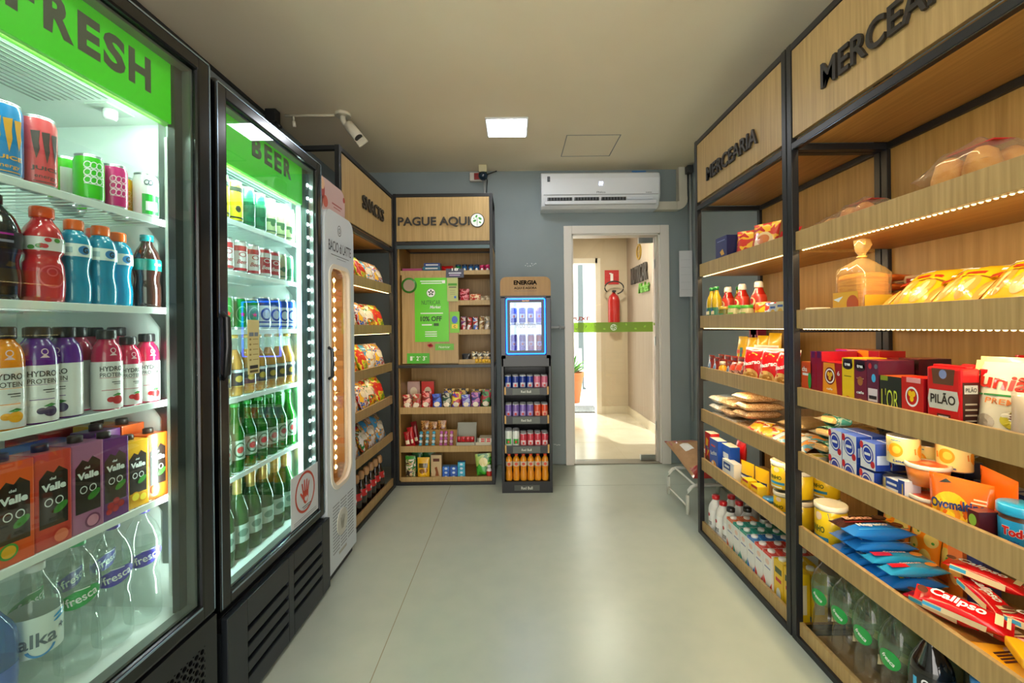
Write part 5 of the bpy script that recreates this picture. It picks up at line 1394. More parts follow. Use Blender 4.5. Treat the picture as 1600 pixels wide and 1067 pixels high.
def dome(w, l, t, col):
    return bread_flat(w, l, t, 'bun_bag', col)
for i, (px, rzz) in enumerate(((1428, .3), (1476, -.3))):
    def knot():
        t = bread_flat(.135, .17, .10, 'knotted_bread_bag', BREAD, None, thin_glass('efe4cc', .08, 1.45, .12))()
        m = MB(); m.lathe([(.02, 0), (.010, .012), (.022, .03), (.036, .055), (.03, .075)], thin_glass('efe0c0', .1, 1.45, .3), 14, 0, .0, caps=False, sy=.45)
        m.v = [(v[0], v[1]+.02, v[2]+.105) for v in m.v]; part(m, 'knot', t)
        m = MB(); m.box(-.014, .014, .0, .004, .150, .168, F_('8a2a2a')); part(m, 'tag', t); return t
    put(get(('knot', knot)), U2, U2.u_at(px, 400, .26), .26, z+.0, 'clear knotted bread bag at back of near second shelf' + pos_words(i, 2), 'bread', 'knotted bread bags', rzz)
YB_ = F_('f0b81a', .25)
def art_buns(m, mp):
    for q in range(4): m.a_disc(mp, -.07+.045*q, .075, .019, .05, F_('dd9a3e'), 1, 16, R(-8)); m.a_disc(mp, -.07+.045*q, .08, .006, .03, F_('f0cc8a'), 2, 14, R(-8))
    m.a_rect(mp, -.09, .09, .135, .15, F_('b4361e'), 1); m.a_rect(mp, -.06, .05, .118, .125, F_('8a5a1a'), 1); m.a_rect(mp, -.08, .0, .17, .18, WHT, 1)
for i, (px0, py0, tt, tz) in enumerate(((1415, 440, .13, .2), (1490, 430, .15, 0.), (1562, 420, .14, -.1))):
    o = bag('bun_bag', U2, U2.u_at(px0, py0, .06), .055, z+.028+.004*i, .132, .21, .065, YB_, ['yellow hot dog bun bag beside the tied loaf', 'yellow hot dog bun bag in the middle of the leaning three', 'yellow hot dog bun bag nearest the shelf end'][i], 'bread', art_buns, rx=R(-52), rz=R(12), group='yellow bun bags', seed=i*3, seals=CRM)
o = bag('bun_bag', U2, U2.u_at(1590, 420, .2), .22, z+.05, .16, .2, .06, YB_, 'yellow bun bag lying at back near the shelf end', 'bread', art_buns, rx=R(-80), seed=9, seals=CRM)

# row C: coffee, tea, sugar
z = zb(2); dF = .030
T = lambda txt, cx, cy, w_, h_, c, b=.02, k=3: (lambda m, mp, w, h: m.a_text(mp, txt, cx*w, cy*h, w_*w, h_*h, c, b, k))
Rr = lambda x0, x1, y0, y1, c, k=1: (lambda m, mp, w, h: m.a_rect(mp, x0*w, x1*w, y0*h, y1*h, c, k))
Dd = lambda cx, cy, rx, ry, c, k=2, r0=0.: (lambda m, mp, w, h: m.a_disc(mp, cx*w, cy*h, rx*w, ry*h, c, k, r0=r0))
Pp = lambda pts, c, k=2: (lambda m, mp, w, h: m.a_poly(mp, [(p[0]*w, p[1]*h) for p in pts], c, k))
def arts(*fs): return lambda m, mp, w, h: [f(m, mp, w, h) for f in fs]
fbox('tea_box', U2, 1250, 1266, 565, dF, z, .07, (F_('d9501e'), F_('b83a18'), F_('ee7a2a')), arts(T('cha', -.15, .82, .5, .12, WHT), Rr(-.4, .2, .66, .72, WHT), Dd(.32, .55, .16, .2, GRN), Rr(-.5, .5, 0, .18, F_('e8c02a')), Rr(-.1, .3, .02, .16, WHT, 2)), 'orange tea box with green leaf, at far end of near coffee shelf', 'box')
for i, (a, b_, tx) in enumerate(((1266, 1275, '103'), (1275, 1284, '181'))):  # two
    fbox('coffee_box', U2, a, b_, 549, dF, z, .13, (F_('8e1224'), F_('a01828'), F_('5a1a3a')), arts(Rr(-.3, .3, .88, 1, F_('5a1a4a')), lambda m, mp, w, h, tx=tx: m.a_text(mp, tx, 0, .13*h, .022*1.6, w*.55, WHT, .03, 3, rot=R(90))), f'slim dark red coffee box with vertical writing, {"far one" if tx == "103" else "near one"}', 'box', 'slim red coffee boxes')
fbox('coffee_box', U2, 1284, 1315, 566, dF, z, .08, (F_('a3121e'), F_('8a1020'), F_('e0241e')), arts(Pp([(-.5, .0), (.35, .0), (.15, .98), (-.42, .98)], F_('ef9a1c'), 1), Dd(-.08, .70, .28, .19, F_('7a1a22')), Dd(-.08, .70, .24, .16, WHT, 3, .8), Dd(-.14, .74, .07, .05, F_('e8b82a'), 4), Dd(-.0, .74, .07, .05, F_('e8b82a'), 4), Dd(-.07, .66, .07, .05, F_('e8b82a'), 4), T('cafe', -.1, .42, .3, .05, WHT), Pp([(-.5, .02), (.5, .02), (.5, .12), (.1, .20), (-.4, .14)], F_('7a3a24'), 3), T('6', .36, .78, .12, .10, WHT)), 'red and orange coffee capsule box with three hearts emblem', 'box')
fbox('coffee_box', U2, 1283, 1345, 545, .165, z, .09, (F_('e07a1c'), F_('b01a1e'), F_('e8641e')), arts(Rr(-.5, -.22, 0, 1, F_('c8161c'), 2), Rr(.28, .5, 0, 1, F_('8e1224'), 2), Dd(0, .78, .2, .18, F_('b01a1e'), 3)), 'large orange and red coffee box behind the front row', 'box')
LOG = F_('2a1c2a')
def tres(base, body, cup, txt='tres'): return arts(Pp([(-.42, .86), (.42, .86), (.36, .98), (-.36, .98)], LOG), Dd(0, .86, .42, .07, LOG, 2), T(txt, 0, .885, .48, .06, WHT, .05, 4), Rr(-.3, .3, .66, .675, body, 2), Dd(0, .18, .36, .13, cup[0]), Dd(0, .19, .27, .09, cup[1], 3))
fbox('capsule_box', U2, 1315, 1334, 559, dF, z, .11, (F_('e8c61e'), F_('d8b01a'), F_('f0c41e')), arts(tres(0, F_('7a6a1a'), (F_('c8742a'), F_('f4e6c8'))), Rr(-.5, .5, 0, .1, CRM)), 'yellow coffee capsule box with white cup picture', 'box')
fbox('capsule_box', U2, 1334, 1354, 562, dF, z, .11, (F_('6e2038'), F_('5a1a30'), F_('7a2838')), arts(tres(0, F_('c89a8a'), (F_('b8864a'), F_('6a3a1a'))), Dd(0, .62, .22, .08, F_('a8703a')), T('cafe', 0, .42, .6, .05, WHT)), 'maroon coffee capsule box with brown cup picture', 'box')
fbox('capsule_box', U2, 1354, 1373, 563, dF, z, .11, (F_('5e2440'), F_('4a1a30'), F_('7a2838')), arts(Dd(-.2, .9, .14, .05, F_('d0303a')), Dd(.3, .9, .14, .04, F_('6a7a8a')), Dd(.1, .7, .18, .07, SKY), Rr(-.4, .4, .30, .52, F_('d8d0d4')), Rr(-.3, .35, .34, .40, BLK, 3), Rr(-.35, .4, .06, .22, F_('e8e4e4'))), 'plum coloured box side with white nutrition panel', 'box')
for i, (a, b_) in enumerate(((1373, 1404), (1404, 1436))):
    fbox('capsule_box', U2, a, b_, 560, .150, z, .10, (F_('4a1220'), F_('3a0e1a'), F_('8a2418')), arts(Rr(-.5, .5, .82, .98, F_('241412')), T('tres', .02, .90, .44, .07, WHT, .05, 4)), ['dark brown coffee box behind the black green-lettered box', 'dark brown coffee box behind the small red heart box'][i], 'box', 'dark brown coffee boxes')
fbox('coffee_box', U2, 1374, 1408, 588, dF, z, .10, (F_('25302c'), F_('1a2420'), F_('e06a22')), arts(T("L'OR", 0, .52, .78, .42, F_('c8d84a'), -.005, 4), Rr(-.2, .4, .12, .16, F_('8a7a3a')), Pp([(-.3, 0), (.45, 0), (.4, .08), (-.1, .1)], F_('b4642a')), Rr(-.45, -.1, .90, 1, F_('8a9a2a'), 2)), "black-green coffee box with lime L'OR lettering", 'box')
fbox('coffee_box', U2, 1408, 1443, 592, dF, z, .09, (F_('c4201e'), F_('8a1018'), F_('d8281e')), arts(Rr(-.5, .5, 0, .35, F_('f08a1c'), 1), Dd(0, .62, .3, .2, WHT, 2, .8), Dd(-.08, .68, .09, .06, YEL, 3), Dd(.08, .68, .09, .06, YEL, 3), Dd(0, .58, .09, .06, YEL, 3), Rr(-.35, .35, .24, .28, WHT), Dd(.1, .04, .25, .07, F_('2a4a1e')), Rr(-.25, .4, .90, 1., F_('e8a0a0'), 2)), 'small red-orange coffee box with round heart emblem', 'box')
# vacuum coffee bricks
def brick(nm):
    def f():
        w, d_, h = .088, .052, .182; m = MB(); m.box(-w/2, w/2, -d_/2, d_/2, 0, h, RED, .006)
        m.box(-w/2+.002, w/2-.002, -.010, .010, h-.002, h+.006, RED, .003)
        mp = fmap(-d_/2)
        m.a_poly(mp, [(-.030, h-.004), (.030, h-.004), (.026, h-.045), (-.026, h-.045)], F_('5a3828'), 1)
        m.a_disc(mp, 0, h-.018, .010, .012, F_('7a8ab8'), 2)
        m.a_poly(mp, [(-.036, .072), (.036, .072), (.040, .095), (.036, .122), (-.036, .122), (-.040, .095)], F_('c9c8bc'), 2)
        m.a_text(mp, 'PILÃO', 0, .101, .064, .030, F_('2a2622'), .02, 4)
        m.a_poly(mp, [(-.020, .0), (.022, .0), (.018, .06), (-.016, .06)], F_('4a1414'), 1); m.a_rect(mp, -.012, .014, .052, .055, WHT, 2); m.a_rect(mp, -.022, .024, .002, .010, CRM, 2)
        mp = rmap(w/2); m.a_rect(mp, -.022, .022, .005, h-.035, F_('3a1a14'), 1); m.a_poly(mp, [(-.018, .118), (.018, .118), (.018, .140), (-.018, .140)], F_('c9c8bc'), 2); m.a_text(mp, 'PILÃO', 0, .129, .03, .013, F_('2a2622'), .02, 3)
        for q in range(6): m.a_rect(mp, -.016, .016, .02+.014*q, .024+.014*q, F_('b8aa94'), 2)
        return m.build(nm)
    return f
bk = ('brick', brick('coffee_brick'))
put(get(bk), U2, U2.u_at(1471, 600, .032)+.001, .060, z, 'red vacuum coffee brick with PILÃO lettering, front one beside sugar bag', 'coffee pack', 'red coffee bricks', R(3))
put(get(bk), U2, U2.u_at(1471, 600, .032)+.012, .122, z, 'red coffee brick directly behind the front one', 'coffee pack', 'red coffee bricks', R(-3))
put(get(bk), U2, U2.u_at(1471, 600, .032)+.02, .19, z, 'red coffee brick at the back, third behind sugar bag side', 'coffee pack', 'red coffee bricks', R(40))
# sugar bag
def art_sugar(m, mp):
    m.a_poly(mp, [(-.075, .205), (.075, .205), (.078, .17), (-.078, .165)], F_('ead98a'), 1)
    m.a_text(mp, 'união', -.002, .150, .125, .036, F_('c4321e'), .03, 2, rot=R(-6)); m.a_rect(mp, -.07, .07, .118, .122, F_('2a8a3a'), 1)
    m.a_text(mp, 'PREMIER', 0, .103, .095, .014, F_('d87a3a'), .01, 2, rot=R(-4)); m.a_disc(mp, .02, .062, .036, .022, F_('c8b82a'), 2); m.a_disc(mp, .02, .072, .034, .012, F_('e6dfca'), 3); m.a_disc(mp, .02, .072, .026, .009, F_('6a3428'), 4)
    m.a_disc(mp, -.045, .05, .020, .022, F_('a89a86'), 2); m.a_rect(mp, -.075, .075, .018, .026, F_('b4ae9a'), 1); m.a_rect(mp, .05, .078, .05, .1, F_('e8cf5a'), 1)
o = bag('sugar_bag', U2, U2.u_at(1588, 600, .10), .100, z, .138, .215, .075, noise_ramp('sugar_paper', [(.3, 'd2cab0'), (.7, 'dcd5be')], (1, 1, 1), 12, 3, .4), 'white sugar bag with red lettering and cup picture', 'sugar', art_sugar, rx=R(-8), rz=R(22), seed=4, stand=True, seals=F_('e8d88a'), wrk=.2)
t = tag(MB().lathe([(.021, 0), (.022, .003), (.021, .006), (0, .006)], M('c9cbb4', .4), 24).build('round_token'), None); put(t, U2, U2.u_at(1552, 668, .05), .05, z+.024, 'pale round disc lying in front of the sugar bag', 'disc', rx=R(60), rz=R(25))
o = bag('sugar_bag', U2, U2.u_at(1600, 640, .06)+.03, .07, z, .12, .14, .05, F_('bfae96'), 'greyish brown packet at near end of coffee shelf', 'packet', rx=R(-12), rz=R(30), seed=5)
o = bag('coffee_bag', U2, U2.u_at(1592, 560, .24), .27, z, .12, .21, .06, RED, 'dark red coffee bag behind the sugar bag', 'coffee pack', rx=R(-8), seed=6)
t = empty('glass_jar'); part(MB().lathe([(.045, 0), (.05, .01), (.055, .05), (.06, .07), (.055, .078)], thin_glass('c8b878', .05, 1.5, .3), 20), 'jar', t); part(MB().lathe([(.058, .077), (.058, .084), (0, .084)], M('5a4a22', .4), 18), 'lid', t); put(t, U2, .11, .325, z, 'olive glass jar at the back of the near coffee shelf', 'jar')

# row D: teal pasta bags, cartons, pudding, tub, pouch, jar
z = zb(3)
TEAL_P = PR('58b4a4', 'bfe0d0', '2f9a8a', 'e6ecd6', scale=26)
PASTA = noise_ramp('spaghetti', [(.35, 'd9b15c'), (.5, 'ecd08c'), (.65, 'cfa04a')], (2, 30, 30), 4, 2, .5)
for i, (u, d_, zz, ry, rzz) in enumerate(((.09, .10, .028, 0, .1), (.10, .12, .085, 0, -.05), (.09, .14, .142, 0, .12), (.10, .16, .19, 0, 0), (.27, .315, .03, 0, 1.55), (.27, .315, .085, 0, 1.6), (.27, .315, .14, 0, 1.55))):
    def pastabag():
        t = empty('pasta_pack'); l, w_, th = .25, .085, .045
        b = pillow('p', w_, l, th, CLEAR, None, None, seed=5, wrk=.1, build=False); b.v = [(v[0], v[2]-l/2, -v[1]) for v in b.v]
        # lies along y; coloured ends, clear middle
        part(b, 'wrapper', t)
        part(MB().box(-w_*.40, w_*.40, -l*.42, l*.42, -th*.24, th*.26, PASTA, .012), 'pasta', t)
        e = MB(); 
        e.lathe([(w_*.47, -l*.30), (w_*.50, -l*.2), (w_*.50, -.02)], TEAL_P, 20, sy=.56, caps=False); e.v = [(v[0], v[2]-.02, v[1]) for v in e.v]; part(e, 'printed_band', t)
        return t
    put(get(('pasta', pastabag)), U2, u, d_+.02, z+zz, f'teal and clear pasta pack, {["lowest of the front pile","second of the front pile","third of the front pile","topmost of the front pile","lowest of the rear pile","second of the rear pile","topmost of the rear pile"][i]}', 'pasta', 'teal pasta packs', rzz)
def art_cream(m, mp, w, h): m.a_disc(mp, -.0, h*.55, w*.38, h*.36, F_('1d3fae'), 1, 22, R(15)); m.a_disc(mp, -.0, h*.55, w*.32, h*.30, WHT, 2, 22, R(15), .82); m.a_rect(mp, -w*.2, w*.2, h*.5, h*.6, WHT, 3); m.a_disc(mp, w*.34, h*.2, w*.14, h*.13, F_('c42a34'), 2); m.a_disc(mp, -w*.4, h*.85, w*.12, h*.14, F_('c42a34'), 2)
u0 = U2.u_at(1294, 720, dF); 
k_ = 0
CU = (.034, .099, .183)
for i in range(3):
    for lv in range(2):
        def cr():
            w, h = .062, .088
            return boxp('cream_carton', w, .05, h, F_('e4e8ee'), F_('24419c'), F_('3a55b0'), lambda m, mp: art_cream(m, mp, w, h), lambda m, mp: m.a_rect(mp, -.02, .02, .02, .05, F_('b8c6e2')))
        put(get(('cream', cr)), U2, u0+CU[i], .056, z+.0885*lv, f'blue and white cream carton, {["lower", "upper"][lv]} layer' + pos_words(i, 3), 'carton', 'blue and white cream cartons')
for i in range(3):
    c = dup(CACHE[('cream', None)]); put(c, U2, u0+CU[i], .108, z+.089, 'blue and white cream carton, upper layer of second row' + pos_words(i, 3), 'carton', 'blue and white cream cartons')
    c = dup(CACHE[('cream', None)]); put(c, U2, u0+CU[i], .108, z, 'blue and white cream carton, lower layer of second row' + pos_words(i, 3), 'carton', 'blue and white cream cartons')
o = boxp('seasoning_box', .07, .10, .055, F_('e6dfc8'), F_('dcd4bc'), F_('efe8d2'), None, None, lambda m, mp: (m.a_rect(mp, -.02, .02, -.03, .01, F_('d8c02a')), m.a_rect(mp, -.01, .02, .015, .03, GRN))); put(o, U2, .075, .075, z, 'flat cream coloured box at far end of the carton shelf', 'box')
def art_pud(m, mp, w, h): m.a_disc(mp, .0, h*.48, w*.36, h*.26, F_('f09a1e'), 1); m.a_disc(mp, .04*w, h*.5, w*.2, h*.15, F_('f4b83a'), 2); m.a_poly(mp, [(-w*.42, h*.5), (-w*.2, h*.62), (-w*.2, h*.38)], F_('e87a1a'), 2); m.a_rect(mp, -w*.2, w*.25, h*.8, h*.84, F_('3a6a9a'), 2); m.a_text(mp, 'Leite', .1*w, h*.10, w*.4, h*.07, F_('1c3f94'), .02, 2); m.a_rect(mp, -w*.48, -w*.36, h*.7, h*.95, F_('d8a02a'), 2)
def dessert_tin():
    t = empty('dessert_tin'); r, h = .046, .094; c_ = F_('efdc8e'); m = MB(); m.lathe([(r*.98, 0, ALU), (r, .003, c_), (r, h-.003), (r*1.01, h-.002, ALU), (r*1.01, h)], c_, 28); mp = cmap(r)
    for x in (0, .085, -.085): m.a_disc(mp, x, h*.52, .022, .024, F_('f09a1e'), 1); m.a_disc(mp, x+.004, h*.54, .012, .013, F_('f6c04a'), 2); m.a_poly(mp, [(x-.032, h*.62), (x-.014, h*.66), (x-.014, h*.40), (x-.030, h*.42)], F_('e8861a'), 1)
    m.a_text(mp, 'Leite', .01, .012, .030, .009, F_('1c3f94'), .02, 2); m.a_rect(mp, -.012, .016, h*.86, h*.89, F_('3a6a9a'), 2, 4, 1); m.a_rect(mp, -.05, -.04, h*.6, h*.9, F_('d8a02a'), 2, 2, 1); part(m, 'tin_body', t)
    part(MB().lathe([(r*.96, h-.004), (r*.2, h-.004), (0, h-.004)], ALU, 24, caps=False), 'tin_end', t); return t
for i, (px, d_, u_) in enumerate(((1386, .080, 0), (1425, .165, .0), (1462, .165, .0))):
    for lv in range(2):
        put(get(('dtin', dessert_tin)), U2, U2.u_at(px, 700, d_-.046), d_, z+.0948*lv, f'pale yellow tin with orange dessert picture, {["next to blue cartons", "behind the caramel tub", "nearest of three stacks"][i]}, {["lower", "upper"][lv]}', 'tin', 'pale yellow dessert tins', R(20))
fbox('chocolate_box', U2, 1476, 1502, 712, .20, z, .06, (F_('1a1c2c'), F_('1a1c2c'), F_('2a2c3c')), arts(Rr(-.3, .3, .3, .36, F_('8a8aa8')), Dd(0, .6, .3, .1, F_('4a3a6a'))), 'black and violet box at back of the tub shelf', 'box')
def art_moca(m, mp, w, h): m.a_rect(mp, -w*.5, w*.5, h*.7, h, F_('1c459c'), 1); m.a_text(mp, 'Moça', 0, h*.5, w*.7, h*.16, F_('1c3f94'), .03, 2, rot=R(8)); m.a_disc(mp, -w*.3, h*.18, w*.1, h*.12, SKY, 2); m.a_rect(mp, -w*.4, w*.4, h*.80, h*.88, WHT, 2)
for i, (a, b_) in enumerate(((1384, 1407),)):
    fbox('condensed_milk_carton', U2, a, b_, 742, dF, z, .055, (WHT, F_('c9ced6'), F_('dfe3e8')), art_moca, 'blue and white condensed milk carton before the caramel tub', 'carton')
fbox('condensed_milk_carton', U2, 1407, 1420, 744, dF, z, .055, (F_('1c459c'), F_('c9ced6'), F_('dfe3e8')), arts(Rr(-.5, .5, 0, .45, F_('9aa8b8')), Rr(.1, .3, .5, .9, F_('b8a05a'))), 'side of a second condensed milk carton, blue above grey', 'carton')
for i in range(6):
    px = 1490+13*i
    c = boxp('condensed_milk_box', .036, .05, .108, F_('1d3660'), F_('16284a'), F_('8a9a94'), lambda m, mp: (m.a_disc(mp, 0, .085, .010, .012, F_('c8ccb8'), 1), m.a_rect(mp, -.016, .016, 0, .06, F_('9a8a66'), 1))) if i == 0 else dup(c)
    put(c, U2, U2.u_at(1487, 750, .16)+.02+.038*i, .235, z, 'dark blue and beige small box in row behind orange pouch' + pos_words(i, 6), 'box', 'dark blue small boxes')
# caramel tub with clear lid, two stacked
def ctub():
    t = empty('caramel_tub'); m = MB(); m.lathe([(.048, 0), (.058, .062)], noise_ramp('caramel', [(.3, 'a85a18'), (.7, 'c8742a')], (1, 1, 1), 10, 2, .3, coat=.5), 28)
    mp = cmap(lambda b: .046+.01*b/.062); m.a_disc(mp, 0, .036, .030, .020, F_('e6d8b8'), 1); m.a_rect(mp, -.024, .024, .034, .040, F_('b8442a'), 2); m.a_rect(mp, -.018, .018, .044, .048, F_('b8442a'), 2); m.a_rect(mp, -.034, .034, .006, .018, F_('2a3426'), 1, 10)
    part(m, 'tub_body', t)
    part(MB().lathe([(.059, .058), (.060, .062), (.060, .070), (.056, .072), (.052, .068), (0, .068)], M('e6dcc8', .25), 28), 'lid', t)
    m = MB(); m.lathe([(.049, .0695), (0, .0695)], F_('d8481a'), 24, caps=False); m.a_rect(tmap(.070), -.014, .014, -.016, .016, F_('e89a6a')); part(m, 'lid_sticker', t); return t
for i in range(2): put(get(('ctub', ctub)), U2, U2.u_at(1448, 750, .09)-.004, .096, z+.0735*i, ['caramel tub with clear rim lid, lower of two stacked', 'caramel tub with orange lid disc, upper of two stacked'][i], 'tub', 'caramel tubs')
def art_ovo(m, mp):
    m.a_disc(mp, -.012, .065, .045, .052, F_('f8c41c'), 1); m.a_disc(mp, -.016, .055, .028, .030, F_('f0901a'), 2, r0=.6); m.a_text(mp, 'Ovomaltine', .0, .085, .120, .026, F_('1f3472'), .03, 4, rot=R(8)); m.a_poly(mp, [(-.045, .135), (-.015, .142), (-.03, .15)], F_('2a2a20'), 2); m.a_disc(mp, .035, .03, .02, .02, F_('a8541a'), 2)
    m.a_rect(mp, .03, .06, .10, .104, F_('f8e0b0'), 2); m.a_rect(mp, .035, .06, .11, .114, F_('f8e0b0'), 2)
ORP = F_('ee6a14', .22)
o = bag('chocolate_pouch', U2, U2.u_at(1492, 790, .06), .065, z, .145, .158, .07, ORP, 'shiny orange pouch with blue Ovomaltine lettering', 'pouch', art_ovo, rz=R(22), stand=True, seed=7, wrk=.14)
o = bag('chocolate_pouch', U2, U2.u_at(1545, 760, .14), .165, z, .145, .158, .05, ORP, 'orange pouch leaning behind the front orange pouch', 'pouch', None, rz=R(-20), stand=True, seed=8, wrk=.14)
o = bag('chocolate_pouch', U2, U2.u_at(1595, 740, .2)+.01, .235, z, .12, .165, .05, ORP, 'orange pouch at near end behind the blue-lidded jar', 'pouch', lambda m, mp: m.a_poly(mp, [(-.045, .11), (.0, .125), (.02, .105), (-.02, .1)], F_('2a2a20'), 2), rz=R(10), stand=True, seed=11)
fbox('cocoa_box', U2, 1519, 1541, 792, dF, z, .06, (F_('5a141a'), F_('4a1014'), F_('6a1a1e')), arts(Rr(-.4, .4, .30, .34, WHT), Rr(-.4, .4, .52, .55, WHT), Dd(.0, .75, .35, .16, F_('8ab83a'))), 'dark red cocoa pack wedged beside the blue-lidded jar', 'pack')
def toddy():
    t = empty('cocoa_jar'); m = MB(); pr_ = [(.040, 0, F_('1690c8')), (.0425, .004), (.0435, .095), (.042, .098, M('5a3a22', .3)), (.040, .112), (.041, .118)]
    m.lathe(pr_, F_('1690c8'), 32); mp = cmap(.0435)
    m.a_text(mp, 'Toddy', 0, .066, .068, .032, WHT, .09, 2); m.a_text(mp, 'Toddy', 0, .066, .066, .030, F_('d8201e'), .045, 3); m.a_text(mp, 'Light', -.008, .044, .022, .007, F_('1c3f94'), .03, 3)
    m.a_disc(mp, .018, .022, .014, .013, F_('2a1a14'), 2); m.a_disc(mp, .006, .028, .006, .003, F_('c8a878'), 3); m.a_disc(mp, .030, .028, .006, .003, F_('c8a878'), 3); m.a_disc(mp, .02, .004, .024, .007, WHT, 2); part(m, 'jar', t)
    part(MB().lathe([(.046, .112), (.047, .115), (.047, .135), (.044, .139), (0, .137)], F_('22a4d8'), 32), 'lid', t); return t
put(get(('toddy', toddy)), U2, U2.u_at(1566, 810, .07)+.002, .080, z, 'blue cocoa jar with bright blue lid and Toddy lettering', 'jar', rz=R(35))
o = boxp('cereal_bar_box', .03, .05, .12, F_('e8d21e'), F_('d8c01a'), F_('e8d83a')); put(o, U2, .868-.022, .07, z, 'narrow yellow box at the near end beside the cocoa jar', 'box', )

# row E: tins, biscuits, chocolate
z = zb(4)
def tin(r, h, nm='milk_tin'):
    def f():
        t = empty(nm); m = MB(); m.lathe([(r*.97, 0, M('b8a468', .3, .6)), (r, .004, F_('efc81c')), (r, h-.012), (r*.98, h-.010, M('c9b88a', .3, .5)), (r, h-.003)], F_('efc81c'), 28)
        mp = cmap(r); m.a_poly(mp, [(-.04*r/.05, h*.92), (.04*r/.05, h*.92), (.045*r/.05, h*.74), (0, h*.66), (-.03*r/.05, h*.78)], F_('1c56a8'), 1); m.a_disc(mp, .008, h*.80, r*.25, h*.10, F_('f0cfae'), 2)
        m.a_text(mp, 'NINHO', 0, h*.48, r*1.15, h*.16, F_('4a5a20'), .04, 2); m.a_rect(mp, -r*.8, r*.8, h*.2, h*.3, F_('2a8ac0'), 1, 12); m.a_rect(mp, -r*.5, r*.6, h*.07, h*.12, WHT, 2, 8); part(m, 'tin_body', t)
        part(MB().lathe([(r*1.02, h-.006), (r*1.04, h-.003), (r*1.04, h+.010), (r*.98, h+.013), (r*.9, h+.010), (0, h+.010)], M('e6dec8', .35), 28), 'lid', t); return t
    return f
TS = ('tin', tin(.050, .105)); TB = ('tinb', tin(.052, .150))
put(get(TB), U2, U2.u_at(1283, 800, .10)+.004, .100, z, 'yellow milk tin with pale lid at far end of blue biscuit shelf', 'tin')
def biscuit(nm, w, l, t, c, side, artf, seals=None):
    def f():
        m = pillow(nm, w, l, t, c, None, None, seed=1, wrk=.04, rnd_=8, seals=seals, seal=.05, build=False)
        # lengthwise along x, printed top
        m.v = [(v[2]-l/2, v[0], -v[1]) for v in m.v]
        mp = lambda a, b, k: (a, b, t/2*(.93 if abs(b) < w*.3 else .8)+.002+.0006*k)
        if artf: artf(m, mp)
        return m.build(nm)
    return f
def art_neg(txt, c1, c2): return lambda m, mp: (m.a_text(mp, txt, -.02, 0, .10, .026, c1, .05, 2), m.a_disc(mp, .06, 0, .022, .020, F_('3a2018'), 1), m.a_disc(mp, .06, 0, .014, .012, F_('6a4028'), 2), m.a_rect(mp, -.085, .085, -.026, -.023, c2, 1))
BB = F_('1a6ec8', .22)
bis = [('bisA', biscuit('biscuit_pack', .062, .215, .045, F_('1f78cc', .22), None, art_neg('Negresco', WHT, SKY)), 'blue biscuit pack with white lettering'),
       ('bisB', biscuit('biscuit_pack', .062, .205, .040, F_('3a1c18', .25), None, art_neg('Bono', F_('d8a88a'), RED)), 'dark brown biscuit pack'),
       ('bisC', biscuit('wafer_pack', .055, .20, .030, F_('2a9ad0', .22), None, lambda m, mp: (m.a_rect(mp, -.08, -.02, -.012, .012, RED, 1), m.a_disc(mp, .06, 0, .018, .013, F_('d8923a'), 1), m.a_text(mp, 'Chocolate', .0, .012, .07, .010, F_('e8c0b0'), .02, 2))), 'sky blue wafer pack'),
       ('bisD', biscuit('biscuit_pack', .060, .19, .042, BB, None, lambda m, mp: [m.a_rect(mp, -.05+.018*q, -.036+.018*q, -.014, .014, F_(['f2d21e', 'c83a8a', 'e8641e', 'f2d21e', '3ab04a', 'c83a8a'][q]), 1, 2, 2) for q in range(6)]), 'blue biscuit pack with multicoloured letters')]
rows_ = []
u_ = .055
# stacks laid with their short ends to the aisle
ustk = [(.14, 0), (.205, 0), (.275, 2), (.335, 3), (.395, 0)]
plan = [(.185, .0, ['bisA', 'bisA', 'bisB']), (.252, .0, ['bisA', 'bisA', 'bisA']), (.319, .0, ['bisD', 'bisC']), (.385, .0, ['bisD', 'bisC'])]
D_ = {b[0]: b for b in bis}
for ci, (u, dd, st) in enumerate(plan):
    zz = z+.012
    for li, kk in enumerate(st):
        b_ = D_[kk]; th = {'bisA': .045, 'bisB': .040, 'bisC': .030, 'bisD': .042}[kk]
        zz += th/2
        put(get((b_[0], b_[1])), U2, u, .140+.006*(li % 2), zz+.001, f'{b_[2]}, {["far end","second","third","fourth","fifth","last"][ci]} column of blue heap, {["bottom", "middle", "top"][li] if len(st) == 3 else (["bottom", "top"][li] if len(st) == 2 else "alone")}', 'biscuits', 'blue biscuit packs', R(90+rnd.uniform(-2, 2)), 0, 0)
        zz += th/2+.002
def art_org(m, mp):
    for (x, y) in ((-.02, .15), (.035, .125), (-.03, .09), (.02, .06)): m.a_disc(mp, x, y, .022, .026, F_('d8c26a'), 1); m.a_disc(mp, x+.008, y-.008, .005, .005, F_('3f8a2c'), 2)
    for q in range(4): m.a_rect(mp, -.05+.03*q, -.045+.03*q, .175, .195, F_(['3a8a2c', 'b0342a'][q % 2]), 1, 2)
for i, px in enumerate((1377, 1418, 1458)):
    o = bag('snack_pouch', U2, U2.u_at(px, 840, .24), .29, z, .125, .235, .04, F_('ee8a16', .3), ['orange pouch with pale fruit, behind the blue biscuits', 'orange pouch with pale fruit, middle of three', 'orange pouch with pale fruit, nearest of three'][i], 'pouch', art_org, rx=R(-8), seed=i, group='orange fruit pouches')
o = boxp('biscuit_box', .05, .06, .19, F_('c86a1c'), F_('a8541a'), F_('b85a1a'), lambda m, mp: m.a_disc(mp, 0, .09, .02, .04, F_('e8b05a'))); put(o, U2, U2.u_at(1483, 880, .22), .26, z, 'brown-orange biscuit box right of the orange pouches', 'box')
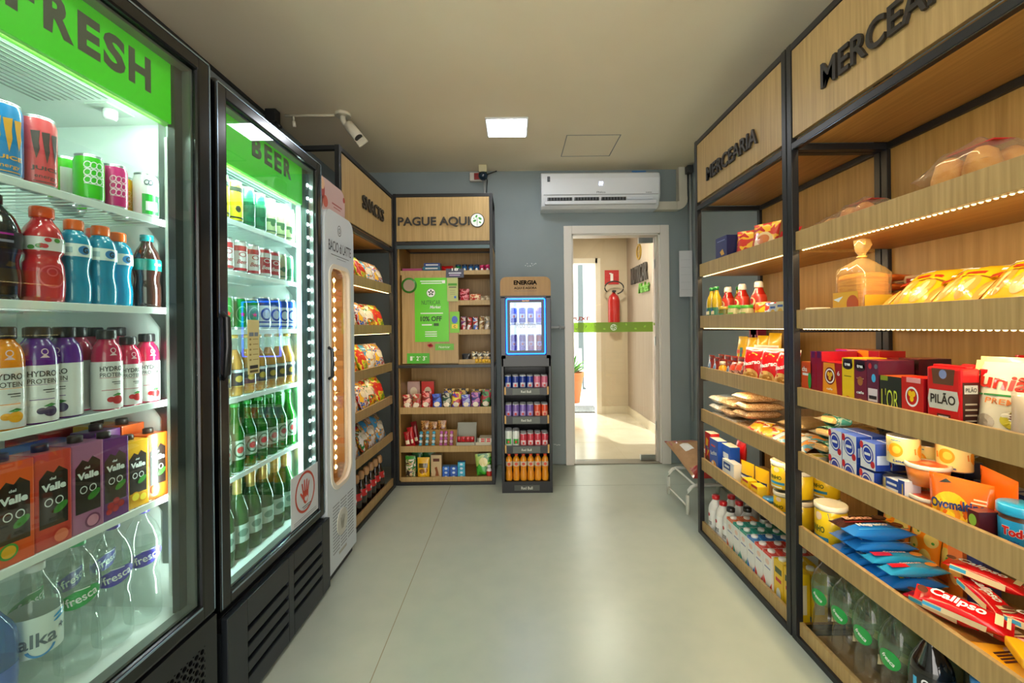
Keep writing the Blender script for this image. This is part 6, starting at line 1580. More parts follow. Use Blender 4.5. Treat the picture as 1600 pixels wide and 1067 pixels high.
o = boxp('biscuit_box', .05, .06, .20, F_('26306a'), F_('1c2450'), F_('2a3470'), lambda m, mp: m.a_disc(mp, 0, .06, .02, .03, RED)); put(o, U2, U2.u_at(1505, 880, .22)+.01, .27, z, 'navy biscuit box next to the brown-orange one', 'box')
def art_cal(m, mp): m.a_text(mp, 'Calipso', -.012, 0.002, .115, .036, WHT, .03, 3, shear=.25); m.a_disc(mp, -.085, -.004, .012, .014, F_('5a3020'), 2); m.a_rect(mp, .062, .078, -.02, .02, CRM, 1, 2); m.a_rect(mp, .084, .092, -.02, .022, CRM, 1, 2)
def calf():
    w, l, t = .062, .20, .040
    m = pillow('c', w, l, t, F_('d3161c', .2), None, None, seed=1, wrk=.03, rnd_=9, seal=.06, build=False)
    m.v = [(v[2]-l/2, v[0], -v[1]) for v in m.v]; mp = lambda a, b, k: (a, b, t/2*.93+.002+.0006*k); art_cal(m, mp)
    sm_ = lambda a, b, k: (a, -w/2-.0016-.0005*k, b); m.a_rect(sm_, -.08, .05, -.010, .010, CRM, 1); m.a_rect(sm_, -.08, -.04, -.006, .006, SKY, 2)
    return m.build('chocolate_biscuit_pack')
# (u, d, dz, rz, rx, ry)
cal_sp = [(.51, .13, .024, 20, 0, 0, 'lowest, flat on the shelf toward the blue heap'), (.60, .15, .024, -5, 0, 0, 'flat and lowest in the middle of the red heap'), (.70, .17, .024, 8, 0, 0, 'flat and lowest at near end of the red heap'),
          (.56, .20, .068, -15, 0, 6, 'second layer, at far side of the red heap'), (.66, .19, .070, 12, 0, -4, 'second layer, at near side of the red heap'), (.60, .085, .086, 42, 18, 8, 'tilted on top with Calipso lettering toward the aisle'), (.73, .24, .105, -20, 0, 0, 'on top at the back of the red heap'), (.50, .24, .100, 30, 0, 5, 'on top at the far back of the red heap')]
for i, (u, d_, dz, rz_, rx_, ry_, w_) in enumerate(cal_sp):
    put(get(('cal', calf)), U2, u, d_, z+dz, f'red chocolate biscuit pack {w_}', 'biscuits', 'red chocolate biscuit packs', R(rz_-90 if False else rz_), R(rx_), R(ry_))
def art_waf(m, mp):
    m.a_text(mp, 'Bauducco', .02, .030, .09, .018, F_('c4321e'), .02, 2, shear=.2); m.a_rect(mp, -.03, .07, .048, .054, RED, 1); m.a_disc(mp, -.062, .035, .020, .016, F_('f0dca0'), 1)
    for q in range(4): m.a_poly(mp, [(-.05+.012*q, -.02), (-.042+.012*q, -.02), (-.06+.012*q, .04), (-.068+.012*q, .04)], F_('4a2a18'), 2)
    m.a_rect(mp, -.085, .085, -.056, -.05, WHT, 1)
def waff():
    m = MB(); w, l, t = .105, .19, .028; m.box(-l/2, l/2, -w/2, w/2, 0, t, F_('f2b01c', .22), .006)
    for s_ in (-1, 1): m.box(min(s_*l/2, s_*(l/2+.012)), max(s_*l/2, s_*(l/2+.012)), -w/2+.004, w/2-.004, t*.45, t*.52, F_('e8a01a', .3))
    art_waf(m, tmap(t)); return m.build('wafer_pack')
def waff2():
    m = MB(); w, l, t = .105, .19, .028; m.box(-l/2, l/2, -w/2, w/2, 0, t, F_('f2b01c', .22), .006); mp = tmap(t)
    m.a_poly(mp, [(-.09, -.05), (.09, -.05), (.09, -.005), (-.03, .0)], F_('f2ece4'), 1); m.a_text(mp, 'Wafer', .02, .03, .07, .02, F_('c4321e'), .02, 2, shear=.2); m.a_poly(mp, [(-.04, .0), (-.01, .0), (-.05, .05), (-.07, .05)], F_('e8a8b0'), 2); m.a_disc(mp, .0, -.01, .016, .012, RED, 3); m.a_rect(mp, .02, .085, -.03, -.018, RED, 2)
    return m.build('wafer_pack')
put(get(('waf', waff)), U2, .70, .082, z+.001, 'yellow wafer pack lying at the front beside red packs', 'biscuits', None, R(-12))
put(get(('waf2', waff2)), U2, .765, .135, z+.031, 'yellow wafer pack with white corner at near shelf end', 'biscuits', None, R(60))
put(get(('waf',)), U2, .79, .29, z+.001, 'yellow wafer pack at the back near the shelf end', 'biscuits', None, R(70))

# row F: bottled water
z = zb(5)
WB2 = thin_glass('f6f7f0', .03, 1.5, .03)
def art_grn(m, mp): m.a_disc(mp, 0, .195, .030, .030, F_('129a44'), 1, 22, R(-35)); m.a_text(mp, 'fresca', 0, .195, .038, .014, WHT, .02, 3, rot=R(-35)); m.a_rect(mp, .04, .07, .12, .15, CRM, 1)
def w2(): return water('water_bottle', .050, .335, F_('1fae5a'), thin_glass('dcf0de', .05, 1.35, .08), art_grn, (.50, .74), True, WB2)
wk2 = ('w2', w2())
for i, u in enumerate((.075, .180, .287, .394)): put(get(wk2), U2, u, .085, z, 'clear water bottle with green oval label, lowest near shelf' + pos_words(i, 4), 'bottle', 'green label waters', R(20))
for i, u in enumerate((.10, .215, .32, .425)): put(get(wk2), U2, u, .20, z, 'green-labelled water bottle in back row, lowest near shelf' + pos_words(i, 4), 'bottle', 'green label waters', R(-60))
cz = smooth_prof([(.036, 0), (.047, .01), (.050, .08), (.045, .13), (.050, .18), (.047, .25), (.025, .30), (.0145, .325), (.0145, .335)])
put(get(('zero', bottle('cola_bottle', cz, M('17120f', .12, 0, 0, .8), [(.0165, .322), (.0165, .340), (0, .341)], BLK, (.15, .235, F_('16181a'), lambda m, mp: (m.a_rect(mp, -.01, .0, .16, .22, SKY), m.a_text(mp, 'ZERO', .02, .19, .07, .018, WHT, .03, 2, rot=R(90))), interp(cz)), 24))), U2, .50, .085, z, 'black-labelled cola bottle beside the green label waters', 'bottle', rz=R(10))
put(get(('zero',)), U2, .53, .20, z, 'black-labelled cola bottle in the back row', 'bottle', rz=R(10))
BLW = thin_glass('9cd0ea', .04, 1.5, .22)
wb5 = ('wb5', water('large_water_bottle', .064, .30, F_('3f8ad0'), F_('dfe8ec'), None, (.34, .5), False, BLW))
for i, (u, d_) in enumerate(((.615, .10), (.745, .10), (.65, .24))): put(get(wb5), U2, u, d_, z, 'large pale blue water bottle on lowest near shelf' + [', beside cola', ', nearest', ', at the back'][i], 'bottle', 'large blue waters')

# ------------------------------------------------------------------ far grocery bay
NF = 'far shelf'
# A
z = zb(0)
o = bag('candy_packet', U1, U1.u_at(1102, 400, .06), .07, z+.03, .10, .12, .04, PR('c8323a', 'dfe0ea', '3a4a9a', scale=40), 'small red and white packet at far end of far top shelf', 'packet', rx=R(-60))
def art_rb(m, mp, w, h): m.a_poly(mp, [(-w*.1, h*.52), (w*.15, h*.6), (w*.3, h*.42), (w*.05, h*.40)], F_('e2b04a'), 2); m.a_rect(mp, -w*.3, w*.3, h*.22, h*.30, WHT, 2); m.a_poly(mp, [(-w*.25, h*.02), (w*.2, h*.02), (w*.1, h*.35), (-w*.2, h*.33)], F_('b8303a'), 1); m.a_rect(mp, -w*.35, w*.35, h*.86, h*.89, F_('8a94c8'), 1)
fbox('snack_box', U1, 1118, 1136, 369, dF, z, .10, (F_('26306e'), F_('1a2450'), F_('3a4488')), art_rb, 'dark blue snack box on the far top shelf', 'box')
for i, (px, rz_, seed) in enumerate(((1150, 20, 1), (1160, 45, 2), (1181, 30, 3))):
    bag('soup_packet', U1, U1.u_at(px, 390, .08)+.01*i, .10, z, .13, .19, .035, PR('b81c24', 'e8b42a', 'c8322a', scale=18), ['dark red soup packet seen edge-on beside blue box', 'red and yellow soup packet, middle of far top shelf', 'red soup packet with bowl picture on far top shelf'][i], 'packet', (lambda m, mp: (m.a_disc(mp, 0, .09, .045, .05, F_('e0c89a'), 1), m.a_rect(mp, -.05, .03, .025, .045, F_('1f9a9a'), 2), m.a_disc(mp, 0, .1, .03, .025, F_('c87a4a'), 2))) if i == 2 else None, rx=R(-14), rz=R(rz_), seed=seed)
bag('soup_packet', U1, U1.u_at(1195, 372, .12), .17, z, .13, .18, .035, RED, 'plain red packet behind the bowl picture packet', 'packet', rx=R(-30), rz=R(10), seed=4)
bag('sachet', U1, U1.u_at(1216, 375, .07), .10, z+.05, .07, .08, .03, PR('3f8ad8', 'e8eef2', '2a5aa8', scale=30), 'small blue and white sachet near the post on far top shelf', 'sachet', rx=R(-60))
# B
z = zb(1)
op = smooth_prof([(.026, 0), (.029, .008), (.029, .12), (.024, .155), (.012, .185), (.011, .205)])
OIL = M('b89a1a', .12, 0, 0, .6)
oil = ('oil', bottle('oil_bottle', op, OIL, [(.013, .198), (.0135, .218), (0, .219)], F_('1f7a3a'), (.04, .10, F_('3a7a5a'), lambda m, mp: (m.a_rect(mp, -.02, .02, .06, .08, CRM), m.a_disc(mp, 0, .085, .01, .008, F_('2f5aa8'))), interp(op))))
for i, u in enumerate((.06, .122)): put(get(oil), U1, u+.0, .07, z, 'green-capped olive oil bottle, far end of far second shelf' + pos_words(i, 2), 'bottle', 'olive oil bottles')
put(get(oil), U1, .09, .16, z, 'olive oil bottle in the back row', 'bottle', 'olive oil bottles')
kp = smooth_prof([(.032, 0), (.037, .006), (.037, .10), (.035, .14), (.020, .178), (.017, .19)])
kb = ('ket', bottle('ketchup_bottle', kp, F_('a82018', .2), [(.020, .186), (.021, .190), (.019, .212), (.014, .218), (0, .218)], F_('e6dcd0'), (.085, .15, F_('c43a28'), lambda m, mp: (m.a_disc(mp, 0, .115, .024, .022, F_('e6d2a0'), 1), m.a_disc(mp, 0, .118, .014, .014, RED, 2)), interp(kp))))
for i, px in enumerate((1135, 1157, 1180)): put(get(kb), U1, U1.u_at(px, 460, .13), .14, z, 'red sauce bottle with pale cap, back row' + pos_words(i, 3), 'bottle', 'red sauce bottles')
def jar(col, lab, cap, r=.034, h=.095):
    def f():
        t = empty('preserve_jar'); m = MB(); m.lathe([(r*.9, 0), (r, .006), (r, h*.78), (r*.85, h*.88), (r*.85, h*.9)], col, 20); mp = cmap(r); m.a_rect(mp, -r*.9, r*.9, h*.2, h*.65, lab, 1, 10); m.a_rect(mp, -r*.5, r*.5, h*.4, h*.5, WHT, 2); m.a_disc(mp, 0, h*.3, r*.3, h*.07, F_('8ac040'), 2); part(m, 'jar', t)
        part(MB().lathe([(r*.93, h*.88), (r*.95, h*.9), (r*.95, h*1.02), (r*.9, h*1.04), (0, h*1.04)], cap, 20), 'lid', t); return t
    return f
put(get(('jarg', jar(F_('6a6a2a'), F_('2a8a6a'), F_('c8a83a')))), U1, U1.u_at(1130, 480, .055), .06, z, 'squat jar with dark green label in front of red bottles', 'jar')
for i, px in enumerate((1147, 1160)): put(get(('jarc', jar(F_('c9c08a'), F_('6ab04a'), F_('5ab83a'), .034, .10))), U1, U1.u_at(px, 480, .055)+.01*i, .06, z, 'vegetable jar with lime lid' + pos_words(i, 2), 'jar', 'lime-lidded jars')
put(get(('jarc',)), U1, U1.u_at(1178, 480, .12), .075, z, 'vegetable jar with lime lid beside the orange packet', 'jar')
bag('sauce_pouch', U1, U1.u_at(1188, 480, .05), .055, z, .085, .11, .03, PR('f08a1c', 'f2d22a', 'e8641a', scale=26), 'orange and yellow sauce pouch on far second shelf', 'pouch', rz=R(20), rx=R(-8), seed=2)
bag('sauce_pouch', U1, U1.u_at(1198, 480, .05)+.01, .06, z, .07, .11, .03, PR('3a5ac0', 'e8eef2', 'e84a3a', scale=26), 'blue and white sauce pouch beside the orange one', 'pouch', rz=R(20), rx=R(-8), seed=3)
for i, px in enumerate((1208, 1219)):
    o = boxp('cheese_box', .058, .06, .098, F_('cdd8da' if i == 0 else 'e0dcae'), F_('b8c4c8'), F_('dfe4e0'), lambda m, mp: (m.a_disc(mp, 0, .05, .02, .02, F_('e0b83a')), m.a_rect(mp, -.02, .02, .075, .085, F_('3f6ab0')))); put(o, U1, U1.u_at(px, 480, .05)+.012*i, .07, z, ['pale blue-grey box near the post on far second shelf', 'cream box with yellow disc near the post'][i], 'box')
# C
z = zb(2)
for i in range(4):
    put(get(('sauce', lambda: pillow('tomato_sauce_pouch', .072, .128, .045, F_('8e2a1c', .25), None, lambda m, mp: (m.a_rect(mp, -.03, .03, .105, .12, F_('5a1c14')), m.a_disc(mp, 0, .06, .018, .032, F_('b8c8d8')), m.a_disc(mp, 0, .06, .012, .02, F_('3a6a9a'), 2)), seed=1, stand=True))), U1, .055+.078*i, .065, z, 'dark red tomato sauce pouch, far third shelf' + pos_words(i, 4), 'pouch', 'tomato sauce pouches')
for i in range(4): put(get(('sauce',)), U1, .065+.078*i, .12, z, 'dark red tomato sauce pouch, second row' + pos_words(i, 4), 'pouch', 'tomato sauce pouches')
mpf = smooth_prof([(.022, 0), (.025, .005), (.025, .075), (.015, .092), (.015, .098)])
put(get(('must', bottle('mustard_bottle', mpf, F_('e8a81a'), [(.018, .095), (.018, .115), (0, .116)], F_('e8dcc0'), (.02, .06, F_('f2c42a'), lambda m, mp: m.a_disc(mp, 0, .035, .012, .01, F_('3a7ac0')), interp(mpf))))), U1, U1.u_at(1126, 575, .05)+.01, .052, z, 'small yellow mustard bottle before the sauce pouches', 'bottle', rz=R(0))
for i, px in enumerate((1143, 1162, 1180, 1198)):
    put(get(('yelp', lambda: pillow('pasta_bag', .115, .265, .05, F_('efc21a', .25), None, lambda m, mp: (m.a_rect(mp, -.04, .04, .15, .175, F_('e0521a')), m.a_rect(mp, .01, .035, .11, .19, F_('3f8a6a')), m.a_disc(mp, -.02, .09, .025, .03, F_('e8d88a'), 1)), seed=5))), U1, U1.u_at(px, 560, .2)+.0, .23, z, 'tall yellow pasta bag at the back of far third shelf' + pos_words(i, 4), 'pasta', 'yellow pasta bags', 0, R(-3))
def art_nood(m, mp): m.a_text(mp, 'Macarrao', 0, .115, .095, .022, WHT, .03, 2, rot=R(12)); m.a_disc(mp, 0, .05, .045, .035, F_('d8b066'), 1); m.a_disc(mp, .01, .05, .025, .018, F_('b8843a'), 2); m.a_poly(mp, [(-.055, .15), (0, .17), (.055, .15), (.05, .14), (-.05, .14)], F_('e8c43a'), 2)
for i, (px, d_, rz_) in enumerate(((1172, .07, 22), (1200, .075, 16), (1222, .08, 10), (1190, .14, 30))):
    put(get(('nood', lambda: pillow('noodle_bag', .125, .20, .055, F_('c8161c', .2), None, art_nood, seed=6, wrk=.2, seals=F_('e8dfd0')))), U1, U1.u_at(px, 575, d_), d_, z, ['red pasta bag with noodles picture, far one of the front three', 'red pasta bag with noodles picture, middle of front three', 'red pasta bag with noodles picture, by the post', 'red pasta bag behind the front three'][i], 'pasta', 'red pasta bags', R(rz_), R(-12))
for i, px in enumerate((1138, 1152)):
    o = bag('legume_bag', U1, U1.u_at(px, 580, .05), .055, z, .07, .12, .04, PR('a83428', 'c8a08a', '6a2a1a', scale=40), ['clear packet with red label, beside mustard bottle', 'clear packet with red label, beside the red pasta bags'][i], 'packet', lambda m, mp: m.a_rect(mp, -.03, .03, .07, .1, F_('e04a2a')), rx=R(-10), seed=i)
for i, px in enumerate((1140, 1160)):
    o = boxp('tall_pink_box', .075, .05, .27, F_('b82a5a'), F_('9a1f4a'), F_('b82a5a'), lambda m, mp: m.a_rect(mp, -.02, .02, .2, .24, F_('e8a0b8'))); put(o, U1, U1.u_at(px, 530, .28), .33, z, 'tall crimson box at very back of far third shelf' + pos_words(i, 2), 'box', 'tall crimson boxes')
# D
z = zb(3)
RICE = PR('e8e0cc', 'd8c8a4', 'f0ece0', scale=60, rough=.25); BEANS = noise_ramp('beans_in_bag', [(.35, 'b8895a'), (.5, 'd8ad78'), (.65, 'e8cba0')], (1, 1, 1), 130, 2, .25, coat=.4)
stk_ = [(.085, [RICE, RICE, RICE], 'grey-white rice bag', '8e9cb0'), (.24, [RICE, BEANS, BEANS], 'tan bean bag', 'b8864a'), (.395, [BEANS, BEANS, BEANS, BEANS], 'brown bean bag', 'c8824a')]
for si, (u, ms, nm, cc) in enumerate(stk_):
    for i, mm in enumerate(ms):
        o = bag('rice_bag' if mm is RICE else 'bean_bag', U1, u+rnd.uniform(-.008, .008), .055, z+.024+.047*i, .150, .22, .043, mm, f'{"pale rice" if mm is RICE else "tan bean"} bag, {["far", "middle", "near"][si]} flat stack, {["bottom", "second", "third", "top"][i]}', 'bag', (lambda m, mp: (m.a_rect(mp, -.05, .05, .05, .17, F_(['9aa8bc', 'c8a06a'][si > 0]), 1), m.a_disc(mp, 0, .12, .03, .03, F_(['1f6a9a', 'b0642a'][si > 0]), 2))), rx=R(-90), seed=i+si*3, group='flat stacked grain bags', fe=.12, rnd_=7, wrk=.08, rz=R(rnd.uniform(-6, 6)))
for i, (u, d_, dz) in enumerate(((.575, .17, .028), (.735, .17, .028), (.62, .18, .080))):
    o = bag('sugar_bag', U1, u, d_, z+dz, .15, .20, .044, noise_ramp('raw_sugar', [(.3, 'd4b47a'), (.7, 'e2c692')], (1, 1, 1), 100, 2, .3, coat=.4), ['plain beige sugar bag, lower far one', 'plain beige sugar bag, lower near one', 'plain beige sugar bag lying on top of the other two'][i], 'sugar', rx=R(-88), rz=R(8*i), seed=i, group='plain beige sugar bags', fe=.25, rnd_=4)
for i, (u, rz_) in enumerate(((.53, 20), (.62, -10))):
    o = bag('noodle_packet', U1, u, .045, z+.02, .12, .13, .035, PR('d8262a', 'f0c22a', 'f2e8d8', 'e8641a', scale=16), ['red and yellow instant noodle packet, far one', 'red and yellow instant noodle packet, near one'][i], 'packet', lambda m, mp: (m.a_disc(mp, 0, .06, .035, .03, F_('f2c22a')), m.a_text(mp, 'Lamen', 0, .09, .07, .02, F_('c8161c'), .03, 2)), rx=R(-62), rz=R(rz_), seed=i, group='instant noodle packets')
for i, (u, dz, rz_) in enumerate(((.705, .02, 0), (.80, .024, 12))):
    o = bag('popcorn_packet', U1, u, .045+.02*i, z+dz, .12, .15, .04, PR('e8ecee', '6ab8d8', 'f0a04a', 'e8ecee', scale=16), ['white and sky blue packet in front, far one', 'white and sky blue packet beside the post'][i], 'packet', rx=R(-65), rz=R(rz_), seed=i, group='white and sky blue packets')
# E
z = zb(4)
def art_red_cereal(m, mp, w, h): m.a_poly(mp, [(-w*.3, h*.85), (w*.1, h*.8), (0, h*.62), (w*.3, h*.55), (-w*.25, h*.3), (-w*.05, h*.52), (-w*.35, h*.6)], F_('f2c42a'), 1); m.a_text(mp, 'NESCAU', 0, h*.58, w*.8, h*.10, F_('1c3f94'), .05, 3); m.a_disc(mp, 0, h*.2, w*.4, h*.17, F_('5a2a18'), 1)
def art_blue_cereal(m, mp, w, h): m.a_text(mp, 'Sucrilhos', 0, h*.6, w*.75, h*.12, WHT, .03, 3, rot=R(10)); m.a_disc(mp, 0, h*.22, w*.35, h*.16, F_('e8a04a'), 1); m.a_disc(mp, -w*.1, h*.3, w*.1, h*.05, WHT, 3); m.a_rect(mp, -w*.3, w*.2, h*.78, h*.83, F_('e04a3a'), 2)
fbox('cereal_box', U1, 1097, 1107, 663, dF, z, .06, (F_('c8161c'), F_('a81218'), F_('f2e2d0')), art_red_cereal, 'red chocolate cereal box at far end of cereal shelf', 'box', hmax=.245)
fbox('cereal_box', U1, 1108, 1123, 678, dF, z, .06, (F_('1c56b8'), F_('1a48a0'), F_('e8e2d8')), art_blue_cereal, 'blue corn cereal box, far one of two', 'box', hmax=.245)
fbox('cereal_box', U1, 1124, 1140, 688, dF+.01, z, .06, (F_('1c56b8'), F_('1a48a0'), F_('e8e2d8')), arts(Rr(-.3, .3, .62, .78, WHT), Dd(0, .45, .3, .1, F_('f0a03a')), Rr(-.3, .3, .1, .3, F_('8aa8d8'))), 'blue cereal box showing white panels, near one of two', 'box', hmax=.245)
bag('cocoa_pouch', U1, U1.u_at(1146, 720, .12), .15, z, .10, .19, .05, RED, 'dark red pouch behind the milk pack on cereal shelf', 'pouch', rx=R(-5), seed=1)
fbox('milk_powder_pack', U1, 1129, 1150, 716, dF, z, .05, (WHT, F_('dcd6c4'), F_('e6e2d6')), arts(Rr(-.4, .2, .62, .9, F_('1c4a94')), Rr(-.3, .1, .7, .8, WHT, 2), Dd(.2, .15, .2, .08, F_('e8d8a0'))), 'white milk powder pack with blue label', 'pack')
for i, px in enumerate((1160, 1180)):
    o = bag('starch_pouch', U1, U1.u_at(px, 740, .07)+.01*i, .075, z, .105, .17, .055, F_('efbc1c', .3), ['yellow pouch with dark blue label, left of two', 'yellow pouch with dark label, right of two'][i], 'pouch', lambda m, mp: (m.a_rect(mp, -.045, .045, .07, .1, F_('20306a')), m.a_rect(mp, -.04, .04, .078, .09, WHT, 2), m.a_disc(mp, 0, .045, .025, .02, F_('e8a01a'), 2)), stand=True, seed=i, rz=R(12), group='yellow pouches with dark label')
for i, px in enumerate((1175, 1188)):
    uu = U1.u_at(px, 770, .05)
    o = boxp('starch_box', .068, .05, .10, F_('f0c81c'), F_('e0b41a'), F_('f4d22a'), lambda m, mp: (m.a_rect(mp, -.03, .03, .085, .097, RED), m.a_rect(mp, -.025, .025, .055, .07, F_('e8a82a')))); put(o, U1, uu+.01*i, .056, z, 'small yellow starch box with red top edge' + pos_words(i, 2), 'box', 'small yellow starch boxes')
for i, (u, d_) in enumerate(((.70, .095), (.805, .095), (.70, .205), (.805, .205))):
    for lv in range(2): put(get(TS), U1, u, d_, z+.1205*lv, f'yellow milk tin with pale lid beside post, {["lower", "upper"][lv]}, {["front left", "front right", "rear left", "rear right"][i]}', 'tin', 'yellow milk tins in far bay', R(15))
put(get(('blid', tub(F_('e8e2d0'), F_('2a8ad0'), 'baby_food_tub', .035, .04))), U1, .615, .05, z, 'small tub with blue lid below the yellow tins', 'tub')
# F
z = zb(5)
mk = smooth_prof([(.036, 0), (.040, .006), (.040, .14), (.036, .165), (.020, .195), (.018, .205)])
def milk(cap): return bottle('milk_bottle', mk, F_('e9e6de'), [(.0205, .203), (.0215, .206), (.0215, .222), (.019, .225), (0, .225)], cap, (.03, .145, F_('eeeeea'), lambda m, mp: (m.a_text(mp, 'LEITE', 0, .07, .045, .018, F_('3a3a3e'), .03), m.a_disc(mp, 0, .115, .010, .010, F_('c42a34'))), interp(mk)))
mr_, mb_ = ('milkr', milk(F_('c8161c'))), ('milkb', milk(F_('2a2622')))
for i, (k_, u, d_) in enumerate(((mr_, .075, .075), (mr_, .165, .075), (mb_, .255, .075), (mr_, .075, .165), (mr_, .165, .165), (mb_, .255, .165), (mb_, .345, .165), (mr_, .12, .255))):
    c_ = 'red' if k_ is mr_ else 'black'; put(get(k_), U1, u, d_, z, f'white milk bottle with {c_} cap, {["first", "second", "third", "first", "second", "third", "fourth", "last"][i]} from far end, {"front" if i < 3 else "back" if i < 7 else "rearmost"} row', 'bottle', 'milk bottles')
def uht(c, c2, txt=None, nm='milk_carton', yel=False):
    def f():
        t = empty(nm); w, d_, h = .066, .066, .195; m = MB(); base = F_('e8e8e4') if not yel else F_('f0c41c')
        m.box(-w/2, w/2, -d_/2, d_/2, 0, h, base, 0, (base, F_(c), base, base, base, base)); mp = fmap(-d_/2)
        if not yel:
            m.a_poly(mp, [(-w/2, 0), (-.008, 0), (-.016, .06), (-w/2, .085)], F_(c), 1); m.a_poly(mp, [(.010, 0), (w/2, 0), (w/2, .075), (.018, .05)], F_(c), 1); m.a_disc(mp, 0, .155, .016, .012, F_('e8c8b8'), 1); m.a_rect(mp, -.022, .022, .125, .132, F_('8a94b8'), 1); m.a_rect(mp, -w/2, w/2, h-.012, h, F_(c), 1)
        else:
            m.a_rect(mp, -.024, .024, .14, .165, F_('3a4a1a'), 1); m.a_rect(mp, -.02, .02, .105, .12, RED, 1); m.a_disc(mp, .0, .05, .016, .03, WHT, 1); m.a_rect(mp, -w/2, w/2, 0, .02, F_('2a7ac0'), 1)
            mp = rmap(w/2); m.a_rect(mp, -.02, .02, .03, .15, F_('d8c9a0'), 1)
        m.a_poly(tmap(h), [(-w/2, d_*.12), (w/2, -d_*.02), (w/2, d_*.12), (-w/2, d_*.25)], F_(c2), 1)
        part(m, 'carton_body', t); part(MB().lathe([(.015, 0), (.0155, .002), (.0155, .009), (.013, .011), (0, .011)], M('efece2', .4), 16, -.005, -.012, z0=h), 'cap', t); return t
    return f
uk = [(('uo', uht('ee6a2a', 'f4a070')), 'orange and white'), (('ug', uht('12a08a', '5cc8b4')), 'green and white'), (('ug',), 'green and white'), (('ub', uht('1f7ac8', '6ab0e0')), 'blue and white'), (('ur', uht('e0382c', 'f08a7a')), 'red and white'), (('ur',), 'red and white')]
for i, (k_, nm_) in enumerate(uk):
    for j in range(3): put(get(k_), U1, .325+.0695*i, .066+.070*j, z, f'{nm_} milk carton, {["first","second","third","fourth","fifth","sixth"][i]} column after bottles, {["front", "middle", "back"][j]}', 'carton', f'{nm_} milk cartons')
for i in range(2):
    for j in range(2): put(get(('uy', uht('f2c81e', 'f6dc6a', None, 'milk_carton', True))), U1, .745+.072*i, .072+.072*j, z, f'yellow milk carton beside the post, {["left", "right"][i]} column, {["front", "back"][j]}', 'carton', 'yellow milk cartons')

# ------------------------------------------------------------------ snack shelf (left back corner)
def zs(k): return SROWS[k]-.062+.0178
US.levels = [zs(i)-.0008 for i in range(6)]
SN = [('sa', PR('c8222a', 'f2ece4', '3a62b8', 'e8b42a', scale=30), 'red, white and blue'), ('sb', PR('e8c01e', 'c8222a', '2a8a3a', 'f2ece4', scale=28), 'yellow, red and green'), ('sc', PR('8ab82a', 'e8d23a', 'c83a2a', scale=26), 'green and yellow'), ('sd', PR('f2ece4', 'd8a04a', '3fa0d8', scale=22), 'white and sand')]
for r_ in range(5):
    for j in range(5):
        k_ = SN[(j+r_*2) % 4] if r_ < 4 else (SN[3] if j != 2 else SN[1])
        put(get((k_[0], (lambda k_=k_: pillow('snack_bag', .160, .215, .062, k_[1], None, lambda m, mp: m.a_disc(mp, 0, .12, .05, .035, F_('e8dfc8' if k_[0] != 'sc' else 'd8302a')), seed=3, wrk=.2)))), US, .20+.165*j, .062+.012*(j % 2), zs(r_)+.002, f'{k_[2]} snack bag, {["top","second","third","fourth","fifth"][r_]} SNACKS shelf' + pos_words(j, 5), 'snack', 'snack bags on SNACKS shelf', R(8*((j % 3)-1)), R(-22))
for r_ in range(1, 5):
    for j in range(4):
        k_ = SN[(j+r_+1) % 4]
        put(get((k_[0],)), US, .28+.165*j, .19, zs(r_)+.01, f'{k_[2]} snack bag in back row, {["top","second","third","fourth","fifth"][r_]} SNACKS shelf' + pos_words(j, 4), 'snack', 'snack bags in the back rows', R(6*j-9), R(-24))
wp_ = smooth_prof([(.032, 0), (.0365, .005), (.037, .10), (.034, .135), (.020, .175), (.0145, .20), (.0145, .235)])
cb_ = ('wineb', bottle('cola_bottle', wp_, M('1c1210', .12, 0, 0, .8), [(.0165, .205), (.022, .215), (.020, .25), (.012, .262), (0, .262)], F_('c99a6a', .4), (.10, .145, F_('b8161c'), lambda m, mp: m.a_rect(mp, -.01, .01, .115, .13, WHT), interp(wp_))))
for j in range(9): put(get(cb_), US, .105+.088*j, .075, zs(5), 'dark bottle with red label and tan top, lowest SNACKS shelf' + pos_words(j, 9), 'bottle', 'dark red-label bottles')

# ------------------------------------------------------------------ payment shelf goods
def zp(k): return ZP[k][0]-ZP[k][1]+.0155
UP.levels = [zp(k)-.0005 for k in ZP]
def pu(px, d): return UP.u_of(px, d)
def pbox(nm, p0, p1, ytop, d, base, depth, cols, art, label, cat, **kw): return fbox(nm, UP, p0, p1, ytop, d, base, depth, cols, art, label, cat, **kw)
z = zp('a')
o = boxp('card_game_box', .16, .10, .042, F_('b04a7a'), F_('8a3a5a'), F_('c46a94')); put(o, UP, pu(648, .14), .14, z, 'flat magenta box at left of the payment top shelf', 'box')
for i, (c_, w_) in enumerate((('2a5a94', .15), ('1f6a8a', .14), ('27408a', .13))):
    o = boxp('card_game_box', w_, .09, .028, F_(c_), F_('1a2c50'), F_('3a8aa8'), lambda m, mp: m.a_rect(mp, -.05, .05, .008, .018, WHT)); put(o, UP, pu(676, .14)+.004*i, .14, z+.0285*i, ['blue flat box, lowest of stack on payment top shelf', 'teal-blue flat box, middle of stack on payment top shelf', 'navy flat box, topmost on payment top shelf'][i], 'box', 'stacked flat blue boxes')
bag('gum_bag', UP, pu(700, .14), .14, z, .10, .06, .04, RED, 'small red bag behind the dark card on payment top shelf', 'packet')
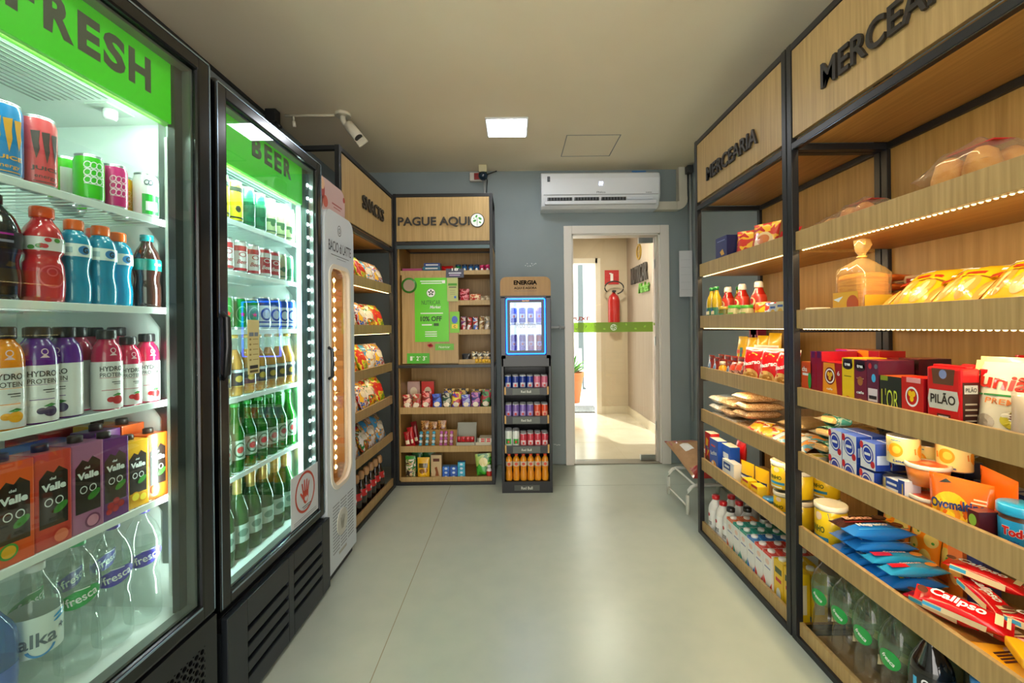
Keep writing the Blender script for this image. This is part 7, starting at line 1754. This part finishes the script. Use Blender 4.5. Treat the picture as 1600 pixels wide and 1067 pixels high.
for i, (px, c_, l_) in enumerate(((717, '1f8a4a', 'green'), (727, '2a6ab0', 'blue'), (737, '2a6ab0', 'blue'), (747, '2a6ab0', 'blue'), (757, 'c8286a', 'pink'), (766, 'c8286a', 'pink'))):
    put(get(('mug'+c_, tub(F_(c_), F_('2a3a5a' if l_ != 'pink' else 'd83a7a'), 'gum_tub', .0215, .055))), UP, pu(px, .11), .11, z, {'green': 'green gum tub on payment top shelf', 'blue': 'blue gum tub on payment top shelf' + pos_words(i-1, 3), 'pink': 'pink gum tub on payment top shelf' + pos_words(i-4, 2)}[l_], 'tub', 'gum tubs')
z = zp('b')
bag('candy_bag', UP, pu(727, .12), .12, z, .085, .125, .05, PR('c01f2c', 'e88a94', '8a1420', scale=30), 'red candy bag at left of payment second shelf', 'candy', stand=True)
bag('candy_bag', UP, pu(744, .12), .12, z, .10, .085, .05, PR('b8302a', 'e8d2a8', 'c8603a', scale=30), 'red and cream candy bag in middle of payment second shelf', 'candy', stand=True, seed=3)
for i, px in enumerate((757, 766)): bag('candy_bag', UP, pu(px, .12), .13, z, .05, .07, .04, PR('d8c8a8', '8a7a5a', 'b8a888', scale=30), 'small cream candy bag on payment second shelf' + pos_words(i, 2), 'candy', stand=True, seed=4+i, group='small cream candy bags')
z = zp('c')
for i, (px, c_) in enumerate(((724, ('c8323a', 'e8d8d0', '8a3a8a')), (733, ('e8e2dc', 'c83a3a', '6a2a2a')), (742, ('2f5ac0', 'e8e8f0', 'c83a3a')), (751, ('c9a86a', '8a5a2a', 'e8dfc8')), (760, ('4a3a2a', 'e8e2d8', '9a7a4a')), (767, ('e8e2dc', 'b8a888', '8a8a8a')))):
    bag('chocolate_bar', UP, pu(px, .11), .115, z, .042, .13, .02, PR(*c_, scale=26), ['red and white', 'white and red', 'blue and white', 'tan', 'brown and white', 'pale grey'][i]+' upright chocolate bar on payment third shelf', 'chocolate', rx=R(-6), ry=R(6*(i % 2)), seed=i)
z = zp('d')
bag('coffee_capsule_bag', UP, pu(728, .11), .12, z, .07, .07, .04, F_('23232a'), 'black packet at left of payment fourth shelf', 'packet', stand=True)
for i in range(5): bag('cookie_packet', UP, pu(742+5*i, .11), .12+.008*(i % 2), z, .045, .085-.008*(i % 3), .03, PR('e8c88a', '2a2420', 'f0e8d8', scale=34), 'black and cream cookie packet' + pos_words(i, 5), 'cookies', stand=True, seed=i, group='black and cream cookie packets')
for i in range(5): o = bag('yellow_candy', UP, pu(745+5.2*i, .045), .045, ZP['d'][0]-.032, .026, .032, .012, F_('f2b81a'), 'small yellow candy hooked on payment shelf lip' + pos_words(i, 5), 'candy', group='small yellow candies')
z = zp('e')
for i, px in enumerate((646, 668)): o = boxp('wafer_box', .105, .05, .215, F_('d8322a' if i else 'cfa9a0'), F_('a82a24'), F_('e04a34'), lambda m, mp: (m.a_disc(mp, 0, .13, .03, .04, F_('f2e2c8')), m.a_rect(mp, -.04, .04, .04, .06, RED))); put(o, UP, pu(px, .25), .26, z, ['pinkish tall box at back left above chocolates', 'red tall box at back beside the pinkish box'][i], 'box')
chs = [(635, 'cc2430', 'e8c8b0', '7a1420', 'red and cream'), (648, 'd8c8b8', 'b02a2a', '8a5a3a', 'cream and red'), (663, 'c01f2a', 'e88a8a', '7a1a1a', 'bright red'), (682, '2048c0', '3a6ae0', '1a2a80', 'royal blue'), (697, '26262a', 'b8b8a8', '1a4a3a', 'black and silver'), (711, '4a3ab8', 'c83a4a', 'e8d24a', 'violet and red'), (727, '3a52c8', 'b8c0e8', '6a4ac0', 'blue and lilac'), (741, '6a3a9a', 'c87ab8', '3a2a7a', 'purple'), (757, '1f4a2a', '3a8a4a', 'a82a3a', 'dark green')]
for i, (px, a, b_, c_, nm_) in enumerate(chs):
    bag('chocolate_bag', UP, pu(px, .06), .07, z, .078, .135+.012*(i % 3), .04, PR(a, b_, c_, scale=22), f'{nm_} chocolate bag in front row below the payment panel', 'chocolate', lambda m, mp: m.a_disc(mp, 0, .05, .025, .02, F_('e8dcc8')), stand=True, seed=i, rx=R(-8), ry=R(4*((i % 3)-1)))
for i, px in enumerate((700, 722, 744, 762)): bag('chocolate_bag', UP, pu(px, .16), .18, z, .09, .16, .05, PR(['2a3a9a', '8a1f2a', '6a2a3a', '3a1a2a'][i], 'd8b05a', '1a1a2a', scale=22), ['navy', 'wine red', 'maroon', 'dark plum'][i]+' chocolate bag in back row below the payment panel', 'chocolate', stand=True, seed=i, rx=R(-6))
z = zp('f')
for i, (px, d_, h_) in enumerate(((634, .07, .13), (643, .10, .16), (650, .17, .19))): bag('bar_packet', UP, pu(px, d_), d_, z, .05, h_, .03, F_(['a81a24', 'c0202a', '8a1820'][i]), ['red bar packet leaning at far left, front', 'red bar packet second from left, taller', 'dark red bar packet behind the other two'][i], 'packet', lambda m, mp: m.a_rect(mp, -.015, .015, .03, .06, CRM), ry=R(-12), rx=R(-12), seed=i)
# display trays
def tray(w, dp, h, hb, c):
    m = MB(); cm_ = M(c, .7); th = .004
    m.box(-w/2, w/2, -dp/2, -dp/2+th, 0, h, cm_); m.box(-w/2, w/2, dp/2-th, dp/2, 0, hb, cm_)
    m.prism([(-dp/2, 0), (dp/2, 0), (dp/2, hb*.9), (-dp/2, h)], -w/2, -w/2+th, cm_, 'x'); m.prism([(-dp/2, 0), (dp/2, 0), (dp/2, hb*.9), (-dp/2, h)], w/2-th, w/2, cm_, 'x'); m.box(-w/2, w/2, -dp/2, dp/2, 0, .003, cm_)
    return m.build('display_tray')
def candyroll(c1, c2): 
    def f():
        m = MB()
        for q in range(5): m.lathe([(.002, -.012), (.013, -.010), (.0135, .010), (.002, .012)], F_(c1 if q % 2 == 0 else c2), 12); k_ = len(m.v)-48; m.v[k_:] = [(v[0], v[2]*.9+.0, v[1]+.013+.024*q) for v in m.v[k_:]]
        return m.build('lollipop_strip')
    return f
put(tray(.27, .12, .03, .13, 'b0864a'), UP, pu(685, .09), .10, z, 'low wooden-brown tray of lollipops on payment lower shelf', 'tray')
for i, px in enumerate((655, 665, 675, 687, 694, 703)):
    blue = i < 3
    put(get(('rollb', candyroll('4ab0d8', 'd8eef6')) if blue else ('rollp', candyroll('c86ab8', 'f0c8e0'))), UP, pu(px, .10), .10, z+.008, ('blue' if blue else 'pink') + ' candy strip standing in the brown tray' + pos_words(i % 3, 3), 'candy', 'candy strips', 0, R(-22))
for i, px in enumerate((664, 674, 688)): bag('cookie_bag', UP, pu(px, .2), .22, z, .075, .20, .05, PR('c07a34', 'e8b05a', '8a4a1c', scale=26), 'golden brown cookie bag behind the brown tray' + pos_words(i, 3), 'cookies', stand=True, seed=i, group='golden cookie bags')
for i, (px, w_, nm_) in enumerate(((727, .155, 'grey-backed open carton of bars with red packets'), (758, .135, 'pale open carton stacked with white and red bars'))):
    put(tray(w_, .12, .055, .19 if i == 0 else .06, 'a8a89c' if i == 0 else 'c9c2ae'), UP, pu(px, .08), .09, z, nm_, 'carton')
    for q in range(4 if i == 0 else 10):
        def bar_(): return boxp('cereal_bar', .052, .10, .016, F_('e4dccc'), F_('d8cdb8'), F_('e8e0d0'), lambda m, mp: m.a_rect(mp, -.012, .016, .002, .014, RED))
        lv, sd_ = (q//2, q % 2); nn = 2 if i == 0 else 5
        put(get(('bar', bar_)), UP, pu(px, .08)+(-.028 if sd_ == 0 else .028), .085, z+.004+.0165*lv+(.0 if i == 0 else .0), f'white and red cereal bar, {["left carton", "right carton"][i]}, {["left", "right"][sd_]} pile, {["bottom", "second", "third", "fourth", "fifth"][lv]}', 'bar', 'white and red cereal bars')
for q in range(4): bag('bar_packet', UP, pu(715+7*q, .085), .085, z+.04+.004, .035, .045, .015, F_('c0202a'), 'small red packet on bars in the grey-backed carton' + pos_words(q, 4), 'packet', seed=q, group='small red packets')
z = zp('g')
bag('nut_pouch', UP, pu(639, .05), .06, z, .085, .18, .05, PR('2a2018', 'c8a878', '3a7a2a', 'e8dcc8', scale=24), 'dark brown nut pouch with green top at left bottom of payment shelf', 'pouch', lambda m, mp: m.a_rect(mp, -.04, .04, .15, .175, F_('3a9a2a')), stand=True)
bag('seed_pouch', UP, pu(659, .04), .05, z, .10, .165, .05, F_('edb81a', .35), 'yellow pouch with dark lettering at bottom of payment shelf', 'pouch', lambda m, mp: (m.a_rect(mp, -.035, .035, .085, .12, F_('5a4a14')), m.a_disc(mp, -.01, .06, .02, .018, F_('8a5a1c')), m.a_disc(mp, .02, .065, .016, .018, F_('a8701c'), 2)), stand=True, seed=2)
for i, px in enumerate((650, 668)): bag('nut_pouch', UP, pu(px, .16), .18, z, .10, .19, .05, F_('2f7a3a'), 'green-topped pouch in back row at bottom of payment shelf' + pos_words(i, 2), 'pouch', stand=True, seed=i, group='green-topped pouches')
pbox('cracker_box', 673, 690, 711, .05, z, .05, (F_('c9b088'), F_('a88a5c'), F_('d8c49c')), arts(Rr(-.3, .3, .72, .85, F_('5a2a1a')), Pp([(-.1, .1), (.25, .1), (.2, .25), (.05, .5), (-.15, .45), (-.05, .25)], F_('8a4a1a'))), 'tall beige box with brown figure on payment bottom shelf', 'box')
for i, (px, lv, c_) in enumerate(((695, 0, '1c56b8'), (695, 1, '1c56b8'), (695, 2, '2a6ac8'), (707, 0, '1a48a0'), (707, 1, '2a5ab8'), (707, 2, '1c56b8'), (719, 0, '2a9ac0'), (719, 1, '3aa8cc'), (719, 2, '2a9ac0'), (719, 3, '46b4d4'))):
    o = boxp('soap_box', .056, .045, .032, F_(c_), F_('16408a'), F_('4a8ad0'), lambda m, mp: m.a_disc(mp, 0, .016, .012, .009, F_('cfe0f0'))); put(o, UP, pu(px, .045), .045+.003*(i % 2), z+.0325*lv, f'{"turquoise" if px == 719 else "blue"} small box, {["left", "middle", "right"][[695, 707, 719].index(px)]} pile, {["bottom", "second", "third", "top"][lv]}', 'box', 'piled small blue boxes')
bag('green_pouch', UP, pu(757, .06), .075, z, .13, .175, .05, PR('4ab83a', '2a8a2a', 'b8d86a', scale=14), 'light green pouch leaning at right bottom of payment shelf', 'pouch', lambda m, mp: m.a_disc(mp, 0, .11, .035, .035, F_('e8d88a')), stand=True, ry=R(-4))
sb_ = smooth_prof([(.018, 0), (.021, .004), (.021, .06), (.014, .075), (.013, .08)])
put(get(('lotion', bottle('sauce_bottle', sb_, F_('e8e4e0'), [(.015, .078), (.015, .10), (0, .101)], F_('e8e4e0'), (.015, .055, F_('c0302a'), None, interp(sb_))))), UP, pu(766, .035), .037, z, 'small red and white bottle before the light green pouch', 'bottle')

# ------------------------------------------------------------------ energy drink stand
SY = 3.30
US2 = Unit(onY(783, 600, SY)[0], SY, 0., 'stand'); SW = onY(862, 600, SY)[0]-US2.x
t = empty('energy_drink_stand', (US2.x, SY, 0)); tag(t, 'black energy drink stand with small blue-lit fridge beside the door', 'display stand')
SD = .36
part(MB().prism([(.0, 0), (.0, .085), (.0, .085), (SW, .085), (SW, 0), (SW-.01, -.0), (.01, 0)], 0, SD, BLACKP), 'base', t)
for x0 in (0, SW-.022): part(MB().box(x0, x0+.022, .0, SD, .085, 1.02, BLACKP, .004), 'side_frame', t)
part(MB().box(.022, SW-.022, SD-.012, SD, .085, 1.02, BLACKP), 'back_panel', t)
TR = [(.742, .80), (.527, .588), (.308, .368)]
for zz0, zz1 in TR:
    s_ = MB(); s_.box(.022, SW-.022, -.012, .0, zz0-.012, zz1-.012, BLACKP, .003); s_.box(.022, SW-.022, .0, SD-.012, zz0-.012, zz0, BLACKP)
    so = part(s_, 'tray', t)
    l_ = MB(); l_.box(SW*.22, SW*.76, -.0165, -.012, zz0-.006, zz1-.018, M('5a605a', .4), .001); l_.a_text(fmap(-.0165), 'Red Bull', SW*.49, (zz0+zz1)/2-.012, .075, .018, M('c9ccc4', .5), .02); o = l_.build('price_rail', so); CH.setdefault(so.name, []).append(o)
    for x0 in (.024, SW-.036): c_ = MB(); c_.box(x0, x0+.012, -.020, -.010, zz0-.004, zz1-.004, M('c9a060', .5)); o = c_.build('corner_clip', so)
l_ = MB(); l_.box(SW*.24, SW*.74, -.004, .0, .018, .058, M('4a4e4a', .4), .001); l_.a_text(fmap(-.004), 'Red Bull', SW*.49, .038, .085, .022, M('c9ccc4', .5), .02); part(l_, 'base_plate', t)
fz0, fz1 = 1.0, 1.47
m = MB(); m.box(0, SW, .0, .05, fz0-.06, fz0+.035, BLACKP, .006); m.box(0, .04, .0, .05, fz0, fz1, M('10152c', .3), .004); m.box(SW-.04, SW, .0, .05, fz0, fz1, M('10152c', .3), .004); m.box(0, SW, .0, .05, fz1-.012, fz1+.004, BLACKP)
m.box(0, .02, .05, SD, fz0-.06, fz1, BLACKP); m.box(SW-.02, SW, .05, SD, fz0-.06, fz1, BLACKP); m.box(0, SW, SD-.02, SD, fz0-.06, fz1, BLACKP); m.box(0, SW, .05, SD, fz0-.06, fz0-.01, BLACKP); m.box(0, SW, .05, SD, fz1-.01, fz1, BLACKP); part(m, 'fridge_cabinet', t)
m = MB(); m.box(.02, .05, .06, SD-.04, fz0, fz1-.02, LINER); m.box(SW-.05, SW-.02, .06, SD-.04, fz0, fz1-.02, LINER); m.box(.03, SW-.03, SD-.04, SD-.03, fz0, fz1-.02, E('e8f2ff', .9)); m.box(.05, SW-.05, .06, SD-.04, fz0, fz0+.05, LINER); m.box(.05, SW-.05, .06, SD-.04, fz0+.255, fz0+.262, LINER); part(m, 'liner', t)
NB = E('1450ff', 7.0); x0, x1, z0, z1 = .042, SW-.042, fz0+.036, fz1-.016
ob_ = [(x0, z0), (x1, z0), (x1, z1), (x0, z1)]
m = MB(); m.ring(rrect(x0, x1, z0, z1, .012, 3), rrect(x0+.008, x1-.008, z0+.008, z1-.008, .008, 3), -.006, .0, NB); part(m, 'neon_border', t)
m = MB(); m.ring(rrect(x0+.008, x1-.008, z0+.008, z1-.008, .008, 3), rrect(x0+.03, x1-.03, z0+.028, z1-.03, .004, 3), -.004, .004, M('0c1440', .3)); m.a_text(fmap(-.0045), 'Red Bull', SW/2, z1-.018, .05, .012, F_('e8a02a'), .05); part(m, 'window_frame', t)
m = MB(); m.box(x0+.028, x1-.028, .006, .010, z0+.026, z1-.028, thin_glass('e8f0ff', 0, 1.45)); m.a_text(fmap(.0055), 'Red Bull', SW/2, (z0+z1)/2+.01, .15, .045, M('dfe6f4', .4), .0, 1); part(m, 'glass_door', t)
la = bpy.data.lights.new('interior_light', 'AREA'); la.shape = 'RECTANGLE'; la.size = .25; la.size_y = .03; la.energy = 2.2; la.color = (.8, .9, 1)
ob = bpy.data.objects.new('interior_light', la); link(ob); ob.parent = t; ob.location = (SW/2, .09, fz1-.022); ob.rotation_euler = (R(20), 0, 0)
m = MB(); m.prism(rrect(0, SW, fz1+.002, 1.615, (.002, .002, .045, .045)), .0, .035, noise_ramp('sign_board', [(.3, '9c7848'), (.7, 'ab8653')], (14, 14, .8), 3, 4, .5)); ho = part(m, 'header_sign', t)
m = MB(); mp = fmap(0); m.a_text(mp, 'ENERGIA', SW/2, 1.572, .175, .034, M('0d0b08', .9, 0, 0, 0, .1), .05); m.a_text(mp, 'AQUI E AGORA', SW/2, 1.530, .17, .019, M('0d0b08', .9, 0, 0, 0, .1), .03); m.a_rect(mp, SW/2-.085, SW/2+.085, 1.547, 1.5485, F_('3a3226')); m.a_rect(mp, SW/2-.085, SW/2+.085, 1.509, 1.5105, F_('3a3226')); o = m.build('lettering', ho)
# its cans
def sc(nm, band, l1, r=.0262, h=.132): return (nm, can('energy_drink_can', r, h, band, lambda m, mp, r, h: (m.a_rect(mp, -.02, .02, h*.35, h*.6, l1, 1), m.a_disc(mp, 0, h*.45, .008, .010, F_('d8302a'), 2)), F_('c9cdd4')))
SC = {'b': sc('cbb', F_('1c3a9a'), F_('c9ced8')), 'p': sc('cpp', F_('d06a8a'), F_('e8c8d4')), 'v': sc('cvv', F_('7a62b4'), F_('b8a8d8')), 'r': sc('crr', F_('d84a2a'), F_('e8a890')), 'w': sc('cww', F_('dfe6e0'), F_('3aa03a'), .0275, .155), 'k': sc('ckk', F_('c83a4a'), F_('e8d0d4'))}
NM = {'b': 'blue and silver', 'p': 'pink', 'v': 'violet', 'r': 'orange-red', 'w': 'white and green', 'k': 'crimson'}
def srow(keys, z_, which):
    n = len(keys)
    for i, k_ in enumerate(keys):
        u = .052+(SW-.104)*i/(n-1)
        same = [j for j, q in enumerate(keys) if q == k_]
        put(get(SC[k_]), US2, u, .045, z_, f'{NM[k_]} energy can on {which} tray of the stand' + pos_words(same.index(i), len(same)), 'can', f'energy cans on {which} tray')
        if which != 'bottom': put(get(SC[k_]), US2, u, .11, z_, f'{NM[k_]} energy can in second row, {which} tray' + pos_words(same.index(i), len(same)), 'can', f'energy cans behind on {which} tray')
srow('bbbbpp', TR[0][0]+.0005, 'top'); srow('vvvvrr', TR[1][0]+.0005, 'middle'); srow('wwkkkk', TR[2][0]+.0005, 'lowest')
oj = smooth_prof([(.023, 0), (.0255, .006), (.026, .045), (.0225, .08), (.0255, .105), (.026, .145), (.023, .163), (.011, .184), (.011, .192)])
okk = ('ojb', bottle('orange_juice_bottle', oj, noise_ramp('orange_drink', [(.3, 'd8861a'), (.7, 'e6981e')], (1, 1, 1), 12, 2, .2, coat=.5), [(.0132, .186), (.0138, .189), (.0138, .204), (0, .205)], F_('e8481a'), (.110, .144, F_('cfc0a8'), lambda m, mp: m.a_disc(mp, 0, .127, .012, .012, F_('d8503a')), interp(oj))))
for i in range(6): put(get(okk), US2, .0525+(SW-.105)*i/5, .04, .0855, 'orange drink bottle with orange cap at bottom of stand' + pos_words(i, 6), 'bottle', 'orange drink bottles')
for lv in range(2):
    for i, k_ in enumerate('bbbv' if lv else 'vvpk'): put(get(SC[k_]), US2, .10+.065*i, .11, fz0+.0505+(.212 if lv else 0), f'{NM[k_]} energy can inside the small lit fridge, {["lower", "upper"][lv]} level' + pos_words(i, 4), 'can', 'energy cans in the small fridge')

# ------------------------------------------------------------------ low rack with charcoal sack
BX, BY = 1.28, 3.20
t = empty('low_rack', (0, 0, 0)); tag(t, 'low white tubular metal rack in right back corner', 'rack')
wt = M('dcdcd2', .35)
for y_ in (2.90, 3.26):
    pts = [(1.12, y_, 0), (1.12, y_, .12), (1.128, y_, .155), (1.15, y_, .18), (1.18, y_, .19), (1.45, y_, .19), (1.47, y_, .18), (1.485, y_, .15), (1.485, y_, 0)]
    part(MB().tube(pts, .011, wt, 10), 'leg', t)
for x_ in (1.17, 1.44): part(MB().tube([(x_, 2.90, .19), (x_, 3.26, .19)], .008, wt, 8), 'rail', t)
part(MB().tube([(1.12, 2.90, .05), (1.12, 3.26, .05)], .006, wt, 8), 'stretcher', t)
KR = noise_ramp('kraft_paper', [(.3, 'a07a54'), (.7, 'b48c64')], (1, 1, 1), 14, 4, .8)
def art_sack(m, mp):
    m.a_rect(mp, -.13, .13, .44, .535, F_('9c2c26'), 1); m.a_rect(mp, -.13, .13, .02, .10, F_('9c2c26'), 1); m.a_rect(mp, -.09, -.03, .28, .40, M('e2e2de', .6), 2); m.a_rect(mp, .02, .08, .18, .30, M('e2e2de', .6), 2)
o = pillow('paper_sack', .29, .56, .13, KR, None, art_sack, seed=4, wrk=.12, seals=F_('9c2c26'))
o.location = (1.28, 2.84, .255); o.rotation_euler = (R(-80), 0, R(0)); tag(o, 'brown paper sack with red ends lying on the white rack', 'sack')

# ------------------------------------------------------------------ let neighbours on one board stand clear of each other
def extents(root, unit):
    Mr = Matrix.Rotation(-unit.rz, 4, 'Z') @ root.rotation_euler.to_matrix().to_4x4()
    pts = []
    for o in [root]+CH.get(root.name, []):
        if o.type == 'MESH':
            vs = o.data.vertices; st = max(1, len(vs)//120)
            pts += [Mr @ vs[i].co for i in range(0, len(vs), st)]
    return [min(p[k] for p in pts) for k in range(3)], [max(p[k] for p in pts) for k in range(3)]
def settle(unit, things):
    lim = getattr(unit, 'lim', None)
    if not lim: return
    c, n = math.cos(unit.rz), math.sin(unit.rz); L_ = []
    for o in things:
        lo, hi = extents(o, unit); dx, dy = o.location.x-unit.x, o.location.y-unit.y
        soft = .84 if any(w in o.name for w in ('bag', 'pouch', 'packet', 'flatbread', 'chocolate_b', 'pasta_b', 'biscuit_p', 'sachet', 'bar')) else 1.0
        if abs(math.sin(2*(o.rotation_euler.z-unit.rz))) > .5 and not any(w in o.name for w in ('bottle', 'can', 'tin', 'tub', 'jar')): soft *= .8
        L_.append([o, dx*c+dy*n, -dx*n+dy*c, o.location.z, [v*soft for v in lo[:2]]+[lo[2]], [v*soft for v in hi[:2]]+[hi[2]], dx*c+dy*n, -dx*n+dy*c])
    for it in range(40):
        moved = False
        for i in range(len(L_)):
            a = L_[i]
            for j in range(i+1, len(L_)):
                b = L_[j]
                if min(a[3]+a[5][2], b[3]+b[5][2]) - max(a[3]+a[4][2], b[3]+b[4][2]) < .008: continue
                ou = min(a[1]+a[5][0], b[1]+b[5][0]) - max(a[1]+a[4][0], b[1]+b[4][0])
                od = min(a[2]+a[5][1], b[2]+b[5][1]) - max(a[2]+a[4][1], b[2]+b[4][1])
                if ou <= .0006 or od <= .0006: continue
                if od <= ou*1.6:
                    p, q = (a, b) if a[2]+a[4][1] <= b[2]+b[4][1] else (b, a)
                    s_ = od+.0008
                    if q[2]+q[5][1]+s_ <= lim[3] and q[2]+s_-q[7] < (.012 if q[7]+q[4][1] < .05 else .09): q[2] += s_; moved = True; continue
                s_ = (ou+.0008)/2
                p, q = (a, b) if a[1] <= b[1] else (b, a)
                p[1] -= s_; q[1] += s_; moved = True
                for r in (p, q): r[1] = min(max(r[1], lim[0]-r[4][0], r[6]-.011), lim[1]-r[5][0], r[6]+.011)
        if not moved: break
    for o, u, d, z, *_ in L_: o.location = unit.world(u, d, z)
PILED = ('biscuit_pack', 'wafer_pack', 'chocolate_biscuit_pack', 'pasta_pack', 'rice_bag', 'bean_bag', 'cereal_bar', 'display_tray', 'bar_packet', 'lollipop_strip', 'soap_box', 'round_token', 'yellow_candy', 'bun_bag', 'flatbread_pack', 'cake_box', 'coffee_brick', 'coffee_box', 'capsule_box', 'tea_box', 'powdered_milk_pack', 'condensed_milk_carton', 'cream_carton', 'caramel_tub', 'cocoa_jar', 'dessert_tin')
for un_ in (F1, F2, U1, U2, US, UP):
    mine = [o for o in ALL if OWNER.get(o.name) is un_ and not o.name.split('.')[0] in PILED]
    settle(un_, mine)
from mathutils.bvhtree import BVHTree
def world_tree(o):
    vs, fs = [], []
    Mr = Matrix.Translation(o.location) @ o.rotation_euler.to_matrix().to_4x4() @ Matrix.Diagonal((*o.scale, 1))
    for q in [o]+CH.get(o.name, []):
        if q.type != 'MESH': continue
        k = len(vs); ml = Mr if q is o else Mr @ q.matrix_basis
        vs += [ml @ v.co for v in q.data.vertices]; fs += [[k+i for i in p.vertices] for p in q.data.polygons]
    lo = [min(v[i] for v in vs) for i in range(3)]; hi = [max(v[i] for v in vs) for i in range(3)]
    return BVHTree.FromPolygons(vs, fs), lo, hi
PIN = ('cocoa_jar', 'caramel_tub', 'cream_carton', 'coffee_brick', 'cocoa_box', 'milk_tin', 'dessert_tin', 'milk_bottle')
def part_ways(unit, rounds=15):
    mine = [o for o in ALL if OWNER.get(o.name) is unit and not o.name.split('.')[0] in ('display_tray', 'cereal_bar', 'bar_packet', 'lollipop_strip', 'orange_juice_bottle', 'coffee_box', 'capsule_box', 'tea_box', 'coffee_brick')]
    tr = {o.name: world_tree(o) for o in mine}
    lim = getattr(unit, 'lim', None); c, n = math.cos(unit.rz), math.sin(unit.rz)
    for rd in range(rounds):
        hit = set()
        for i, a in enumerate(mine):
            A = tr[a.name]
            for b in mine[i+1:]:
                B = tr[b.name]
                if any(A[2][k] < B[1][k] or B[2][k] < A[1][k] for k in range(3)): continue
                if not A[0].overlap(B[0]): continue
                ca = [(A[1][k]+A[2][k])/2 for k in range(3)]; cb = [(B[1][k]+B[2][k])/2 for k in range(3)]
                ha, hb = A[2][2]-A[1][2], B[2][2]-B[1][2]
                if abs(ca[2]-cb[2]) > .35*(ha+hb)/2 and max(ha, hb) < .09:
                    up = a if ca[2] > cb[2] else b; up.location.z += .0025
                else:
                    d = Vector((cb[0]-ca[0], cb[1]-ca[1], 0)); d = d.normalized() if d.length > 1e-5 else Vector((1, 0, 0))
                    pa, pb = (q.name.split('.')[0] in PIN for q in (a, b)); a.location -= d*(0 if pa and not pb else .0014); b.location += d*(0 if pb and not pa else .0014)
                for q in (a, b): q.scale = tuple(max(s*.988, .86) for s in q.scale); hit.add(q)
        if not hit: break
        for q in hit:
            tr[q.name] = world_tree(q)
            if lim:      # keep it inside the shelf
                for _ in (0,):
                    T_ = tr[q.name]; pts = [(x-unit.x, y-unit.y) for x in (T_[1][0], T_[2][0]) for y in (T_[1][1], T_[2][1])]
                    us = [x*c+y*n for x, y in pts]; ds = [-x*n+y*c for x, y in pts]; du = dd = 0
                    if abs(math.sin(2*unit.rz)) < .1:
                        if min(us) < lim[0]: du = lim[0]-min(us)
                        if max(us) > lim[1]: du = lim[1]-max(us)
                        if max(ds) > lim[3]: dd = lim[3]-max(ds)
                        if 0 < min(ds) < lim[2]: dd = lim[2]-min(ds)
                    q.location.x += du*c-dd*n; q.location.y += du*n+dd*c
                    if du or dd: tr[q.name] = world_tree(q)
for un_ in (F1, F2, U1, U2, US, UP, US2): part_ways(un_)
